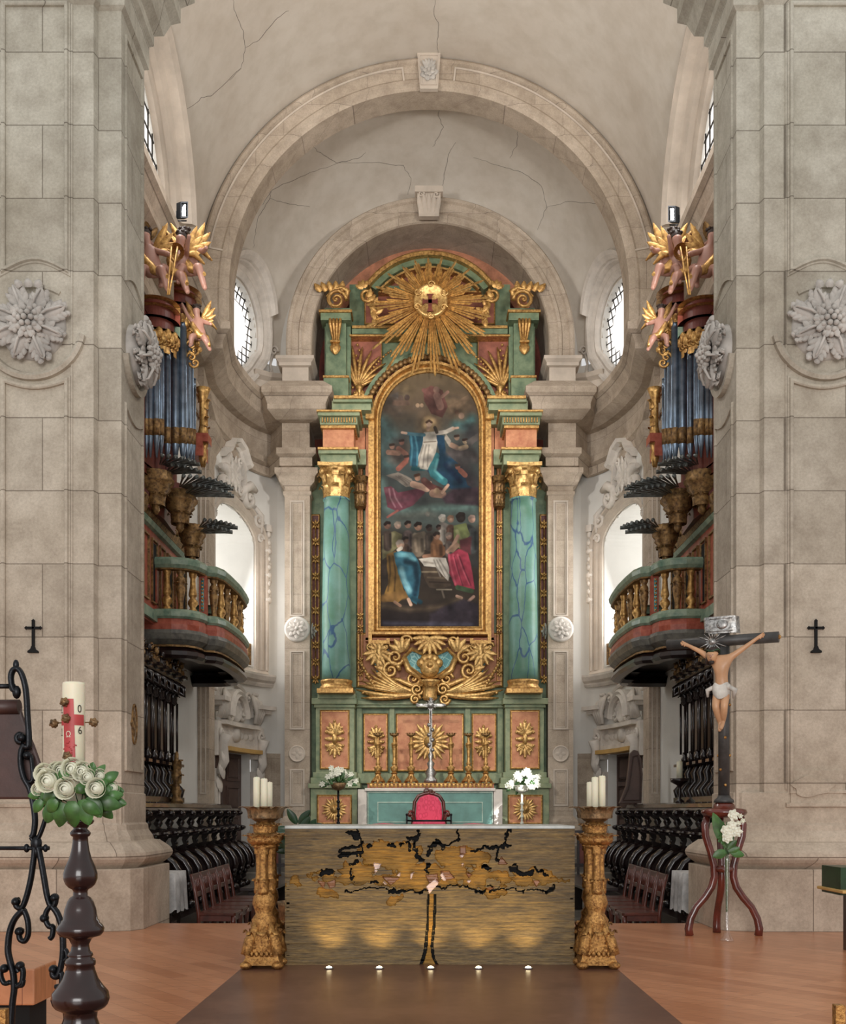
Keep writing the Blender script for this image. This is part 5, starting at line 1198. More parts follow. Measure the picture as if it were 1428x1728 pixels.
# ---- stone dressing of window and doorway on the curved walls
for sd in (-1, 1):
    T = wm(sd)
    # broken scroll pediment with cartouche over the tall window
    mb = MB(T); z0 = WZT + .34
    pr = [(0, -.02), (0, .12), (.05, .16), (.08, .24), (.15, .26), (.17, .1), (.17, -.02)]
    mb.sweep([(SM - .34, z0 + .62), (SM - .2, z0 + .78), (SM, z0 + .84), (SM + .2, z0 + .78), (SM + .4, z0 + .55), (SM + .5, z0 + .5)], [(-n, c) for n, c in pr][::-1] if False else pr)
    mb.sweep([(SM - .5, z0 + .5), (SM - .4, z0 + .55), (SM - .3, z0 + .66)], pr)
    for e in (-1, 1):
        mb.spiral(SM + e * .62, z0 - .02, .2, 1.4, .07, .08, e, start=pi / 2, flat=1.6)
        mb.tube([(SM + e * .38, z0 - .1, .05), (SM + e * .42, z0 + .12, .12), (SM + e * .62, z0 + .24, .14), (SM + e * .88, z0 + .2, .12)], [.06, .09, .1, .05], 8)
        mb.spiral(SM + e * 1.02, z0 - .35, .14, 1.4, .05, .06, -e); mb.spiral(SM + e * 1.1, z0 - .72, .09, 1.3, .04, .06, e)
        mb.tube([(SM + e * .9, z0 - .12, .06), (SM + e * 1.12, z0 - .25, .08), (SM + e * 1.12, z0 - .6, .06)], [.06, .06, .04], 8)
        for k in range(9):   # stone drops beside the frame
            mb.ell((SM + e * 1.33, WZS + .3 - .17 * k, .05), (.06 + .02 * (k % 3), .075, .07), 8, 6); mb.leaf(SM + e * 1.33, WZS + .3 - .17 * k, radians(-90 + (30 if k % 2 else -30)), .17, .1, .04, .05, 3)
        mb.box(SM + e * 1.33 - .08, SM + e * 1.33 + .08, WZS + .36, WZS + .5, 0, .1)
    mb.boss([(.26, 0), (.25, .12), (.2, .16), (.17, .1), (.001, .14)], SM, z0 + .3, 0, 20)
    for k in range(8): mb.leaf(SM, z0 + .3, pi * k / 4, .36, .14, .1, .05, 4, .03)
    for e in (-1, 1): mb.spiral(SM + e * .24, z0 + .58, .1, 1.4, .035, .1, e); mb.spiral(SM + e * .26, z0 + .06, .1, 1.4, .035, .1, -e)
    mb.sweep([(SM - .36, z0 + .02), (SM - .4, z0 + .3), (SM - .3, z0 + .62)], [(0, 0), (0, .16), (.06, .16), (.08, 0)]); mb.sweep([(SM + .3, z0 + .62), (SM + .4, z0 + .3), (SM + .36, z0 + .02)], [(0, 0), (0, .16), (.06, .16), (.08, 0)])
    struct(mb.build('trim_9', 'limestone'))
    # balustrade in the window
    t = thing('window_balustrade', f'small gilt balustrade at the foot of the tall {SIDE[sd]} apse window', 'balustrade', T(SM, WZ0, -.1))
    mb = MB(T); mb.box(S0 + .02, S1 - .02, WZ0 + .42, WZ0 + .48, -.14, -.05, na=6); mb.box(S0 + .02, S1 - .02, WZ0, WZ0 + .05, -.14, -.05, na=6); mb.box(S1 - .12, S1 - .02, WZ0, WZ0 + .48, -.16, -.04); mb.build('rail', 'gold_dark', t)
    for k in range(7):
        s = S0 + .15 + (S1 - S0 - .4) * k / 6; mb = MB(T)
        mb.lathe([(.02, .04), (.035, .08), (.045, .15), (.02, .2), (.015, .24), (.03, .3), (.02, .34), (.03, .38), (.03, .42)], s, -.1, WZ0, 10); mb.build('baluster', 'gold', t)
    # carved doorway
    mb = MB(T); a0, a1 = S0 + .12, S1 - .12; zt = DZ1
    for e, s in ((-1, a0), (1, a1)):
        lo, hi = (s - .3, s) if e < 0 else (s, s + .3)
        mb.box(lo, hi, ZPR, zt - .35, 0, .1); mb.box(lo - .03, hi + .03, ZPR, ZPR + .25, 0, .14); mb.sweep(rect(lo + .05, hi - .05, ZPR + .35, zt - .5), [(0, .1), (0, .12), (.02, .12), (.03, .1)], closed=True)
        m_ = (lo + hi) / 2
        for k in range(3): mb.leaf(m_, zt - .5 + k * .25, -pi / 2, .3, .26, .1 + .05 * k, .08, 4, .05)
        mb.tube([(m_, zt - .45, .12), (m_, zt - .2, .22), (m_, zt + .1, .2), (m_, zt + .3, .26)], [.06, .1, .09, .12], 8); mb.box(lo, hi, zt - .1, zt + .55, 0, .14)
        mb.spiral(m_, zt + .34, .1, 1.3, .04, .16, e)
        # inner scrolls sweeping up to the arch
        for k in range(4): mb.tube([(s + e * (.16 - .08 * k), zt + .62, .12 + .02 * k), (s + e * (.2 - .08 * k), zt + .85, .2), (s + e * (.06 - .08 * k), zt + 1.05, .22), (s - e * .14, zt + 1.18, .14)], [.04, .05, .045, .03], 8)
        mb.box(lo - .05, hi + .25, zt + .92, zt + 1.0, 0, .3) if e > 0 else mb.box(lo - .1, hi + .05, zt + .92, zt + 1.0, 0, .3)
        mb.box(lo, hi + .15, zt + .84, zt + .92, 0, .22) if e > 0 else mb.box(lo, hi, zt + .84, zt + .92, 0, .22)
        for k in range(6): mb.ell((m_ - .1 + .05 * (k % 3), zt + 1.15 + .08 * (k // 3), .06), (.03, .04, .05), 6, 5)
    mb.box(a0 - .02, a1 + .02, zt + .08, zt + .18, 0, .14, na=5); mb.box(a0 - .06, a1 + .06, zt + .5, zt + .58, 0, .24, na=5); mb.box(a0, a1, zt + .18, zt + .5, 0, .1, na=5)
    for k in range(-3, 4):
        mb.leaf(SM + k * .2, zt + .34, 0 if k > 0 else pi, .22, .16, .1, .05, 4)
    mb.boss([(.14, .1), (.13, .18), (.001, .2)], SM, zt + .34, 0, 16)
    n = 16
    mb.sweep([(SM - .5 * cos(pi * k / n), zt + .7 + .55 * sin(pi * k / n)) for k in range(n + 1)], [(0, 0), (0, .2), (-.05, .24), (-.1, .2), (-.14, .26), (-.18, .2), (-.18, 0)][::-1])
    mb.boss([(.24, 0), (.23, .14), (.17, .18), (.15, .12), (.001, .17)], SM + .02, zt + .82, 0, 20)
    for k in range(9): mb.leaf(SM, zt + .85, pi * k / 8, .38, .15, .08, .06, 4, .04)
    for e in (-1, 1):
        mb.spiral(SM + e * .3, zt + .75, .14, 1.5, .045, .12, e); mb.spiral(SM + e * .14, zt + 1.1, .1, 1.4, .04, .12, -e)
        mb.ell((SM + e * .07, zt + 1.12, .16), .06, 8, 6)
        mb.spiral(SM + e * .62, zt + 1.12, .12, 1.4, .04, .08, e)
    # outer niche arch and ledge below the window
    mb.sweep([(SM - .78 * cos(pi * k / n), zt + .75 + .6 * sin(pi * k / n)) for k in range(n + 1)], [(0, 0), (0, .08), (.05, .1), (.09, .06), (.09, 0)])
    lp = [(S0 - .5 + (S1 - S0 + 1.0) * k / 12, zt + 1.42) for k in range(13)]
    mb.sweep(lp, [(0, 0), (0, .06), (.05, .1), (.08, .1), (.12, .18), (.2, .22), (.24, .22), (.26, 0)])
    struct(mb.build('trim_10', 'limestone'))
    mb = MB(T); mb.box(a0 - .03, a1 + .03, zt - .0, zt + .08, .02, .3, na=5); struct(mb.build('trim_11', 'yellow_cloth'))
    # grey stone dado each side of the door
    mb = MB(T); mb.box(a1 + .3, SMAX - .05, ZPR, 2.3, .0, .03, na=4); struct(mb.build('trim_12', 'stone'))

# ---- organs
def arcp(cx, cy, r, t0, t1, n=10): return [(cx + r * cos(t0 + (t1 - t0) * k / n), cy + r * sin(t0 + (t1 - t0) * k / n)) for k in range(n + 1)]
def organ_balcony(sd):
    t = thing('organ_balcony', f'curved marbled balcony with gilt balusters on the {SIDE[sd]} chancel wall', 'balcony', (sd * 4.0, 16.8, 3.6))
    P0 = [(4.1, 15.0), (3.62, 15.0), (3.42, 15.06), (3.3, 15.2), (3.25, 15.4), (3.25, 15.54), (3.12, 15.6), (3.05, 15.8), (3.02, 16.2), (3.0, 16.8)]
    P = P0 + [(a, 33.6 - b) for a, b in P0[-2::-1]]
    T = lambda a, b, c: (sd * a, b, c)
    def sw(name, prof, mat): mb = MB(T); mb.sweep(P, prof); return mb.build(name, mat, t)
    sw('base_moulding', [(-.1, 3.94), (.03, 3.94), (.05, 3.9), (.05, 3.84), (.02, 3.81), (-.1, 3.81)], 'org_green')
    sw('red_band', [(-.1, 3.81), (.01, 3.81), (.03, 3.73), (.02, 3.65), (-.1, 3.65)], 'org_red')
    sw('cove', [(-.1, 3.65), (.05, 3.65), (.06, 3.6), (.03, 3.52), (-.05, 3.46), (-.1, 3.44)], 'org_grey')
    sw('gilt_fillet', [(-.12, 3.45), (-.03, 3.45), (-.02, 3.42), (-.12, 3.42)], 'gold_dark')
    sw('lower_lip', [(-.3, 3.42), (-.08, 3.42), (-.0, 3.36), (.02, 3.3), (-.02, 3.26), (-.12, 3.25), (-.2, 3.3)], 'dark_wood')
    sw('hand_rail', [(-.12, 4.52), (-.0, 4.52), (.04, 4.57), (.05, 4.63), (.02, 4.67), (-.12, 4.67)], 'org_green')
    sw('gilt_edge', [(-.1, 4.5), (.01, 4.5), (.02, 4.52), (-.1, 4.52)], 'gold_dark')
    mb = MB(T); mb.plate([(4.1, 15.0)] + P[1:-1] + [(4.1, 18.6)], 3.5, 3.7); mb.build('floor_board', 'dark_wood', t)
    # pedestals and balusters
    def ped(a, b, w, d):
        mb = MB(T); q = [(a - w, b - d), (a + w, b - d), (a + w, b + d), (a - w, b + d)]; mb.plate(q, 3.94, 4.52); o = mb.build('pedestal', 'org_red', t)
        g = MB(lambda x, y, c: (sd * (a + x), b - d - c, 4.23 + y)); g.box(-w * .4, w * .4, -.24, .24, 0, .012); g.build('pedestal_panel', 'cartouche', o)
        for k in range(9): pass
        h = MB(lambda x, y, c: (sd * (a + x), b - d - c, 4.23 + y)); 
        for k in range(9): h.ell((0, -.22 + .055 * k, .02), .018, 6, 5)
        h.build('gilt_beads', 'gold', o)
    ped(3.95, 15.07, .12, .06); ped(3.28, 15.52, .05, .07); ped(3.28, 18.08, .05, .07); ped(3.95, 18.53, .12, .06)
    def bal(a, b, kind):
        mb = MB(lambda x, y, c: (sd * x, c, y))
        if kind: pr = [(.05, 3.94), (.05, 3.97), (.03, 4.0), (.06, 4.06), (.055, 4.1), (.03, 4.14), (.045, 4.17), (.05, 4.2), (.035, 4.3), (.03, 4.42), (.045, 4.46), (.05, 4.52)]
        else: pr = [(.035, 3.94), (.03, 3.98), (.03, 4.04), (.045, 4.16), (.055, 4.26), (.04, 4.3), (.055, 4.34), (.05, 4.4), (.03, 4.43), (.05, 4.48), (.05, 4.52)]
        pr = [(r * 1.25, h) for r, h in pr]; mb.lathe(pr, a, b, 0, 14)
        if not kind:
            for k in range(5): mb.leaf3(a, b, 4.24, 2 * pi * k / 5, .05, .12, .06, .03)
        mb.build('baluster', 'gold_dark' if not kind else 'gold', t)
    for i, (a, b) in enumerate(((3.7, 15.07), (3.52, 15.12), (3.38, 15.27), (3.17, 15.72), (3.12, 16.0), (3.1, 16.35), (3.07, 16.8), (3.1, 17.25), (3.12, 17.6), (3.17, 17.88), (3.38, 18.33), (3.52, 18.48), (3.7, 18.53))): bal(a, b, i % 2 == 0)
organ_balcony(-1); organ_balcony(1)

OK = .93
def OR(f): return lambda a, b, c: (lambda p: (p[0] * OK, p[1] * OK, CH + (p[2] - CH) * OK))(f(a, b, c))
def pipe(mbs, x, d, r, zb, zt, sd, mouth=True):
    A, G = mbs; A.T = G.T = OR(lambda a, b, c: (sd * a, c, b))
    A.lathe([(r * .25, zb), (r * .9, zb + .28), (r, zb + .3), (r, zt), (r * 1.03, zt), (r * 1.03, zt + .01), (r * .9, zt + .01), (r * .9, zt - .1)], x, d, 0, 16)
    if mouth: G.lathe([(r * 1.02, zb + .31), (r * 1.04, zb + .55)], x, d, 0, 16, a0=-pi, a1=0); A.lathe([(r * 1.03, zt - .16), (r * 1.03, zt - .02)], x, d, 0, 16)
def organ_case(sd):
    t = thing('pipe_organ', f'gilded pipe organ with blue-grey pipes and horizontal trumpets on the {SIDE[sd]} wall', 'organ', (sd * 4.0, 15.9, 3.7))
    T = lambda a, b, c: (sd * a, b, c)
    # lower case standing in the balcony
    mb = MB(T); mb.plate([(4.08, 14.3), (3.86, 14.3), (3.86, 17.0), (4.08, 17.0)], 3.72, 5.3); mb.plate([(4.08, 15.3), (3.98, 15.3), (3.9, 15.9), (3.86, 17.0), (4.08, 17.0)], 5.3, 5.95); mb.build('lower_case', 'org_red', t)
    mb = MB(T); Q = [(4.08, 14.3), (3.86, 14.3), (3.86, 17.0), (4.08, 17.0)]
    mb.sweep(Q, [(0, 5.0), (.05, 5.02), (.08, 5.08), (.03, 5.12), (0, 5.12)]); mb.sweep(Q, [(0, 3.75), (.05, 3.75), (.04, 3.9), (0, 3.92)])
    mb.build('case_moulding', 'org_green', t)
    mb = MB(T); mb.sweep(Q, [(0, 5.14), (.03, 5.14), (.06, 5.2), (.1, 5.32), (.08, 5.36), (0, 5.38)])
    for k in range(12): mb.T = lambda a, b, c: (sd * (3.8 - c), a, b); mb.leaf(14.4 + .22 * k, 5.24, radians(40 + 100 * (k % 2)), .18, .1, .0, .05, 4, .02); mb.spiral(14.5 + .22 * k, 5.26, .05, 1.2, .02, .02, 1)
    mb.build('gilt_cornice', 'gold_dark', t)
    for k in range(6):
        d = 14.5 + .45 * k; g = MB(lambda a, b, c: (sd * (3.86 - c), a, b)); g.sweep(rect(d - .15, d + .15, 4.0, 4.9), [(0, 0), (0, .03), (.025, .03), (.03, 0)], closed=True); g.build('case_panel', 'gold_dark', t)
        if k % 2: g = MB(lambda a, b, c: (sd * (3.86 - c), a, b)); g.box(d - .12, d + .12, 4.05, 4.85, 0, .01); g.build('opening_shade', 'black', t)  # thin black slab paints the shade inside an open panel
    # tower body
    body = [(4.08, 15.2)] + arcp(4.08, 15.9, .2, radians(275), radians(185), 8) + arcp(4.0, 16.4, .24, radians(250), radians(120), 10) + [(4.08, 17.0)]
    mb = MB(OR(T)); mb.plate(body, 5.95, 6.1); mb.plate([(a + .12 if a < 4 else a, b) for a, b in body], 6.1, 8.3); mb.T = T; mb.plate([(4.08, 14.3), (3.78, 14.4), (3.72, 15.0), (3.76, 15.85), (4.08, 15.9)], 5.2, 8.0); mb.build('upper_case', 'red_dark', t)
    A = MB(); G = MB()
    for (px, yt, D, r) in ((247, 628, 15.36, .042), (254, 614, 15.38, .045), (264.5, 586, 15.4, .05), (272, 562, 15.5, .045), (282.5, 590, 15.74, .05), (296, 558, 15.93, .062), (308.5, 538, 15.98, .06), (316, 548, 16.1, .05), (322, 560, 16.25, .045), (327, 640, 16.45, .035)):
        x = (CX - px) * D / F; A = MB(); G = MB(); pipe((A, G), x, D, r, sz(785 if px > 275 else 772, D), sz(yt, D), sd); G.build('gilt_mouth', 'gold_dark', A.build('pipe', 'pipe', t))
    # corbelled bowls
    mb = MB(OR(lambda a, b, c: (sd * a, c, b)))
    for (x, d, z, r) in ((4.0, 15.62, 5.86, .25), (3.78, 16.2, 5.75, .25), (3.72, 16.75, 5.38, .2)):
        mb.lathe([(.02, z - .42), (.06, z - .36), (.05, z - .3), (r * .5, z - .22), (r * .45, z - .16), (r * .85, z - .06), (r * .8, z - .02), (r, z + .03), (r * 1.02, z + .08), (r * .9, z + .12), (r * .95, z + .18), (r * .8, z + .2)], x, d, 0, 28, flute=14, fd=.1)
        for k in range(8): mb.leaf3(x, d, z - .3, k * pi / 4, r * .5, .2, .12, .04)
    mb.build('corbel_bowl', 'gold_dark', t)
    # horizontal trumpets
    A = MB(OR(lambda a, b, c: (sd * a, b, c)))
    for (z, n, x, d, L, a0, a1) in ((6.2, 7, 4.0, 15.8, .5, 250, 185), (6.12, 6, 3.95, 15.9, .45, 240, 185), (5.96, 10, 3.78, 16.1, .7, 250, 176), (5.88, 9, 3.75, 16.2, .66, 240, 176), (5.52, 8, 3.62, 16.7, .5, 245, 178), (5.45, 7, 3.62, 16.7, .42, 235, 178)):
        for k in range(n):
            a = radians(a0 + (a1 - a0) * k / (n - 1)); l = L * (.72 + .28 * k / (n - 1)); ux, uy = cos(a), sin(a)
            ox = x + ux * .12; oy = d + uy * .12
            A.tube([(ox, oy, z), (ox + ux * l * .7, oy + uy * l * .7, z + .015), (ox + ux * l * .97, oy + uy * l * .97, z + .02)], [.009, .017, .03], 10, cap=False)
            A.tube([(ox + ux * l * .97, oy + uy * l * .97, z + .02), (ox + ux * l, oy + uy * l, z + .02), (ox + ux * l * .96, oy + uy * l * .96, z + .02)], [.03, .031, .02], 10, cap=False)
    A.build('horizontal_trumpets', 'lead', t, 'dark grey horizontal trumpet pipes')
    # heads of the towers: gilt pipe shades, green friezes, red and gold cornices
    def crown(cx, cy, r, z, a0, a1):
        for nm, pr, mt in (('shade_rim', [(-.06, z - .1), (.02, z - .1), (.05, z - .02), (.02, z + .02), (-.06, z + .02)], 'gold'), ('frieze', [(-.06, z + .02), (.02, z + .02), (.02, z + .2), (-.06, z + .2)], 'org_green'),
                           ('red_cornice', [(-.06, z + .2), (.03, z + .2), (.08, z + .27), (.12, z + .36), (-.06, z + .38)], 'org_red'), ('gilt_cornice', [(-.06, z + .37), (.13, z + .36), (.18, z + .4), (.16, z + .46), (-.06, z + .48)], 'gold')):
            m = MB(OR(lambda a, b, c: (sd * a, b, c))); m.sweep(arcp(cx, cy, r, a0, a1, 14), [(-n, c) for n, c in pr], sm=True); m.build(nm, mt, t)
        m = MB(OR(lambda a, b, c: (sd * a, b, c))); m.plate(arcp(cx, cy, r - .02, a0, a1, 14), z - .08, z + .46); m.build('crown_core', 'red_dark', t)
    crown(4.03, 15.7, .3, 8.05, radians(300), radians(170)); crown(3.84, 16.26, .31, 8.5, radians(265), radians(110))
    g = MB(OR(lambda a, b, c: (sd * a, c, b))); random.seed(11)
    for (cx, cy, r, z, a0, a1) in ((4.03, 15.7, .33, 7.98, 280, 190), (3.84, 16.26, .34, 8.43, 255, 170)):
        for k in range(9):
            a = radians(a0 + (a1 - a0) * k / 8); x, d = cx + r * cos(a), cy + r * sin(a)
            g.ell((x, z - .02 + .05 * (k % 2), d), (.06, .09, .05), 8, 6); g.leaf3(cx, cy, z - .14 - .05 * (k % 3), a, r - .02, .22, .11, .04)
            tx, ty = -sin(a), cos(a)
            g.tube([(x + tx * (.05 * cos(q)), z - .08 + .05 * sin(q), d + ty * .05 * cos(q)) for q in [q_ * .7 for q_ in range(8)]], [.016] * 8, 6)
        g.build('pipe_shade', 'gold', t); g = MB(g.T)
    for k in range(9): g.ell((3.5 - .02 * (k % 3), 8.6 - .07 * k, 16.05 - .05 * (k % 2)), (.05, .05, .05), 6, 5); g.spiral(3.52 + .05 * (k % 2), 8.55 - .09 * k, .07, 1.3, .022, 16.02, 1 if k % 2 else -1)
    g.build('gilt_scrollwork', 'gold', t); g = MB(g.T)
    g.lathe([(.05, 6.9), (.08, 7.0), (.06, 7.1), (.06, 7.5), (.09, 7.6), (.12, 7.68)], 3.52, 16.62, 0, 10); g.lathe([(.03, 6.45), (.07, 6.6), (.05, 6.7), (.1, 6.86)], 3.52, 16.62, 0, 10)
    for k in range(8): g.leaf3(3.52, 16.62, 6.9 + .09 * k, k * 2.0, .07, .16, .1, .05)
    g.build('gilt_column', 'gold', t)
    mb = MB(OR(T)); mb.plate([(3.42, 16.5), (3.62, 16.5), (3.62, 16.78), (3.42, 16.78)], 6.82, 6.95); mb.plate([(3.5, 16.5), (3.7, 16.5), (3.7, 16.9), (3.5, 16.9)], 6.6, 6.82); mb.build('side_bracket', 'org_red', t)
    return t
organ_case(-1); organ_case(1)
def putto(name, label, x, d, z, sd, pose, group, sc=1.0):
    x, d, z, sc = x * OK, d * OK, CH + (z - CH) * OK, sc * OK
    t = thing(name, label, 'carved figure', (x, d, z), group)
    s = .62 * sc; f = sd
    lean, armL, armR, kneeA, kneeB = pose
    def N(a, b, c, r): return (x + a * s * f, d - c * s, z + b * s, r * s)
    nd = [N(0, .38, 0, .12), N(lean * .1, .55, .02, .12), N(lean * .16, .72, .03, .1), N(lean * .2, .8, .05, .045), N(lean * .24, .93, .07, .1), N(lean * .25, 1.0, .07, .075),
          N(lean * .16 - .13, .7, .04, .055), N(-.26, .7 + armL * .12, .14, .045), N(-.34, .72 + armL * .3, .24, .035), N(-.37, .74 + armL * .36, .27, .03),
          N(lean * .16 + .13, .7, .04, .055), N(.24, .66 + armR * .1, .16, .045), N(.3, .7 + armR * .28, .28, .035), N(.32, .72 + armR * .34, .3, .03),
          N(-.08, .34, .06, .09), N(-.14, .3 + kneeA * .08, .28, .075), N(-.16, .08, .24, .05), N(-.17, .02, .32, .035),
          N(.08, .34, .06, .09), N(.16, .26 + kneeB * .08, .22, .075), N(.24, .04, .14, .05), N(.27, -.03, .2, .035)]
    ed = [(0, 1), (1, 2), (2, 3), (3, 4), (4, 5), (2, 6), (6, 7), (7, 8), (8, 9), (2, 10), (10, 11), (11, 12), (12, 13), (0, 14), (14, 15), (15, 16), (16, 17), (0, 18), (18, 19), (19, 20), (20, 21)]
    b = skin_body('body', nd, ed, 'flesh', t)
    h = MB(); hc = nd[5]; h.ell((hc[0], hc[1] + .06 * s, hc[2] + .02 * s), (.09 * s, .09 * s, .1 * s), 10, 8)
    for k in range(7): h.ell((hc[0] + .08 * s * cos(k), hc[1] + .05 * s + .05 * s * sin(k), hc[2] + .07 * s), .035 * s, 6, 5)
    h.build('hair', 'hair', t)
    g = MB(); g.tube([nd[6][:3], (nd[1][0] - .1 * s * f, nd[1][1] - .12 * s, nd[1][2]), (nd[0][0], nd[0][1] - .14 * s, nd[0][2] - .02), (nd[0][0] + .16 * s * f, nd[0][1] - .04, nd[0][2] - .06 * s), (nd[19][0] + .1 * s * f, nd[19][1], nd[19][2] - .15 * s)], [.04 * s, .06 * s, .08 * s, .07 * s, .03 * s], 8)
    g.tube([nd[10][:3], (nd[10][0] + .12 * s * f, nd[10][1] + .08, nd[10][2] + .05 * s), (nd[10][0] + .28 * s * f, nd[10][1] + .08, nd[10][2] - .12 * s)], [.03 * s, .06 * s, .015 * s], 8)
    g.T = lambda a, b, c: (nd[2][0] + a, nd[2][1] + .1 * s - c, nd[2][2] + b)
    for e in (-1, 1):
        for k in range(4): g.leaf(e * .06 * s, .05 * s, radians(90 - e * (28 + 22 * k)), (.5 - .07 * k) * s, .12 * s, 0, .03, 1, .03)
    g.build('gilt_drapery', 'gold', t)
    return t, nd
for sd in (-1, 1):
    G_ = f'carved angels on the {SIDE[sd]} organ'
    spec = [(3.93, 15.3, 8.5, (-.6, .6, -.6, .4, 1)), (3.72, 15.6, 8.62, (.5, .2, .5, 1.1, 0)), (3.5, 15.75, 8.75, (-.5, .4, -.3, .2, 1.2)), (3.42, 15.95, 7.95, (-.3, .8, -.6, -.5, -.6))]
    lab = ['carved pink angel with gilt drapery nearest the pier, atop the {} organ', 'carved angel twisting with raised arm, middle of those atop the {} organ', 'carved angel in gilt cloth holding a trumpet, innermost atop the {} organ', 'small carved angel clinging below the cornice of the {} organ']
    for i, (x, d, z, ps) in enumerate(spec):
        t, nd = putto('carved_angel', lab[i].format(SIDE[sd]), sd * x, d, z, -sd, ps, G_, 1.4 if i < 3 else 1.05)
        if i == 2:
            g = MB(lambda a, b, c: (a, b, c)); p = nd[9]
            g.tube([(p[0], p[1], p[2]), (p[0] - sd * .1, p[1] - .05, p[2] - .12), (p[0] - sd * .16, p[1] - .08, p[2] - .28)], [.012, .018, .03], 8)
            q = (p[0] - sd * .17, p[1] - .1, p[2] - .32); g.T = None
            g.tube([(q[0], q[1] + .05, q[2] + .03), (q[0], q[1], q[2]), (q[0], q[1] - .05, q[2] - .02)], [.03, .06, .11], 14, cap=False); g.build('trumpet', 'brass', t)
        if i == 0:
            g = MB(); p = nd[13]; g.tube([(p[0] - sd * .02, p[1], p[2] + .1), (p[0] + sd * .02, p[1] - .04, p[2] - .55)], .012, 6); g.tube([(p[0] - sd * .1, p[1], p[2] + .1), (p[0] + sd * .0, p[1] - .04, p[2] - .55)], .012, 6); g.build('gilt_harp_strings', 'gold', t)
        if i == 1:
            g = MB(lambda a, b, c: (a, c, b)); g.leaf(nd[9][0], nd[9][2], radians(100), .28, .12, nd[9][1], .03, 5, .04); g.leaf(nd[9][0], nd[9][2], radians(60), .22, .1, nd[9][1], .03, 5, .04); g.build('gilt_leaf', 'gold_dark', t)

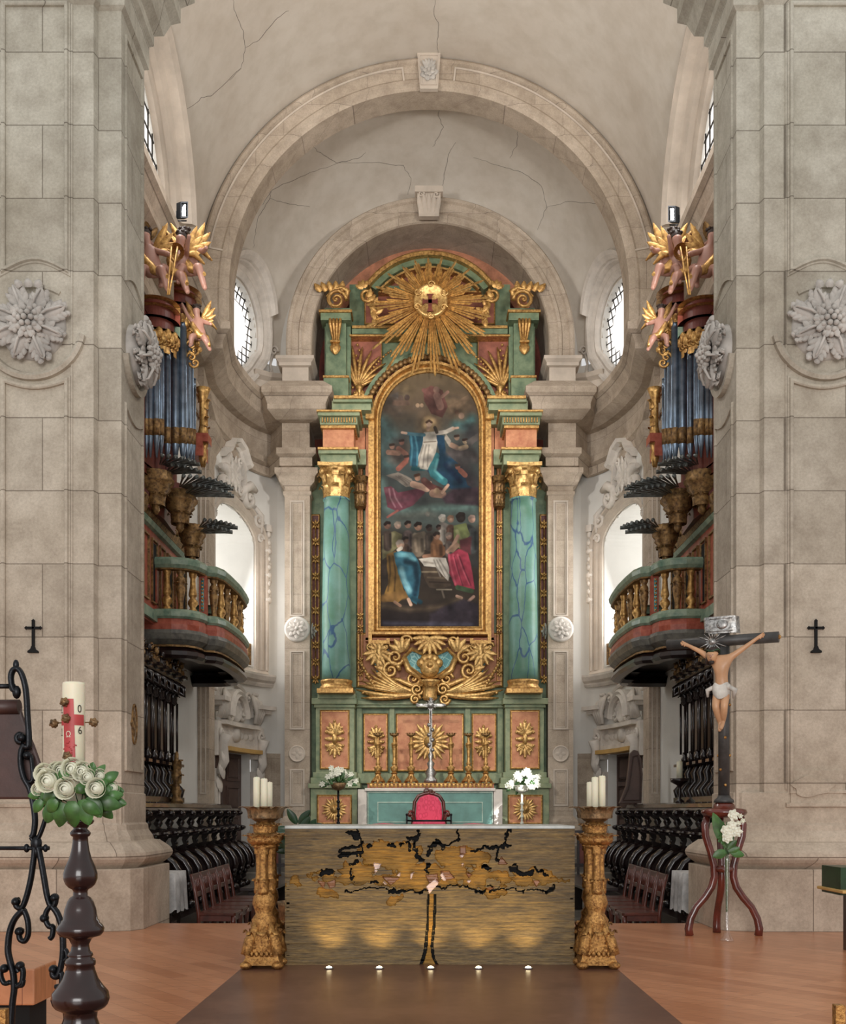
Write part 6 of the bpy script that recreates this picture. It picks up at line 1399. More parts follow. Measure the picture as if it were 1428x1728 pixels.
# ---- choir stalls
STD = [12.58, 13.14, 13.69, 14.28, 14.92, 15.55, 16.2, 16.92, 17.57, 18.16, 18.68]
def stalls(sd):
    mb = MB(lambda a, b, c: (sd * a, b, c)); mb.box(3.0, 4.06, 12.3, 18.85, -.5, -.2); ds = mb.build('stall_platform', 'dark_wood', None, bevel=.01); tag(ds, f'low dark wooden platform carrying the {SIDE[sd]} choir stalls', 'platform')
    t = thing('choir_stalls', f'row of dark carved choir stalls along the {SIDE[sd]} side of the chancel', 'choir stalls', (sd * 3.5, 15.6, -.2))
    prof = [(3.78, 1.12), (3.5, 1.12), (3.4, 1.1), (3.33, 1.12), (3.28, 1.1), (3.27, 1.05), (3.31, 1.02), (3.37, 1.02), (3.42, .98), (3.46, .93), (3.44, .88), (3.36, .86), (3.28, .86), (3.22, .84), (3.22, .79), (3.28, .76), (3.35, .75),
            (3.39, .7), (3.37, .64), (3.4, .58), (3.34, .56), (3.24, .52), (3.15, .45), (3.09, .35), (3.07, .26), (3.1, .17), (3.16, .12), (3.2, .1), (3.24, .05), (3.2, 0), (3.2, -.04), (3.26, -.08), (3.22, -.13), (3.17, -.16), (3.17, -.2), (3.42, -.2), (3.42, .1), (3.6, .12), (3.78, .12), (3.78, .58), (3.5, .6), (3.43, .64), (3.45, .7), (3.44, .75), (3.78, .77), (3.78, .8), (3.52, .82), (3.49, .88), (3.53, .94), (3.49, 1.0), (3.52, 1.06), (3.78, 1.08)]
    for i, d in enumerate(STD):
        mb = MB(lambda a, b, c: (sd * a, d + c, b)); mb.plate(prof, -.035, .035)
        mb.tube([(3.36, .555, 0), (3.24, .52, 0), (3.15, .45, 0), (3.09, .35, 0), (3.07, .26, 0), (3.1, .17, 0)], .05, 8)
        mb.ell((3.31, 1.07, 0), (.05, .04, .055), 10, 8); mb.ell((3.26, .82, 0), (.055, .03, .06), 10, 8); mb.ell((3.39, .68, 0), (.03, .04, .04), 8, 6); mb.lathe([(.02, .84), (.045, .86), (.03, .89), (.055, .94), (.045, .98), (.02, 1.02), (.045, 1.06), (.05, 1.1)], 3.47, 0, 0, 10)
        mb.ell((3.2, -.14, 0), (.08, .06, .07), 8, 6); mb.ell((3.22, .06, 0), (.05, .05, .06), 8, 6); mb.ell((3.09, .16, 0), (.05, .05, .06), 8, 6)
        mb.build('partition', 'stall_wood', t)
    for i in range(len(STD) - 1):
        d0, d1 = STD[i] + .035, STD[i + 1] - .035
        mb = MB(lambda a, b, c: (sd * a, c, b)); mb.plate([(3.7, .24), (3.2, .26), (3.18, .29), (3.2, .31), (3.7, .29)], d0, d1); mb.build('seat', 'stall_wood', t)
        mb = MB(lambda a, b, c: (sd * a, c, b)); mb.plate([(3.76, -.2), (3.72, -.2), (3.74, .56), (3.78, .56)], d0, d1); mb.build('back_panel', 'stall_wood', t)
    mb = MB(lambda a, b, c: (sd * a, c, b)); mb.plate([(3.5, 1.12), (3.46, 1.15), (3.48, 1.2), (3.55, 1.22), (3.8, 1.22), (3.8, 1.12)], STD[0] - .06, STD[-1] + .06); mb.plate([(3.34, 1.08), (3.32, 1.11), (3.36, 1.14), (3.5, 1.14), (3.5, 1.08)], STD[0] - .05, STD[-1] + .05)
    mb.build('top_rail', 'stall_wood', t)
    mb = MB(lambda a, b, c: (sd * a, c, b)); mb.plate([(3.3, .79), (3.27, .81), (3.3, .84), (3.4, .84), (3.4, .79)], STD[0] - .05, STD[-1] + .05); mb.build('arm_rail', 'stall_wood', t)
    # tall carved backs of the rear row
    t = thing('stall_screen', f'tall dark colonnaded backs with gilt cresting behind the {SIDE[sd]} choir stalls', 'stall screen', (sd * 3.9, 15, -.2))
    T = lambda a, b, c: (sd * a, c, b)
    for i, d in enumerate((13.5, 13.86, 14.22, 14.6, 14.95, 15.3, 15.68, 16.08)):
        mb = MB(T); x = 3.86
        mb.tube([(x, 1.95, d - .03), (x, 2.72, d - .03)], .022, 8); mb.tube([(x - .05, 1.95, d + .05), (x - .05, 2.72, d + .05)], .018, 8)
        mb.lathe([(.05, 1.82), (.06, 1.88), (.035, 1.92), (.035, 1.98)], x, d, 0, 10); mb.lathe([(.03, 2.68), (.05, 2.72), (.04, 2.76), (.07, 2.84), (.06, 2.88)], x, d, 0, 10)
        for k in range(5): mb.leaf3(x, d, 2.7, k * 2 * pi / 5, .045, .16, .09, .04)
        mb.tube([(x, 1.22, d), (x - .1, 1.28, d), (x - .14, 1.4, d), (x - .04, 1.52, d), (x - .06, 1.64, d), (x - .02, 1.72, d), (x, 1.84, d)], [.05, .045, .04, .035, .05, .04, .045], 8)
        mb.tube([(x, 1.22, d), (x + .05, 1.35, d), (x - .0, 1.5, d), (x + .02, 1.66, d), (x, 1.8, d)], [.04, .035, .03, .035, .03], 8)
        mb.tube([(x, 2.88, d), (x - .1, 2.9, d), (x - .17, 2.84, d), (x - .16, 2.94, d), (x - .06, 3.0, d), (x + .0, 3.06, d), (x - .14, 3.1, d)], [.06, .06, .04, .04, .05, .06, .05], 8)
        mb.box(x - .2, x + .12, 3.08, 3.13, d - .1, d + .1); mb.box(x - .15, x + .1, 1.76, 1.8, d - .09, d + .09)
        o = mb.build('colonnette', 'stall_wood', t)
        mb = MB(T)
        for k in range(4): mb.ell((x - .12 + .05 * (k % 2), 3.17 + .06 * k, d + .03 * (-1) ** k), (.05 - .006 * k, .06, .05), 8, 6); mb.leaf3(x - .1, d, 3.12 + .04 * k, k * 1.7 + pi, .04, .12, .08, .04)
        mb.build('gilt_finial', 'gold_dark' if i % 2 else 'dark_wood', o)
    mb = MB(T); mb.box(3.98, 4.06, 1.7, 3.1, 13.4, 16.14); mb.build('back_board', 'dark_wood', t)
    mb = MB(T); mb.box(3.7, 4.06, 1.22, 1.3, 13.4, 16.14); mb.build('shelf', 'stall_wood', t); mb = MB(T); mb.box(3.74, 4.06, 3.02, 3.1, 13.4, 16.16); mb.build('cornice_board', 'stall_wood', t)
stalls(-1); stalls(1)
# wooden chairs in front of the stalls
def wood_chair():
    t = thing('wooden_chair', 'x', 'chair'); T = lambda a, b, c: (a, b, c)   # faces +x, back at -x
    mb = MB(T); mb.plate([(-.2, -.2), (.2, -.22), (.22, -.18), (.22, .18), (.2, .22), (-.2, .2)], .44, .475); mb.build('seat', 'chair_wood', t, bevel=.008)
    for e in (-1, 1):
        mb = MB(T); mb.tube([(-.2, e * .18, 0), (-.19, e * .18, .44), (-.23, e * .18, .7), (-.28, e * .18, .9)], [.02, .024, .02, .018], 8); mb.build('rear_post', 'chair_wood', t)
        mb = MB(T); mb.lathe([(.018, 0), (.026, .03), (.016, .08), (.03, .2), (.018, .24), (.026, .34), (.026, .44)]) if False else mb.tube([(.19, e * .18, 0), (.19, e * .18, .08), (.19, e * .18, .2), (.19, e * .18, .26), (.19, e * .18, .36), (.19, e * .18, .44)], [.014, .022, .03, .016, .028, .026], 8); mb.build('leg', 'chair_wood', t)
    mb = MB(T); mb.box(-.285, -.26, -.19, .19, .82, .9); mb.box(-.245, -.225, -.18, .18, .64, .7); mb.build('back_rail', 'chair_wood', t, bevel=.006)
    for e in (-1, 0, 1): mb = MB(T); mb.tube([(-.235, e * .08, .68), (-.262, e * .08, .84)], .012, 6); mb.build('spindle', 'chair_wood', t)
    mb = MB(T); mb.box(-.19, .19, -.19, -.165, .38, .44); mb.box(-.19, .19, .165, .19, .38, .44); mb.box(.17, .2, -.18, .18, .38, .44); mb.build('apron', 'chair_wood', t)
    return t
wc = wood_chair(); first = True
for sd in (-1, 1):
    for k in range(5):
        o = wc if first else copy_tree(wc); first = False
        o.location = (sd * (2.36 + .01 * k), 12.0 + .5 * k, ZFL); o.rotation_euler = (0, 0, 0 if sd < 0 else pi); o['group'] = 'wooden chairs before the stalls'
        o['label'] = ['reddish wooden chair nearest the {} pier', 'reddish wooden chair second from the {} pier', 'reddish wooden chair in the middle of the {} line of five', 'reddish wooden chair fourth from the {} pier', 'reddish wooden chair farthest from the {} pier'][k].format(SIDE[sd])
# long dark benches beyond the chairs
for sd in (-1, 1):
    t = thing('wooden_bench', f'long dark wooden bench behind the {SIDE[sd]} chairs', 'bench', (sd * 2.3, 16, ZFL))
    mb = MB(lambda a, b, c: (sd * a, b, c)); mb.plate([(2.15, 14.6), (2.6, 14.6), (2.5, 17.6), (2.05, 17.6)], .0, .045); mb.build('bench_top', 'dark_wood', t, bevel=.01)
    for d in (14.8, 17.4): mb = MB(lambda a, b, c: (sd * a, b, c)); mb.box(2.15, 2.5, d - .04, d + .04, ZFL, 0); mb.build('bench_end', 'dark_wood', t)
    # low rail at the presbytery steps
    t = thing('low_rail', f'low dark rail with red-brown panels beside the {SIDE[sd]} end of the steps', 'rail', (sd * 2.9, 18.72, -.5))
    mb = MB(lambda a, b, c: (sd * a, c, b)); mb.box(2.2, 2.98, .68, .76, 18.66, 18.78); mb.build('top_rail', 'dark_wood', t); mb = MB(lambda a, b, c: (sd * a, c, b)); mb.box(2.2, 2.98, .12, .18, 18.68, 18.76); mb.build('bottom_rail', 'dark_wood', t)
    for a in (2.22, 2.42, 2.62, 2.82, 2.96): mb = MB(lambda a_, b, c: (sd * a_, c, b)); mb.box(a - .02, a + .02, ZFL, .68, 18.69, 18.75); mb.build('post', 'dark_wood', t)
    for a in (2.24, 2.64): mb = MB(lambda a_, b, c: (sd * a_, c, b)); mb.box(a, a + .16, .18, .66, 18.71, 18.73); mb.build('panel', 'red_dark', t)
    # side table with a lace cloth just behind the pier
    t = thing('side_table', f'small side table half hidden behind the {SIDE[sd]} pier', 'table', (sd * 3.0, 12.0, ZFL))
    for a in (2.86, 3.3):
        for d in (11.75, 12.2): mb = MB(lambda a_, b, c: (sd * a_, c, b)); mb.box(a - .02, a + .02, ZFL, .38, d - .02, d + .02); mb.build('leg', 'dark_wood', t)
    mb = MB(lambda a_, b, c: (sd * a_, c, b)); mb.box(2.82, 3.36, .38, .41, 11.7, 12.25); mb.build('table_top', 'dark_wood', t)
    mb = MB(lambda a_, b, c: (sd * a_, c, b))
    per = [(2.8, 11.68), (3.38, 11.68), (3.38, 12.27), (2.8, 12.27)]; pts = []
    for i in range(4):
        for k in range(12): u = k / 12; pts.append((per[i][0] + (per[(i + 1) % 4][0] - per[i][0]) * u, per[i][1] + (per[(i + 1) % 4][1] - per[i][1]) * u))
    rows = []
    for j, z in enumerate((.42, .415, .3, .15, 0.02)):
        rows.append([(3.09 + (a - 3.09) * (1 + .02 * j + .02 * sin(k * 1.9) * j / 2), z - (.05 * abs(sin(k * .8)) if j == 4 else 0), 11.97 + (b - 11.97) * (1 + .02 * j + .02 * cos(k * 1.7) * j / 2)) for k, (a, b) in enumerate(pts)])
    R = mb.grid(rows, True, cv=True); mb.Fc(R[0])
    tag(mb.build('lace_cloth', 'lace'), f'white lace cloth on the side table behind the {SIDE[sd]} pier', 'cloth')
# candle on a turned holder at the right stalls, gilt carving at the left ones
mb = MB(front(3.62, 15.4, 1.22)); mb.lathe([(.07, 0), (.06, .03), (.02, .06), (.03, .1), (.015, .13), (.03, .18), (.02, .21), (.04, .25), (.13, .3), (.14, .35), (.1, .34), (.001, .33)], n=14)
t = thing('candle_holder', 'dark turned candle holder standing on the right choir stall rail', 'candle holder', (3.62, 15.4, 1.22)); mb.build('holder', 'dark_wood', t)
mb = MB(front(3.62, 15.4, 1.55)); mb.lathe([(.045, 0), (.045, .26), (.02, .27), (.004, .27), (.004, .29)], n=12); tag(mb.build('short_candle', 'wax'), 'short pale candle in the dark holder on the right stalls', 'candle')
mb = MB(front(-3.62, 15.3, 1.22)); mb.lathe([(.1, 0), (.08, .05), (.05, .1), (.08, .16), (.04, .22), (.05, .3), (.08, .4), (.05, .48), (.06, .55), (.03, .62), (.03, .7), (.001, .74)], n=10)
for k in range(8): mb.leaf3(0, 0, .06 + .07 * k, k * 2.2, .05, .16, .1, .04)
tag(mb.build('gilt_ornament', 'gold_dark'), 'slender gilt carved ornament on the rail of the left stalls', 'ornament')
mb = MB(lambda a, b, c: (3.55 + a, 18.3 + c, 1.23 + b)); mb.plate([(-.28, 0), (.1, 0), (.12, .5), (.1, .75), (.04, .9), (-.03, .92), (-.1, .85), (-.12, .6), (-.16, .3)], 0, .12); mb.sweep([(-.24, .04), (.08, .04), (.09, .5), (.04, .84), (-.06, .8), (-.1, .5), (-.14, .25)], [(0, -.02), (0, 0), (.02, 0), (.02, -.02)], closed=True)
tag(mb.build('chair_back', 'door_wood', bevel=.015), 'brown shaped wooden back standing beyond the right stalls by the doorway', 'wooden back')
# floodlights on the cornice
for sd, px, py in ((-1, 308, 355), (1, 1137, 362)):
    D = 15.9; t = thing('floodlight', f'small black floodlight on the {SIDE[sd]} cornice', 'floodlight', (sx(px, D), D, sz(py, D)))
    R_m = lambda a, b, c, sd=sd, px=px, py=py: (sx(px, D) + (-sd) * (a * .55 + c * .83), D - (a * -.83 * 0 + c * .5) , sz(py, D) + b)
    mb = MB(R_m); mb.box(-.1, .1, -.12, .12, -.05, .0); mb.sweep(rect(-.1, .1, -.12, .12), [(0, 0), (0, .04), (.02, .04), (.02, 0)], closed=True); mb.build('housing', 'iron', t)
    mb = MB(R_m); mb.box(-.08, .08, -.1, .1, 0, .01); mb.build('lens', 'glass', t); mb = MB(R_m); mb.tube([(-.13, -.15, -.02), (-.13, 0, -.02)], .012, 6); mb.tube([(-.13, -.15, -.02), (.13, -.15, -.02)], .012, 6); mb.build('bracket', 'iron', t)
# ================================================================ THE FORWARD ALTAR AND WHAT STANDS ROUND IT
def altar():
    D0 = 7.62; t = thing('forward_altar', 'wide block altar of patinated laminate with a cracked gilded tree relief', 'altar', (0, 8.1, 0))
    ax = lambda x: PX(380 + x / 2.04, D0); az = lambda y: PZ(1330 + y / 2.04, D0)
    x0, x1 = PX(484, D0), PX(967, D0); zt = .975
    mb = MB(); mb.box(x0, x1, D0 + .05, 8.52, 0, .6); mb.box(PX(481, D0), PX(971, D0), D0 + .05, 8.54, .6, zt); mb.build('core', 'altar', t)
    mb = MB(); mb.box(PX(480, D0), PX(971, D0), D0 + .01, 8.56, zt, zt + .022); mb.build('table_top', 'marble_top', t, bevel=.004)
    NX, NY = 420, 200; xs = np.linspace(PX(481, D0), PX(970, D0), NX); zs = np.linspace(0.0, zt, NY)
    gx, gz = np.meshgrid(xs, zs); X = 2.04 * (gx * F / D0 + CX - 380); Y = 2.04 * (HY - (gz - CH) * F / D0 - 1330)
    rs = np.random.RandomState(12)
    def fb(nx, ny, oc=4):
        out = np.zeros_like(gx); am = 1; to = 0
        for o in range(oc):
            a, b = nx * 2 ** o, ny * 2 ** o; g = rs.rand(b + 3, a + 3); u = (gx - xs[0]) / (xs[-1] - xs[0]) * a; v = gz / zt * b; iu = u.astype(int); iv = v.astype(int); fu = u - iu; fv = v - iv
            fu = fu * fu * (3 - 2 * fu); fv = fv * fv * (3 - 2 * fv)
            out += am * ((g[iv, iu] * (1 - fu) + g[iv, iu + 1] * fu) * (1 - fv) + (g[iv + 1, iu] * (1 - fu) + g[iv + 1, iu + 1] * fu) * fv); to += am; am *= .6
        return out / to - .5
    W1, W2, W3 = fb(24, 10), fb(24, 10), fb(14, 9)
    Xw, Yw = X + W1 * 60, Y + W2 * 50
    reg = np.zeros(gx.shape, int)       # 0 face, 1 gilded recess, 2 deep void, 3 brown shard, 4 pink shard
    def cap(pts, r):
        d = np.full(gx.shape, 1e9)
        for (a0, b0), (a1, b1) in zip(pts[:-1], pts[1:]):
            dx, dy = a1 - a0, b1 - b0; L = dx * dx + dy * dy + 1e-9; q = np.clip(((Xw - a0) * dx + (Yw - b0) * dy) / L, 0, 1); d = np.minimum(d, np.hypot(Xw - a0 - q * dx, Yw - b0 - q * dy))
        return d < r
    def poly(P, XX=X, YY=Y):
        ins = np.zeros(gx.shape, bool); n = len(P)
        for i in range(n):
            (a0, b0), (a1, b1) = P[i], P[(i + 1) % n]; ins ^= ((b0 > YY) != (b1 > YY)) & (XX < (a1 - a0) * (YY - b0) / (b1 - b0 + 1e-9) + a0)
        return ins
    # torn opening of the crown
    for P, r in (([(250, 322), (330, 308), (420, 300), (520, 306), (600, 318), (700, 330), (800, 325), (900, 318), (1000, 312), (1100, 303), (1150, 308)], 22), ([(480, 215), (560, 205), (650, 215)], 26), ([(500, 240), (640, 245)], 22), ([(745, 230), (810, 220), (880, 235)], 26), ([(760, 262), (860, 262)], 16), ([(430, 290), (640, 290), (880, 290)], 26), ([(330, 365), (375, 370)], 14), ([(900, 355), (960, 360)], 12), ([(560, 385), (600, 375)], 10), ([(1050, 290), (1110, 292)], 16), ([(200, 330), (300, 335)], 6), ([(1140, 312), (1195, 318)], 5)):
        reg[cap(P, r)] = 1
    reg[(reg == 1) & (W3 + .6 * W1 > .13)] = 0
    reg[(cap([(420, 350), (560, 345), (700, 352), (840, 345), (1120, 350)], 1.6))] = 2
    reg[poly([(697, 365), (722, 365), (718, 480), (712, 540), (718, 580), (736, 612), (680, 612), (694, 560), (700, 470)])] = 1
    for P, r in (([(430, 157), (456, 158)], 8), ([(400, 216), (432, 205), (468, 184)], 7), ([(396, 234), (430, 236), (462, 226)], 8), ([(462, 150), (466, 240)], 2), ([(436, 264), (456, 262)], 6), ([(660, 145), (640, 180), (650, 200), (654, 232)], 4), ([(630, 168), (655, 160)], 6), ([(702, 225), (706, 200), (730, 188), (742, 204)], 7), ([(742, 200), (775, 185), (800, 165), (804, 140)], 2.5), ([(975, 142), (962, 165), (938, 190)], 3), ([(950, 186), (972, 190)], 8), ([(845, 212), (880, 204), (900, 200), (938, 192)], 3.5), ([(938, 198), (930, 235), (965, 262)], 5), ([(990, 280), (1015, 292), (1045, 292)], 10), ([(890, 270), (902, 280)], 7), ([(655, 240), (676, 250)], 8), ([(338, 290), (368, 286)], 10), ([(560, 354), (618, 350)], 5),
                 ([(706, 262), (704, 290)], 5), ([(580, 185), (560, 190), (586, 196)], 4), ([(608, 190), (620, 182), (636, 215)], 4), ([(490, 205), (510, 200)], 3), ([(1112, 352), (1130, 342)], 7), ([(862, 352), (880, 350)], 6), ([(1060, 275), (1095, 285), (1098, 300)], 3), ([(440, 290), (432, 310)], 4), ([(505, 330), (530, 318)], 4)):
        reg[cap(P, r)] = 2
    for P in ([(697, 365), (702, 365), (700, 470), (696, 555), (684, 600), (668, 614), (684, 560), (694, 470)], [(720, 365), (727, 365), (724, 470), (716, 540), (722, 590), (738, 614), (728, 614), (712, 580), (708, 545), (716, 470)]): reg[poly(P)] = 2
    for P in ([(318, 318), (345, 325), (338, 345)], [(350, 325), (378, 315), (380, 338), (362, 346)], [(540, 305), (600, 310), (570, 335)], [(740, 285), (770, 285), (790, 310), (760, 318)], [(690, 300), (730, 295), (735, 325), (705, 330)], [(808, 200), (828, 198), (830, 225), (812, 240)], [(950, 235), (972, 262), (940, 262)], [(828, 290), (850, 298), (840, 310)], [(1060, 318), (1085, 320), (1072, 340)], [(895, 345), (930, 340), (915, 352)]): reg[poly(P)] = 3
    for P in ([(512, 258), (537, 262), (530, 275), (514, 280)], [(514, 284), (524, 282), (519, 294)], [(590, 300), (603, 290), (601, 306)], [(638, 296), (650, 290), (640, 320)], [(740, 298), (748, 294), (760, 318), (748, 314)], [(692, 338), (722, 314), (735, 330), (704, 362)], [(806, 230), (822, 232), (816, 242)], [(832, 318), (848, 320), (838, 328)], [(545, 320), (560, 334), (548, 332)], [(812, 258), (822, 260), (818, 268)]): reg[poly(P)] = 4
    lay = np.round(fb(2, 90, 2) * 8) / 8      # thin laminations standing slightly proud of each other
    dep = np.where(reg == 0, .0, np.where(reg == 1, -.016, np.where(reg == 2, -.048, np.where(reg == 3, -.006, .004)))) + lay * .008
    dep = dep + np.where((reg == 1), W3 * .02, 0) + np.where(Y < 306, 0.006, 0) * (reg == 0)
    V = np.stack([gx, D0 - dep, gz], -1).reshape(-1, 3); Fq = []; mi = []
    for j in range(NY - 1):
        for i in range(NX - 1): a = j * NX + i; Fq.append((a, a + 1, a + NX + 1, a + NX)); mi.append(int(max(reg[j, i], reg[j + 1, i + 1]) if reg[j, i] != reg[j + 1, i + 1] else reg[j, i]))
    me = bpy.data.meshes.new('carved_front'); me.from_pydata(V.tolist(), [], Fq)
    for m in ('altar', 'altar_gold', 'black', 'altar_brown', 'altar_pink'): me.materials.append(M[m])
    me.polygons.foreach_set('material_index', mi); o = bpy.data.objects.new('carved_front', me); COL.objects.link(o); o.parent = t; o.matrix_parent_inverse = t.matrix_world.inverted()
    mb = MB(); mb.box(PX(481, D0), x0, D0 - .001, D0 + .06, .6, zt); mb.box(x0 - .002, x0 + .02, D0 - .0, D0 + .06, 0, zt); mb.box(x1 - .02, x1 + .002, D0, D0 + .06, 0, zt); mb.build('edge', 'altar', t)
    for i, px in enumerate((557, 641, 727, 807, 890)):
        x = PX(px, 7.5); l = thing('floor_spotlight', ['small round spotlight in the floor at the left end of the altar', 'small floor spotlight second from the left before the altar', 'small floor spotlight at the middle of the altar foot', 'small floor spotlight second from the right before the altar', 'small round spotlight in the floor at the right end of the altar'][i], 'spotlight', (x, 7.43, 0), 'floor spotlights at the altar foot')
        m = MB(lambda a, b, c: (x + a, 7.43 + c, b)); m.lathe([(.03, .0045), (.034, .008), (.034, .013), (.028, .014), (.024, .011)], n=16); m.build('rim', 'silver', l)
        m = MB(lambda a, b, c: (x + a, 7.43 + c, b)); m.lathe([(.022, .009), (.016, .02), (.001, .024)], n=12); m.build('bulb', 'lamp', l)
        s = bpy.data.lights.new('altar_uplight', 'SPOT'); s.energy = 9; s.color = (1, .72, .28); s.spot_size = radians(78); s.spot_blend = .9; s.shadow_soft_size = .02
        so = bpy.data.objects.new('altar_uplight', s); COL.objects.link(so); so.location = (x, 7.4, .05); so.rotation_euler = (Vector((x, 7.62, .34)) - Vector((x, 7.4, .05))).to_track_quat('-Z', 'Y').to_euler()
altar()
def pillar_stand(px, D, label, cands, grp='gilded candle stands at the altar'):
    x = PX(px, D); s = 7.55 / F
    t = thing('candle_stand', label, 'candle stand', (x, D, 0), grp); T = front(x, D, 0); z = lambda y: PZ(y, 7.55)
    g = MB(T)
    q = 31 * s
    g.lathe([(q * 1.32, .03), (q * 1.36, .06), (q * 1.25, .08), (q * 1.2, .14), (q * 1.28, .16), (q * 1.1, .18)], n=4, sm=False, ph=pi / 4)
    for k in range(4):
        a = pi / 4 + k * pi / 2; g.ell((cos(a) * q * 1.2, .03, sin(a) * q * 1.2), (.045, .03, .045), 10, 6)
        g.tube([(cos(a) * q * 1.15, .1, sin(a) * q * 1.15), (cos(a) * q * .95, .2, sin(a) * q * .95), (cos(a) * q * .62, .25, sin(a) * q * .62), (cos(a) * q * .5, .32, sin(a) * q * .5)], [.045, .04, .035, .025], 8)
    for k in range(8): g.leaf3(0, 0, .13, k * pi / 4, q * .85, .16, .1, .02)
    for k in range(4):
        for j in range(-2, 3): a = k * pi / 2; g.ell((cos(a) * q * .92 - sin(a) * j * .035, .11, sin(a) * q * .92 + cos(a) * j * .035), (.018, .022, .018), 6, 5)
    g.build('foot', 'brass', t)
    g = MB(T)
    g.lathe([(q * .62, .16), (q * .7, .2), (q * .5, .25), (q * .62, .3), (q * .66, .34), (q * .45, .38), (q * .5, .41), (q * .62, .45), (q * .56, .5), (q * .42, .53), (q * .42, .55)], n=20, flute=12, fd=.1)
    for k in range(3):
        a = pi / 2 + k * 2 * pi / 3; cx_, cz = cos(a) * q * .34, sin(a) * q * .34
        g.lathe([(q * .28, .52), (q * .3, .55), (q * .22, .57), (q * .3, .61), (q * .2, .64), (q * .18, .72), (q * .2, .8), (q * .2, .82), (q * .26, .845)], cx_, cz, 0, 12)
        for j in range(5): g.leaf3(cx_, cz, .54, 2 * pi * j / 5, q * .2, .1, .05, .015); g.leaf3(cx_, cz, .8, 2 * pi * j / 5, q * .2, .08, .05, .02)
    g.lathe([(q * .55, .84), (q * .65, .855), (q * .6, .87)], n=16)
    g.lathe([(q * .6, .86), (q * .85, .885), (q * .92, .905), (q * .8, .925), (q * .55, .94), (q * .46, .95), (q * .56, .975), (q * .52, 1.0), (q * .36, 1.03)], n=24, flute=16, fd=.1)
    for k in range(10): g.leaf3(0, 0, .885, 2 * pi * k / 10, q * .8, .06, .07, .03); g.leaf3(0, 0, .95, 2 * pi * k / 10, q * .5, .07, .06, .02)
    g.build('shaft', 'brass', t)
    g = MB(T); g.lathe([(q * .3, 1.02), (q * .5, 1.03), (q * .8, 1.06), (q * .86, 1.1), (q * .84, 1.13), (q * .78, 1.13), (q * .7, 1.08), (q * .3, 1.05), (.001, 1.05)], n=24)
    for k in range(9):
        a = 2 * pi * k / 9; g.leaf3(0, 0, 1.05, a, q * .8, .1, .1, .045, .12)
    b = g.build('drip_bowl', 'bronze', t)
    for (dx, dc, h, lb) in cands:
        m = MB(front(x + dx, D - dc, 1.055)); h += .095; m.lathe([(.024, 0), (.024, h), (.018, h + .006), (.001, h + .002)], n=16); m.tube([(0, h, 0), (.002, h + .012, 0)], .002, 5)
        tag(m.build('thick_candle', 'wax'), lb, 'candle', 'pale candles on the altar stands')
pillar_stand(446, 7.52, 'gilded candle stand at the front left corner of the altar', [(-.05, .02, .185, 'pale candle at the outer edge of the front left stand'), (.004, .03, .175, 'pale candle at the inner side of the front left stand')])
pillar_stand(452, 8.05, 'gilded candle stand behind the front one at the left of the altar', [(.012, .0, .165, 'pale candle on the rear left stand, beside the altar')])
pillar_stand(1006, 7.52, 'gilded candle stand at the front right corner of the altar', [(.04, .02, .195, 'pale candle at the outer edge of the front right stand'), (-.012, .03, .185, 'pale candle at the inner side of the front right stand')])
pillar_stand(1000, 8.05, 'gilded candle stand behind the front one at the right of the altar', [(-.02, .0, .165, 'pale candle on the rear right stand, beside the altar')])
# red armchair behind the altar, with stools and a low bar
t = thing('red_armchair', 'crimson damask armchair with carved wooden frame behind the altar', 'armchair', (PX(724, 19.9), 20.0, ZPR)); T = front(PX(724, 19.9), 19.95, ZPR)
bk = [(-.26, .3), (-.29, .6), (-.27, .82), (-.2, .93), (-.1, .97), (0, .99), (.1, .97), (.2, .93), (.27, .82), (.29, .6), (.26, .3)]
mb = MB(T); mb.plate([(a * .87, b if b < .5 else b - .03) for a, b in bk], -.12, .0); mb.build('backrest', 'damask', t, bevel=.03)
mb = MB(T); mb.tube([(a, b, -.04) for a, b in bk], .032, 8); mb.spiral(-.05, 1.02, .05, 1.2, .02, -.02, 1); mb.spiral(.05, 1.02, .05, 1.2, .02, -.02, -1); mb.build('back_frame', 'chair_wood', t)
mb = MB(T); mb.box(-.3, .3, .36, .46, -.1, .5); mb.build('seat', 'damask', t, bevel=.03)
for e in (-1, 1):
    mb = MB(T); mb.tube([(e * .29, .62, -.02), (e * .34, .65, .15), (e * .36, .62, .38), (e * .35, .56, .44)], [.022, .028, .028, .034], 8); mb.tube([(e * .34, .6, .36), (e * .3, .5, .3), (e * .31, .4, .32)], .022, 8); mb.build('armrest', 'mahogany', t)
    for c in (-.06, .46): mb = MB(T); mb.tube([(e * .27, .36, c), (e * .3, .25, c + .02), (e * .26, .1, c), (e * .29, 0, c + .02)], [.03, .03, .018, .026], 8); mb.build('leg', 'chair_wood', t)
for px, wd_, lb in ((647, 46, 'left'), (800, 40, 'right')):
    x = PX(px, 19.6); t = thing('red_stool', f'round red cushioned stool just showing {"left" if lb == "left" else "right"} of the armchair', 'stool', (x, 19.75, ZPR))
    mb = MB(front(x, 19.75, ZPR)); mb.lathe([(.2, .3), (.22, .33), (.23, .38), (.2, .41), (.001, .425)], n=20); mb.build('cushion', 'damask', t)
    for k in range(4): mb = MB(front(x, 19.75, ZPR)); mb.tube([(cos(k * pi / 2 + .8) * .16, .3, sin(k * pi / 2 + .8) * .16), (cos(k * pi / 2 + .8) * .17, 0, sin(k * pi / 2 + .8) * .17)], .02, 6); mb.build('leg', 'chair_wood', t)
t = thing('metal_hurdle', 'thin dark metal frame with round ends in front of the red armchair', 'hurdle', (PX(724, 19.3), 19.3, .0)); Z = PZ(1385, 19.3)
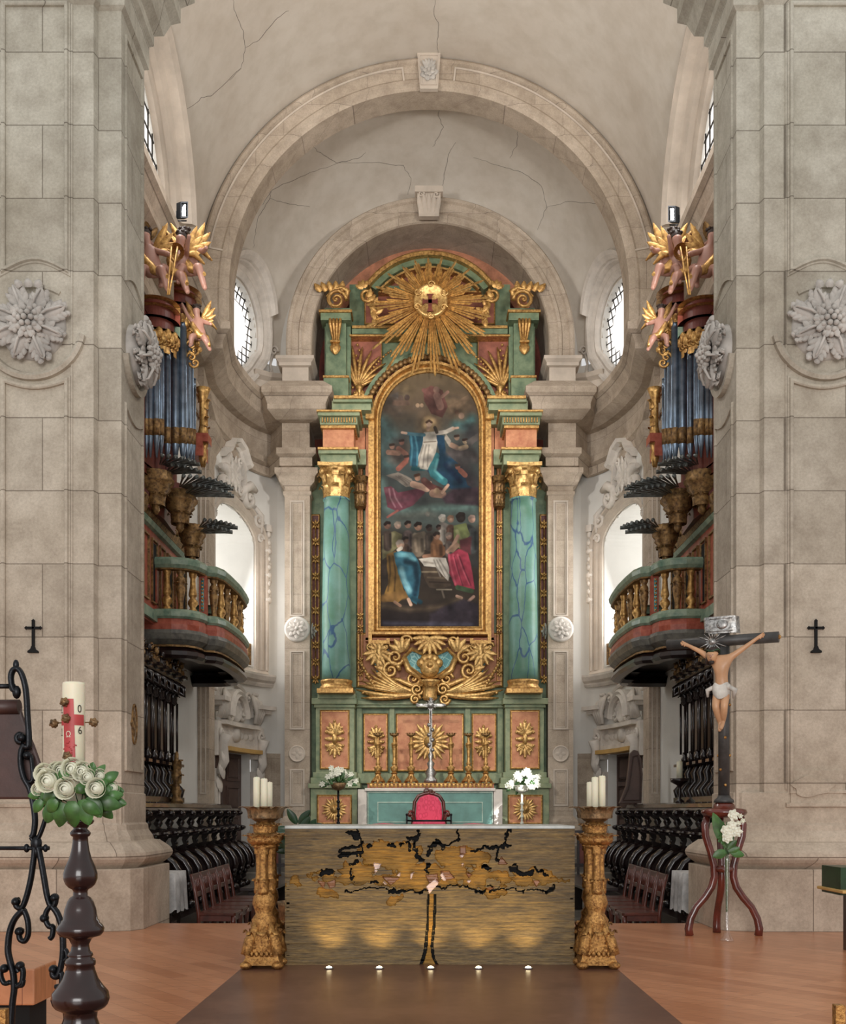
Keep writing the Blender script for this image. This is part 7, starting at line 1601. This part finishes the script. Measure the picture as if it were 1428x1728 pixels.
mb = MB(front(PX(724, 19.3), 19.3, 0)); mb.tube([(-.4, Z, 0), (.4, Z, 0)], .016, 6); mb.build('bar', 'iron', t)
for e in (-1, 1): mb = MB(front(PX(724, 19.3), 19.3, 0)); mb.tube([(e * .4, -.02, 0), (e * .4, Z + .1, 0)], .016, 6); mb.ell((e * .4, Z + .11, 0), .025, 8, 6); mb.build('post', 'iron', t)
# dark leafy plant behind the altar's left end
t = thing('leafy_plant', 'dark green leafy plant peeping over the left end of the altar', 'plant', (-1.35, 9.0, 0)); random.seed(5)
mb = MB(front(-1.12, 9.1, 0)); mb.lathe([(.13, 0), (.17, .3), (.18, .33), (.16, .33), (.15, .3)], n=18); mb.build('pot', 'bronze', t)
mb = MB(front(-1.12, 9.1, 0))
for k in range(22):
    a = random.uniform(0, 2 * pi); l = random.uniform(.05, .16); h = random.uniform(.78, 1.0); mb.tube([(0, .3, 0), (cos(a) * l * .3, h * .7, sin(a) * l * .3), (cos(a) * l, h, sin(a) * l)], .005, 4); mb.leaf(cos(a) * l, h, radians(random.uniform(-20, 60)) if cos(a) > 0 else radians(random.uniform(120, 200)), .15, .06, sin(a) * l, .012, 1, .02)
mb.build('leaves', 'leaf_dark', t)
# ---- standing crucifix on its three-legged stand
DC = 9.43; XC = PX(1222, DC)
t = thing('pedestal_stand', 'mahogany stand with round top and three S-curved legs, carrying the crucifix', 'stand', (XC, DC, 0)); T = front(XC, DC, 0)
mb = MB(T); mb.lathe([(.02, 1.04), (.16, 1.05), (.19, 1.07), (.2, 1.09), (.19, 1.115), (.15, 1.125), (.1, 1.13), (.09, 1.16), (.07, 1.175), (.001, 1.176)], n=32); mb.build('top', 'mahogany', t)
lp = [(.15, 1.06), (.172, .98), (.165, .88), (.12, .74), (.09, .62), (.085, .52), (.11, .43), (.17, .34), (.25, .25), (.3, .15), (.32, .06), (.31, .0)]
for k, a in enumerate((pi, 0, -pi / 2)):
    mb = MB(T); mb.tube([(cos(a) * r * .98, z, sin(a) * r * (.75 if k == 2 else 1)) for r, z in lp], [.03, .034, .034, .033, .033, .034, .034, .033, .032, .034, .036, .038], 10, flat=.8); mb.build('leg', 'mahogany', t)
mb = MB(T); mb.lathe([(.06, .56), (.085, .58), (.085, .6), (.06, .62)], n=16); mb.build('collar', 'mahogany', t)
th = radians(27); CT = lambda a, b, c: (XC + a * cos(th) - c * sin(th), DC - a * sin(th) - c * cos(th), b)
t = thing('crucifix', 'large dark crucifix with carved and painted figure standing on the mahogany stand', 'crucifix', (XC, DC, 1.18))
mb = MB(CT); zb = PZ(1082, DC)
mb.tube([(0, 1.176, 0), (0, PZ(1052, DC), 0)], .05, 16); mb.lathe([(.09, 1.176), (.085, 1.2), (.06, 1.22), (.052, 1.24)], n=20); mb.build('upright', 'cross_wood', t)
mb = MB(CT); mb.tube([(-.5, zb, .02), (.47, zb, .02)], .048, 16); mb.build('crossbar', 'cross_wood', t)
mb = MB(CT)
for (a, b) in ((.02, PZ(1245, DC)), (-.02, PZ(1299, DC)), (.02, PZ(1325, DC)), (-.05, PZ(1275, DC)), (.05, PZ(1275, DC)), (.05, PZ(1190, DC))): mb.ell((a, b, .045 if abs(a) < .04 else 0), (.014, .014, .014), 8, 6)
mb.boss([(.02, 0), (.012, .02)], .47, zb, .02); mb.build('stud', 'brass', t)
mb = MB(CT); zt_ = PZ(1042, DC); R = []
for (a, c) in ((-.17, .0), (-.15, .06), (-.1, .075), (0, .08), (.08, .075), (.12, .06), (.14, .0)): R.append([(a, zt_ - .15 + .02 * (a < -.1), c), (a - .01, zt_, c), (a - .01, zt_, c - .012), (a, zt_ - .15 + .02 * (a < -.1), c - .012)])
mb.grid(R, False, cv=True); mb.ell((0, zt_ - .075, .085), (.05, .04, .012), 12, 6); mb.tube([(-.11, zt_ - .02, .082), (.09, zt_ - .02, .082)], .005, 5); mb.tube([(-.11, zt_ - .13, .082), (.09, zt_ - .13, .082)], .005, 5); mb.build('title_scroll', 'silver', t)
zh = PZ(1110, DC); mb = MB(CT)
for k in range(16): l = .13 if k % 2 else .1; a = k * pi / 8; mb.tube([(-.09 + cos(a) * .03, zh + .14 + sin(a) * .03, .06), (-.09 + cos(a) * l, zh + .14 + sin(a) * l, .06)], [.01, .003], 5)
mb.boss([(.04, .05), (.03, .07), (.001, .08)], -.09, zh + .14); mb.build('nimbus', 'silver', t)
def C(a, py, c, r): x, y, z = CT(a, PZ(py, DC), c); return (x, y, z, r)
nd = [C(0, 1162, .09, .06), C(0, 1147, .1, .052), C(.0, 1131, .115, .07), C(-.005, 1119, .11, .062), C(-.035, 1113, .135, .028),
      C(-.068, 1117, .165, .05), C(-.068, 1108, .16, .062),
      C(-.078, 1115, .1, .034), C(-.19, 1099, .085, .023), C(-.3, 1087, .075, .016), C(-.325, 1084, .072, .018),
      C(.074, 1113, .1, .034), C(.19, 1098, .085, .023), C(.3, 1083, .075, .016), C(.325, 1080, .072, .018),
      C(-.034, 1172, .1, .046), C(-.042, 1195, .155, .034), C(-.03, 1206, .125, .034), C(-.014, 1222, .09, .02), C(-.01, 1232, .125, .02), C(-.01, 1236, .15, .014),
      C(.034, 1172, .1, .046), C(.032, 1195, .155, .034), C(.024, 1206, .125, .034), C(.01, 1219, .085, .02), C(.004, 1229, .13, .02), C(.004, 1233, .155, .014)]
ed = [(0, 1), (1, 2), (2, 3), (3, 4), (4, 5), (5, 6), (3, 7), (7, 8), (8, 9), (9, 10), (3, 11), (11, 12), (12, 13), (13, 14), (0, 15), (15, 16), (16, 17), (17, 18), (18, 19), (19, 20), (0, 21), (21, 22), (22, 23), (23, 24), (24, 25), (25, 26)]
nd.append(C(-.068, 1102, .158, .05)); ed.append((6, len(nd) - 1))
for e, hn in ((-1, 10), (1, 14)):   # five curled fingers on each nailed hand
    for q, (da, dy, dc, l) in enumerate(((.8, -5, .0, 1), (1, -2.5, .3, 1.1), (1, 0, .45, 1.05), (.9, 2.5, .4, .9), (.1, 5, .6, .8))):
        p = nd[hn]; a0 = e * .325; py0 = 1084 if e < 0 else 1080
        n0 = len(nd); nd.append(C(a0 + e * .02 * da * l, py0 + dy * .6, .08, .0075)); nd.append(C(a0 + e * .036 * da * l, py0 + dy, .085 + .02 * dc, .006)); ed += [(hn, n0), (n0, n0 + 1)]
skin_body('body', nd, ed, 'flesh_christ', t)
mb = MB(CT)
mb.ell((-.07, PZ(1112, DC), .216), (.007, .014, .008), 8, 6); mb.ell((-.07, PZ(1116.5, DC), .208), (.013, .004, .006), 8, 6)
for e in (-1, 1): mb.ell((-.07 + e * .016, PZ(1109.5, DC), .21), (.008, .004, .004), 8, 6)
mb.build('face_features', 'flesh', t)
mb = MB(CT); hz = PZ(1106, DC); mb.ell((-.062, hz + .028, .135), (.054, .034, .05), 12, 8); mb.ell((-.068, hz - .078, .185), (.024, .022, .018), 8, 6)
for k in range(8): mb.tube([(-.102 + .012 * cos(k), hz + .01, .13 + .02 * sin(k)), (-.11 + .02 * cos(k), hz - .09, .13 + .02 * sin(k))], [.014, .008], 6)
mb.build('hair', 'hair', t)
mb = MB(CT); mb.tube([(-.064 + .056 * cos(k), hz + .022 + .01 * sin(3 * k), .15 + .056 * sin(k)) for k in [2 * pi * q / 14 for q in range(15)]], .008, 6); mb.build('thorn_crown', 'leaf_dark', t)
mb = MB(CT); z1 = PZ(1166, DC)
rows = []
for j, (dz, r1, r2) in enumerate(((.05, .062, .055), (.02, .078, .07), (-.02, .08, .075), (-.06, .074, .075), (-.075, .066, .07))):
    rows.append([(cos(a) * r1 * (1 + .07 * sin(5 * a + j)), z1 + dz + .012 * sin(3 * a), .105 + sin(a) * r2 * (1 + .07 * sin(6 * a + j))) for a in [2 * pi * k / 24 for k in range(24)]])
mb.grid(rows, True, cv=True); mb.ell((.06, z1 + .02, .13), (.03, .03, .03), 8, 6); mb.tube([(.07, z1 + .02, .13), (.12, z1 - .01, .12), (.1, z1 - .08, .1)], [.02, .025, .008], 8); mb.tube([(-.07, z1 + .02, .12), (-.12, z1 - .0, .11), (-.12, z1 - .06, .1)], [.02, .022, .01], 8)
mb.build('loincloth', 'loin', t)
# tall glass vase with lilies before the stand
DV = 9.0; XV = PX(1227, DV); T = front(XV, DV, 0)
mb = MB(T); mb.lathe([(.06, .005), (.058, .02), (.03, .06), (.02, .14), (.016, .3), (.02, .5), (.03, .68), (.036, .74), (.03, .74), (.024, .68), (.014, .5), (.011, .3), (.012, .14), (.001, .1)], n=24)
tag(mb.build('glass_vase', 'glass'), 'tall slender clear glass vase on the floor before the crucifix stand', 'vase')
t = thing('lily_bouquet', 'white flowers with green stems in the tall glass vase', 'flowers', (XV, DV, .3)); random.seed(9)
mb = MB(T)
for k in range(7): a = k * .9; mb.tube([(.006 * cos(a), .25, .006 * sin(a)), (.01 * cos(a), .72, .01 * sin(a)), (.07 * cos(a), .95 + .03 * (k % 3), .05 * sin(a))], [.004, .005, .004], 5)
mb.build('stems', 'leaf', t)
mb = MB(T); mb.leaf(0, .8, radians(115), .32, .1, .03, .01, 1, .03)
for k in range(10): mb.leaf(0, .76 + .02 * k, radians(20 + 30 * k), .1, .05, .04, .01, 1, .02)
mb.leaf(-.02, .76, radians(200), .12, .07, .04, .01, 1); mb.leaf(.02, .76, radians(-15), .12, .06, .04, .01, 1); mb.build('leaves', 'leaf', t)
mb = MB(T)
for (a, b) in ((.03, 1.07), (.02, .98), (-.03, .94), (-.02, .88), (.06, .93), (.09, 1.06), (.11, 1.02), (.075, 1.0), (.0, .91)):
    r = .04 if a < .07 else .018
    for j in range(6): mb.leaf(a, b, j * pi / 3 + b * 9, r * 1.25, r * .9, .06, .02, 1, .03)
    for j in range(5): mb.leaf(a, b, j * pi / 2.5, r * .8, r * .7, .075, .02, 1, .02)
    mb.ell((a, b, .08), r * .5, 8, 6)
mb.build('blossoms', 'petal', t)
# ---- paschal candle, turned stand and roses, near at the left
DP = 4.3; XP = PX(135.7, DP); k_ = DP / F / 2.667; zc = lambda y: PZ(1080 + y / 2.667, DP)
pr = [(1728 + 400, 170), (2100, 180), (2040, 170), (2010, 120), (1960, 90), (1900, 110), (1850, 120), (1790, 95), (1728, 82), (1700, 72), (1672, 76), (1668, 84), (1655, 108), (1640, 120), (1615, 128), (1585, 122), (1555, 98), (1525, 78), (1490, 66), (1466, 60), (1462, 66), (1448, 67), (1436, 62), (1428, 48), (1418, 56), (1408, 52), (1398, 42), (1370, 38), (1345, 50), (1338, 60), (1330, 90), (1315, 101), (1298, 104), (1282, 96), (1272, 84), (1262, 82), (1258, 76), (1210, 68), (1175, 56), (1160, 46), (1150, 32), (1130, 31), (1122, 36), (1115, 50), (1100, 64), (1075, 74), (1050, 74), (1020, 66), (985, 50), (950, 40), (910, 34), (886, 33), (880, 42), (868, 46), (860, 40), (850, 30), (838, 34), (826, 54), (815, 60), (808, 58)]
t = thing('turned_stand', 'dark polished turned wooden stand holding the paschal candle and roses', 'candle stand', (XP, DP, 0))
mb = MB(front(XP, DP, 0)); b0 = zc(2128)
mb.lathe([(r * k_, zc(y)) for y, r in pr], n=48); mb.build('shaft', 'turned_wood', t)
mb = MB(front(XP, DP, 0)); z_ = zc(2128)
for k in range(3): a = pi / 2 + k * 2 * pi / 3; mb.tube([(cos(a) * .06, z_ + .08, sin(a) * .06), (cos(a) * .15, z_ + .02, sin(a) * .15), (cos(a) * .2, .03, sin(a) * .2)], [.03, .035, .035], 8); mb.ell((cos(a) * .2, .03, sin(a) * .2), .035, 8, 6)
mb.lathe([(.12, .03), (.13, .06), (.11, z_ + .02)], n=24); mb.build('foot', 'turned_wood', t)
XQ = PX(124.5, DP); rc = 18.5 * DP / F; ztop = PZ(1151, DP); zbt = zc(808)
t = thing('paschal_candle', 'thick white paschal candle with a red cross relief above the roses', 'candle', (XQ, DP, zbt))
mb = MB(front(XQ, DP, 0)); mb.lathe([(rc, zbt), (rc, ztop - .012), (rc * .96, ztop - .003), (rc * .8, ztop - .001), (rc * .6, ztop - .008), (.001, ztop - .012)], n=40); mb.build('wax_body', 'wax', t)
def onc(dx, z, c=.0015):
    a = max(-1.45, min(1.45, dx / rc)); return (XQ + (rc + c) * sin(a), DP - (rc + c) * cos(a), z)
def cyl_rect(mb, px0, px1, y0, y1, c=.002, tl=0):
    n = 8; rows = []
    for j in range(5):
        v = j / 4; y = y0 + (y1 - y0) * v; rows.append([onc(math.asin(max(-.99, min(.99, ((px0 + (px1 - px0) * k / n + tl * v) * DP / F - PX(0, DP) * 0 - 124.5 * DP / F) / rc))) * rc, PZ(y, DP), c) for k in range(n + 1)])
    mb.grid(rows)
mb = MB(); cyl_rect(mb, 112, 130, 1181, 1290, .002, 3); cyl_rect(mb, 107.5, 142.3, 1207, 1225, .0025)
for k in range(10): mb.tube([onc((random.uniform(-9, 9)) * DP / F, PZ(1252 + 3 * k, DP), .003), onc((random.uniform(-14, 14)) * DP / F, PZ(1256 + 3 * k, DP), .004)], .0025, 5)
mb.build('red_cross_relief', 'red_mark', t)
mb = MB()
for (px, py) in ((116, 1187), (118.5, 1214), (91, 1221), (158, 1219), (120.5, 1277)):
    off = 0 if px in (91, 158) else .05; c_ = (PX(px, DP), DP - off, PZ(py, DP)); mb.ell(c_, .017, 12, 8)
    for q in range(14): a = q * 2.4; h = -1 + 2 * (q + .5) / 14; rr = sqrt(1 - h * h); mb.ell((c_[0] + .015 * rr * cos(a), c_[1] + .015 * rr * sin(a), c_[2] + .015 * h), .006, 6, 4)
mb.tube([(PX(91, DP), DP, PZ(1220, DP)), (PX(158, DP), DP, PZ(1219, DP))], .0025, 5); mb.build('incense_grain', 'bronze', t)
def glyph(ch, px, py, hpx, mat):
    cu = bpy.data.curves.new('txt', 'FONT'); cu.body = ch; cu.size = 1; cu.align_x = 'CENTER'; cu.align_y = 'CENTER'; o = bpy.data.objects.new('txt', cu); COL.objects.link(o)
    bpy.context.view_layer.update(); me = bpy.data.meshes.new_from_object(o.evaluated_get(bpy.context.evaluated_depsgraph_get())); bpy.data.objects.remove(o)
    bm = bmesh.new(); bm.from_mesh(me); bmesh.ops.subdivide_edges(bm, edges=bm.edges, cuts=1); bm.to_mesh(me); bm.free()
    s = hpx * DP / F / .7
    for v in me.vertices: v.co = onc(math.asin(max(-.98, min(.98, (px - 124.5) * DP / F / rc))) * rc + v.co.x * s * .8, PZ(py, DP) + v.co.y * s, .003)
    me.materials.clear(); me.materials.append(M[mat]); q = bpy.data.objects.new('painted_numeral', me); COL.objects.link(q); q.parent = t; q.matrix_parent_inverse = t.matrix_world.inverted()
glyph('0', 138, 1198, 13, 'ink'); glyph('6', 138.5, 1234, 13, 'ink'); glyph('2', 108.5, 1237, 13, 'ink'); glyph('2', 109, 1199, 13, 'ink'); glyph('\u03a9', 122, 1241, 10, 'wax'); glyph('\u0391', 120, 1170, 9, 'red_mark') if False else None
# roses and foliage
t = thing('rose_bouquet', 'round arrangement of white roses and broad green leaves on the turned stand', 'flowers', (XP, DP, zbt)); random.seed(21)
fp = lambda px, py, c=0: (PX(px, DP), PZ(py, DP), c)
lf = MB(lambda a, b, c: (a, DP - c, b)); st = MB(lambda a, b, c: (a, DP - c, b))
for (px, py, ang, L, c) in ((98, 1338, 215, 34, .06), (78, 1350, 235, 26, .05), (100, 1355, 250, 36, .07), (120, 1355, 255, 42, .09), (135, 1352, 270, 44, .1), (150, 1350, 285, 44, .09), (160, 1345, 300, 40, .08), (175, 1352, 345, 36, .06), (185, 1345, 10, 26, .04), (118, 1318, 95, 28, .07), (108, 1325, 130, 30, .06), (150, 1320, 60, 28, .06), (180, 1318, 35, 26, .03), (92, 1345, 180, 28, .04), (72, 1340, 190, 22, .03), (140, 1335, 20, 26, .1), (108, 1340, 200, 28, .1), (165, 1330, 30, 26, .07), (90, 1325, 150, 26, .02), (140, 1310, 80, 22, .02), (85, 1360, 250, 28, 0), (170, 1360, 310, 28, 0), (125, 1365, 265, 32, .03), (142, 1365, 280, 32, .03), (155, 1355, 325, 32, .11), (112, 1350, 225, 30, .11), (188, 1352, 350, 26, .0), (100, 1310, 110, 22, 0), (165, 1308, 70, 20, 0), (130, 1330, 90, 24, .0)):
    a, b, _ = fp(px, py); lf.leaf(a, b, radians(ang), L * DP / F, L * .58 * DP / F, c, .012, 1, -.03 + random.uniform(-.02, .03)); st.tube([(XP, zbt + .03, 0), (a, b, c)], .002, 4)
for k in range(40):
    a_ = random.uniform(0, 2 * pi); r = random.uniform(.03, .13); el = random.uniform(-.3, .9); a = XP + r * cos(a_); b = zbt + .1 + .1 * el; lf.leaf(a, b, random.uniform(0, 6.28), .07, .04, -abs(r * sin(a_)) * .8 + .03, .01, 1, .01)
lf.build('leaves', 'leaf', t); st.build('stems', 'leaf_dark', t)
for (px, py, r, c) in ((101, 1319, 14, .12), (134, 1332, 13, .15), (132, 1298, 13, .06), (177, 1331, 12, .1), (84, 1306, 12, .05), (150, 1303, 12, .07), (108, 1300, 10, .03), (118, 1297, 10, .0), (172, 1310, 9, .02), (191, 1330, 9, .0), (70, 1332, 8, .03), (160, 1312, 10, .08), (95, 1298, 9, .0)):
    m = MB(lambda a, b, c_, px=px, py=py, c=c: (PX(px, DP) + a, DP - c - c_, PZ(py, DP) + b)); R = r * DP / F
    rq = random.Random(int(px)); m.ell((0, 0, R * .2), (R * .6, R * .6, R * .55), 12, 8)
    for ring, (n, top, rr) in enumerate(((5, 74, 1.2), (5, 56, 1.0), (4, 40, .84), (3, 24, .72))):
        for q in range(n):
            a0 = 2 * pi * q / n + ring * .6 + rq.uniform(-.1, .1); rows = []; hw = pi / n * 1.05
            for i in range(6):
                u = i / 5; po = radians(112 + (top - 112) * u); rad = R * (rr + .07 * (q % 2)) * (1 + .22 * u ** 3)
                rows.append([(rad * sin(po) * cos(a0 + hw * v), rad * sin(po) * sin(a0 + hw * v), R * .3 + rad * cos(po) * (1 - .12 * v * v * u)) for v in (-1, -.5, 0, .5, 1)])
            m.grid(rows)
    m.build('rose', 'petal', t)
# ---- wrought-iron stand at the left edge, with its leather panel, on a wooden step
DI = 4.7; ci = lambda x, y, c=0: (PX(x / 2.667, DI), PZ(1080 + y / 2.667, DI), c)
t = thing('iron_lectern', 'black wrought-iron scrolled stand with a brown leather panel at the left edge', 'stand', (PX(40, DI), DI, 0)); T = lambda a, b, c: (a, DI - c, b)
mb = MB(T)
def st_(pts, r=.0125, c=0, fl=1.5): mb.tube([ci(x, y, c) for x, y in sp_(pts)], r, 8, flat=fl)
def sp_(P, n=5):
    out = []
    for i in range(len(P) - 1):
        p0, p1, p2, p3 = P[max(i - 1, 0)], P[i], P[i + 1], P[min(i + 2, len(P) - 1)]
        for k in range(n):
            u = k / n; out.append(tuple(.5 * (2 * p1[j] + (p2[j] - p0[j]) * u + (2 * p0[j] - 5 * p1[j] + 4 * p2[j] - p3[j]) * u * u + (3 * p1[j] - p0[j] - 3 * p2[j] + p3[j]) * u ** 3) for j in (0, 1)))
    return out + [P[-1]]
st_([(74, 232), (62, 225), (52, 195), (50, 160), (60, 135), (78, 130), (96, 150), (112, 200), (120, 260), (124, 340), (130, 430), (128, 480), (112, 480)], .013)
st_([(100, 462), (82, 458), (76, 438), (86, 424), (98, 428)], .012); st_([(112, 470), (96, 500), (94, 560), (108, 620), (134, 670), (150, 740), (158, 810), (152, 868), (142, 888)], .013)
st_([(100, 620), (130, 640), (148, 620), (140, 520)], .009); st_([(140, 888), (152, 905), (170, 895), (190, 850), (215, 775), (225, 770), (232, 790)], .01)
st_([(158, 930), (150, 1000), (138, 1080), (118, 1160), (98, 1205), (76, 1200), (72, 1175), (86, 1170)], .013); st_([(172, 930), (186, 1000), (200, 1080), (212, 1150), (228, 1196), (246, 1190), (250, 1160), (236, 1155)], .013)
st_([(110, 1210), (70, 1250), (45, 1310), (36, 1390), (44, 1440), (60, 1500), (64, 1570), (56, 1640), (50, 1760), (48, 1900), (60, 2000)], .014); st_([(108, 1215), (124, 1260), (128, 1320), (112, 1355), (90, 1345), (88, 1312), (104, 1310)], .012)
st_([(10, 1470), (4, 1510), (20, 1545), (44, 1540)], .011); st_([(90, 1462), (104, 1490), (98, 1540), (74, 1560)], .012); st_([(90, 1462), (78, 1480), (86, 1494)], .01); st_([(44, 1540), (66, 1548), (98, 1556), (106, 1530)], .01)
st_([(232, 1196), (258, 1230), (278, 1290), (284, 1370), (280, 1440), (262, 1510), (240, 1510), (238, 1480)], .014); st_([(228, 1196), (208, 1225), (206, 1260), (222, 1290), (238, 1290), (236, 1330), (224, 1345)], .012)
st_([(262, 1500), (276, 1500), (276, 1550), (250, 1562)], .012); st_([(284, 1390), (298, 1400), (302, 1430), (288, 1440)], .011)
mb.tube([ci(-60, 937), ci(222, 937)], .009, 8); mb.ell(ci(120, 937), (.014, .02, .014), 8, 6); mb.ell(ci(205, 937), (.012, .018, .012), 8, 6)
mb.ell(ci(163, 915), (.026, .036, .02), 10, 8); mb.ell(ci(163, 950), (.02, .03, .016), 10, 8); mb.ell(ci(75, 235), (.02, .03, .02), 8, 6); mb.tube([ci(-60, 208), ci(50, 208)], .011, 8); mb.ell(ci(72, 112), (.014, .024, .014), 8, 6); mb.ell(ci(56, 212), (.016, .022, .016), 8, 6)
for (x, y) in ((72, 1178), (246, 1160), (88, 1312), (200, 1252), (100, 440), (20, 1478), (90, 1466), (240, 1482), (124, 520)): mb.ell(ci(x, y), (.02, .02, .026), 10, 8)
mb.build('scrolled_frame', 'iron', t)
mb = MB(T); mb.plate([ci(x, y)[:2] for x, y in ((-120, 300), (74, 296), (108, 400), (138, 470), (170, 560), (184, 640), (186, 708), (170, 716), (-120, 716))], -.06, -.03); mb.build('leather_panel', 'leather', t, bevel=.01)
mb = MB(T); mb.tube([ci(-120, 300, -.03), ci(76, 298, -.03)], .033, 12); mb.build('leather_roll', 'leather', t)
mb = MB(); xw = PX(95, 4.9)
mb.box(-2.6, xw - .12, 4.95, 5.25, .2, .37); o = mb.build('wooden_step', 'planks', None, bevel=.008); tag(o, 'edge of a wooden step under the iron stand at lower left', 'step')
mb = MB(); mb.box(-2.55, xw - .16, 5.0, 5.22, 0, .2); mb.build('recess', 'black', o)  # solid black block stands in for the shade under the step
# brass posts at the very edges
for x, y0, D, lb in ((1416, 1695, 4.0, 'square brass post cut by the right edge near the bottom'), (4, 1702, 4.0, 'square brass post cut by the left edge at the bottom')):
    q = PX(x, D); t = thing('brass_post', lb, 'post', (q, D, 0)); mb = MB(front(q, D, 0)); z = PZ(y0, D); mb.box(-.019, .019, .02, z, -.019, .019); mb.build('shaft', 'brass', t, bevel=.003); mb = MB(front(q, D, 0)); mb.box(-.09, .09, 0, .02, -.09, .09); mb.build('base', 'brass', t, bevel=.004)
mb = MB(); D = 8.3; mb.box(PX(1419, D), PX(1470, D), D, D + .4, PZ(1511, D), PZ(1464, D)); t = thing('side_lectern', 'dark side lectern with pale wooden ledge just entering at the right edge', 'lectern', (PX(1445, D), D, 0)); mb.build('box', 'leaf_dark', t)
mb = MB(); mb.box(PX(1414, D), PX(1470, D), D - .1, D + .45, PZ(1504, D) - .012, PZ(1504, D) + .012); mb.build('ledge', 'yellow_cloth', t, bevel=.006); mb = MB(); mb.box(PX(1440, D), PX(1460, D), D + .1, D + .2, 0, PZ(1511, D)); mb.build('post', 'dark_wood', t)
# small black wall crosses on both piers
for px, sd in ((57, -1), (1376.5, 1)):
    mb = MB(fpx(px, 1075, 9.91)); s = 9.91 / F
    mb.plate([(-2.2 * s, -20 * s), (2.2 * s, -20 * s), (2.2 * s, 26 * s), (-2.2 * s, 26 * s)], 0, .025); mb.plate(rect(-11 * s, 11 * s, 13 * s, 17 * s), 0, .025)
    for (a, b) in ((0, 27), (-12, 15), (12, 15)):
        for q in range(4): mb.ell(((a + 1.6 * cos(q * pi / 2)) * s, (b + 1.6 * sin(q * pi / 2)) * s, .014), 1.6 * s, 6, 5)
    mb.plate([(-9 * s, -27 * s), (9 * s, -27 * s), (8.5 * s, -24 * s), (4 * s, -21 * s), (2.2 * s, -16 * s), (-2.2 * s, -16 * s), (-4 * s, -21 * s), (-8.5 * s, -24 * s)], 0, .035)
    tag(mb.build('wall_cross', 'black', bevel=.002), f'small black cross with flared foot fixed to the {SIDE[sd]} pier', 'cross')
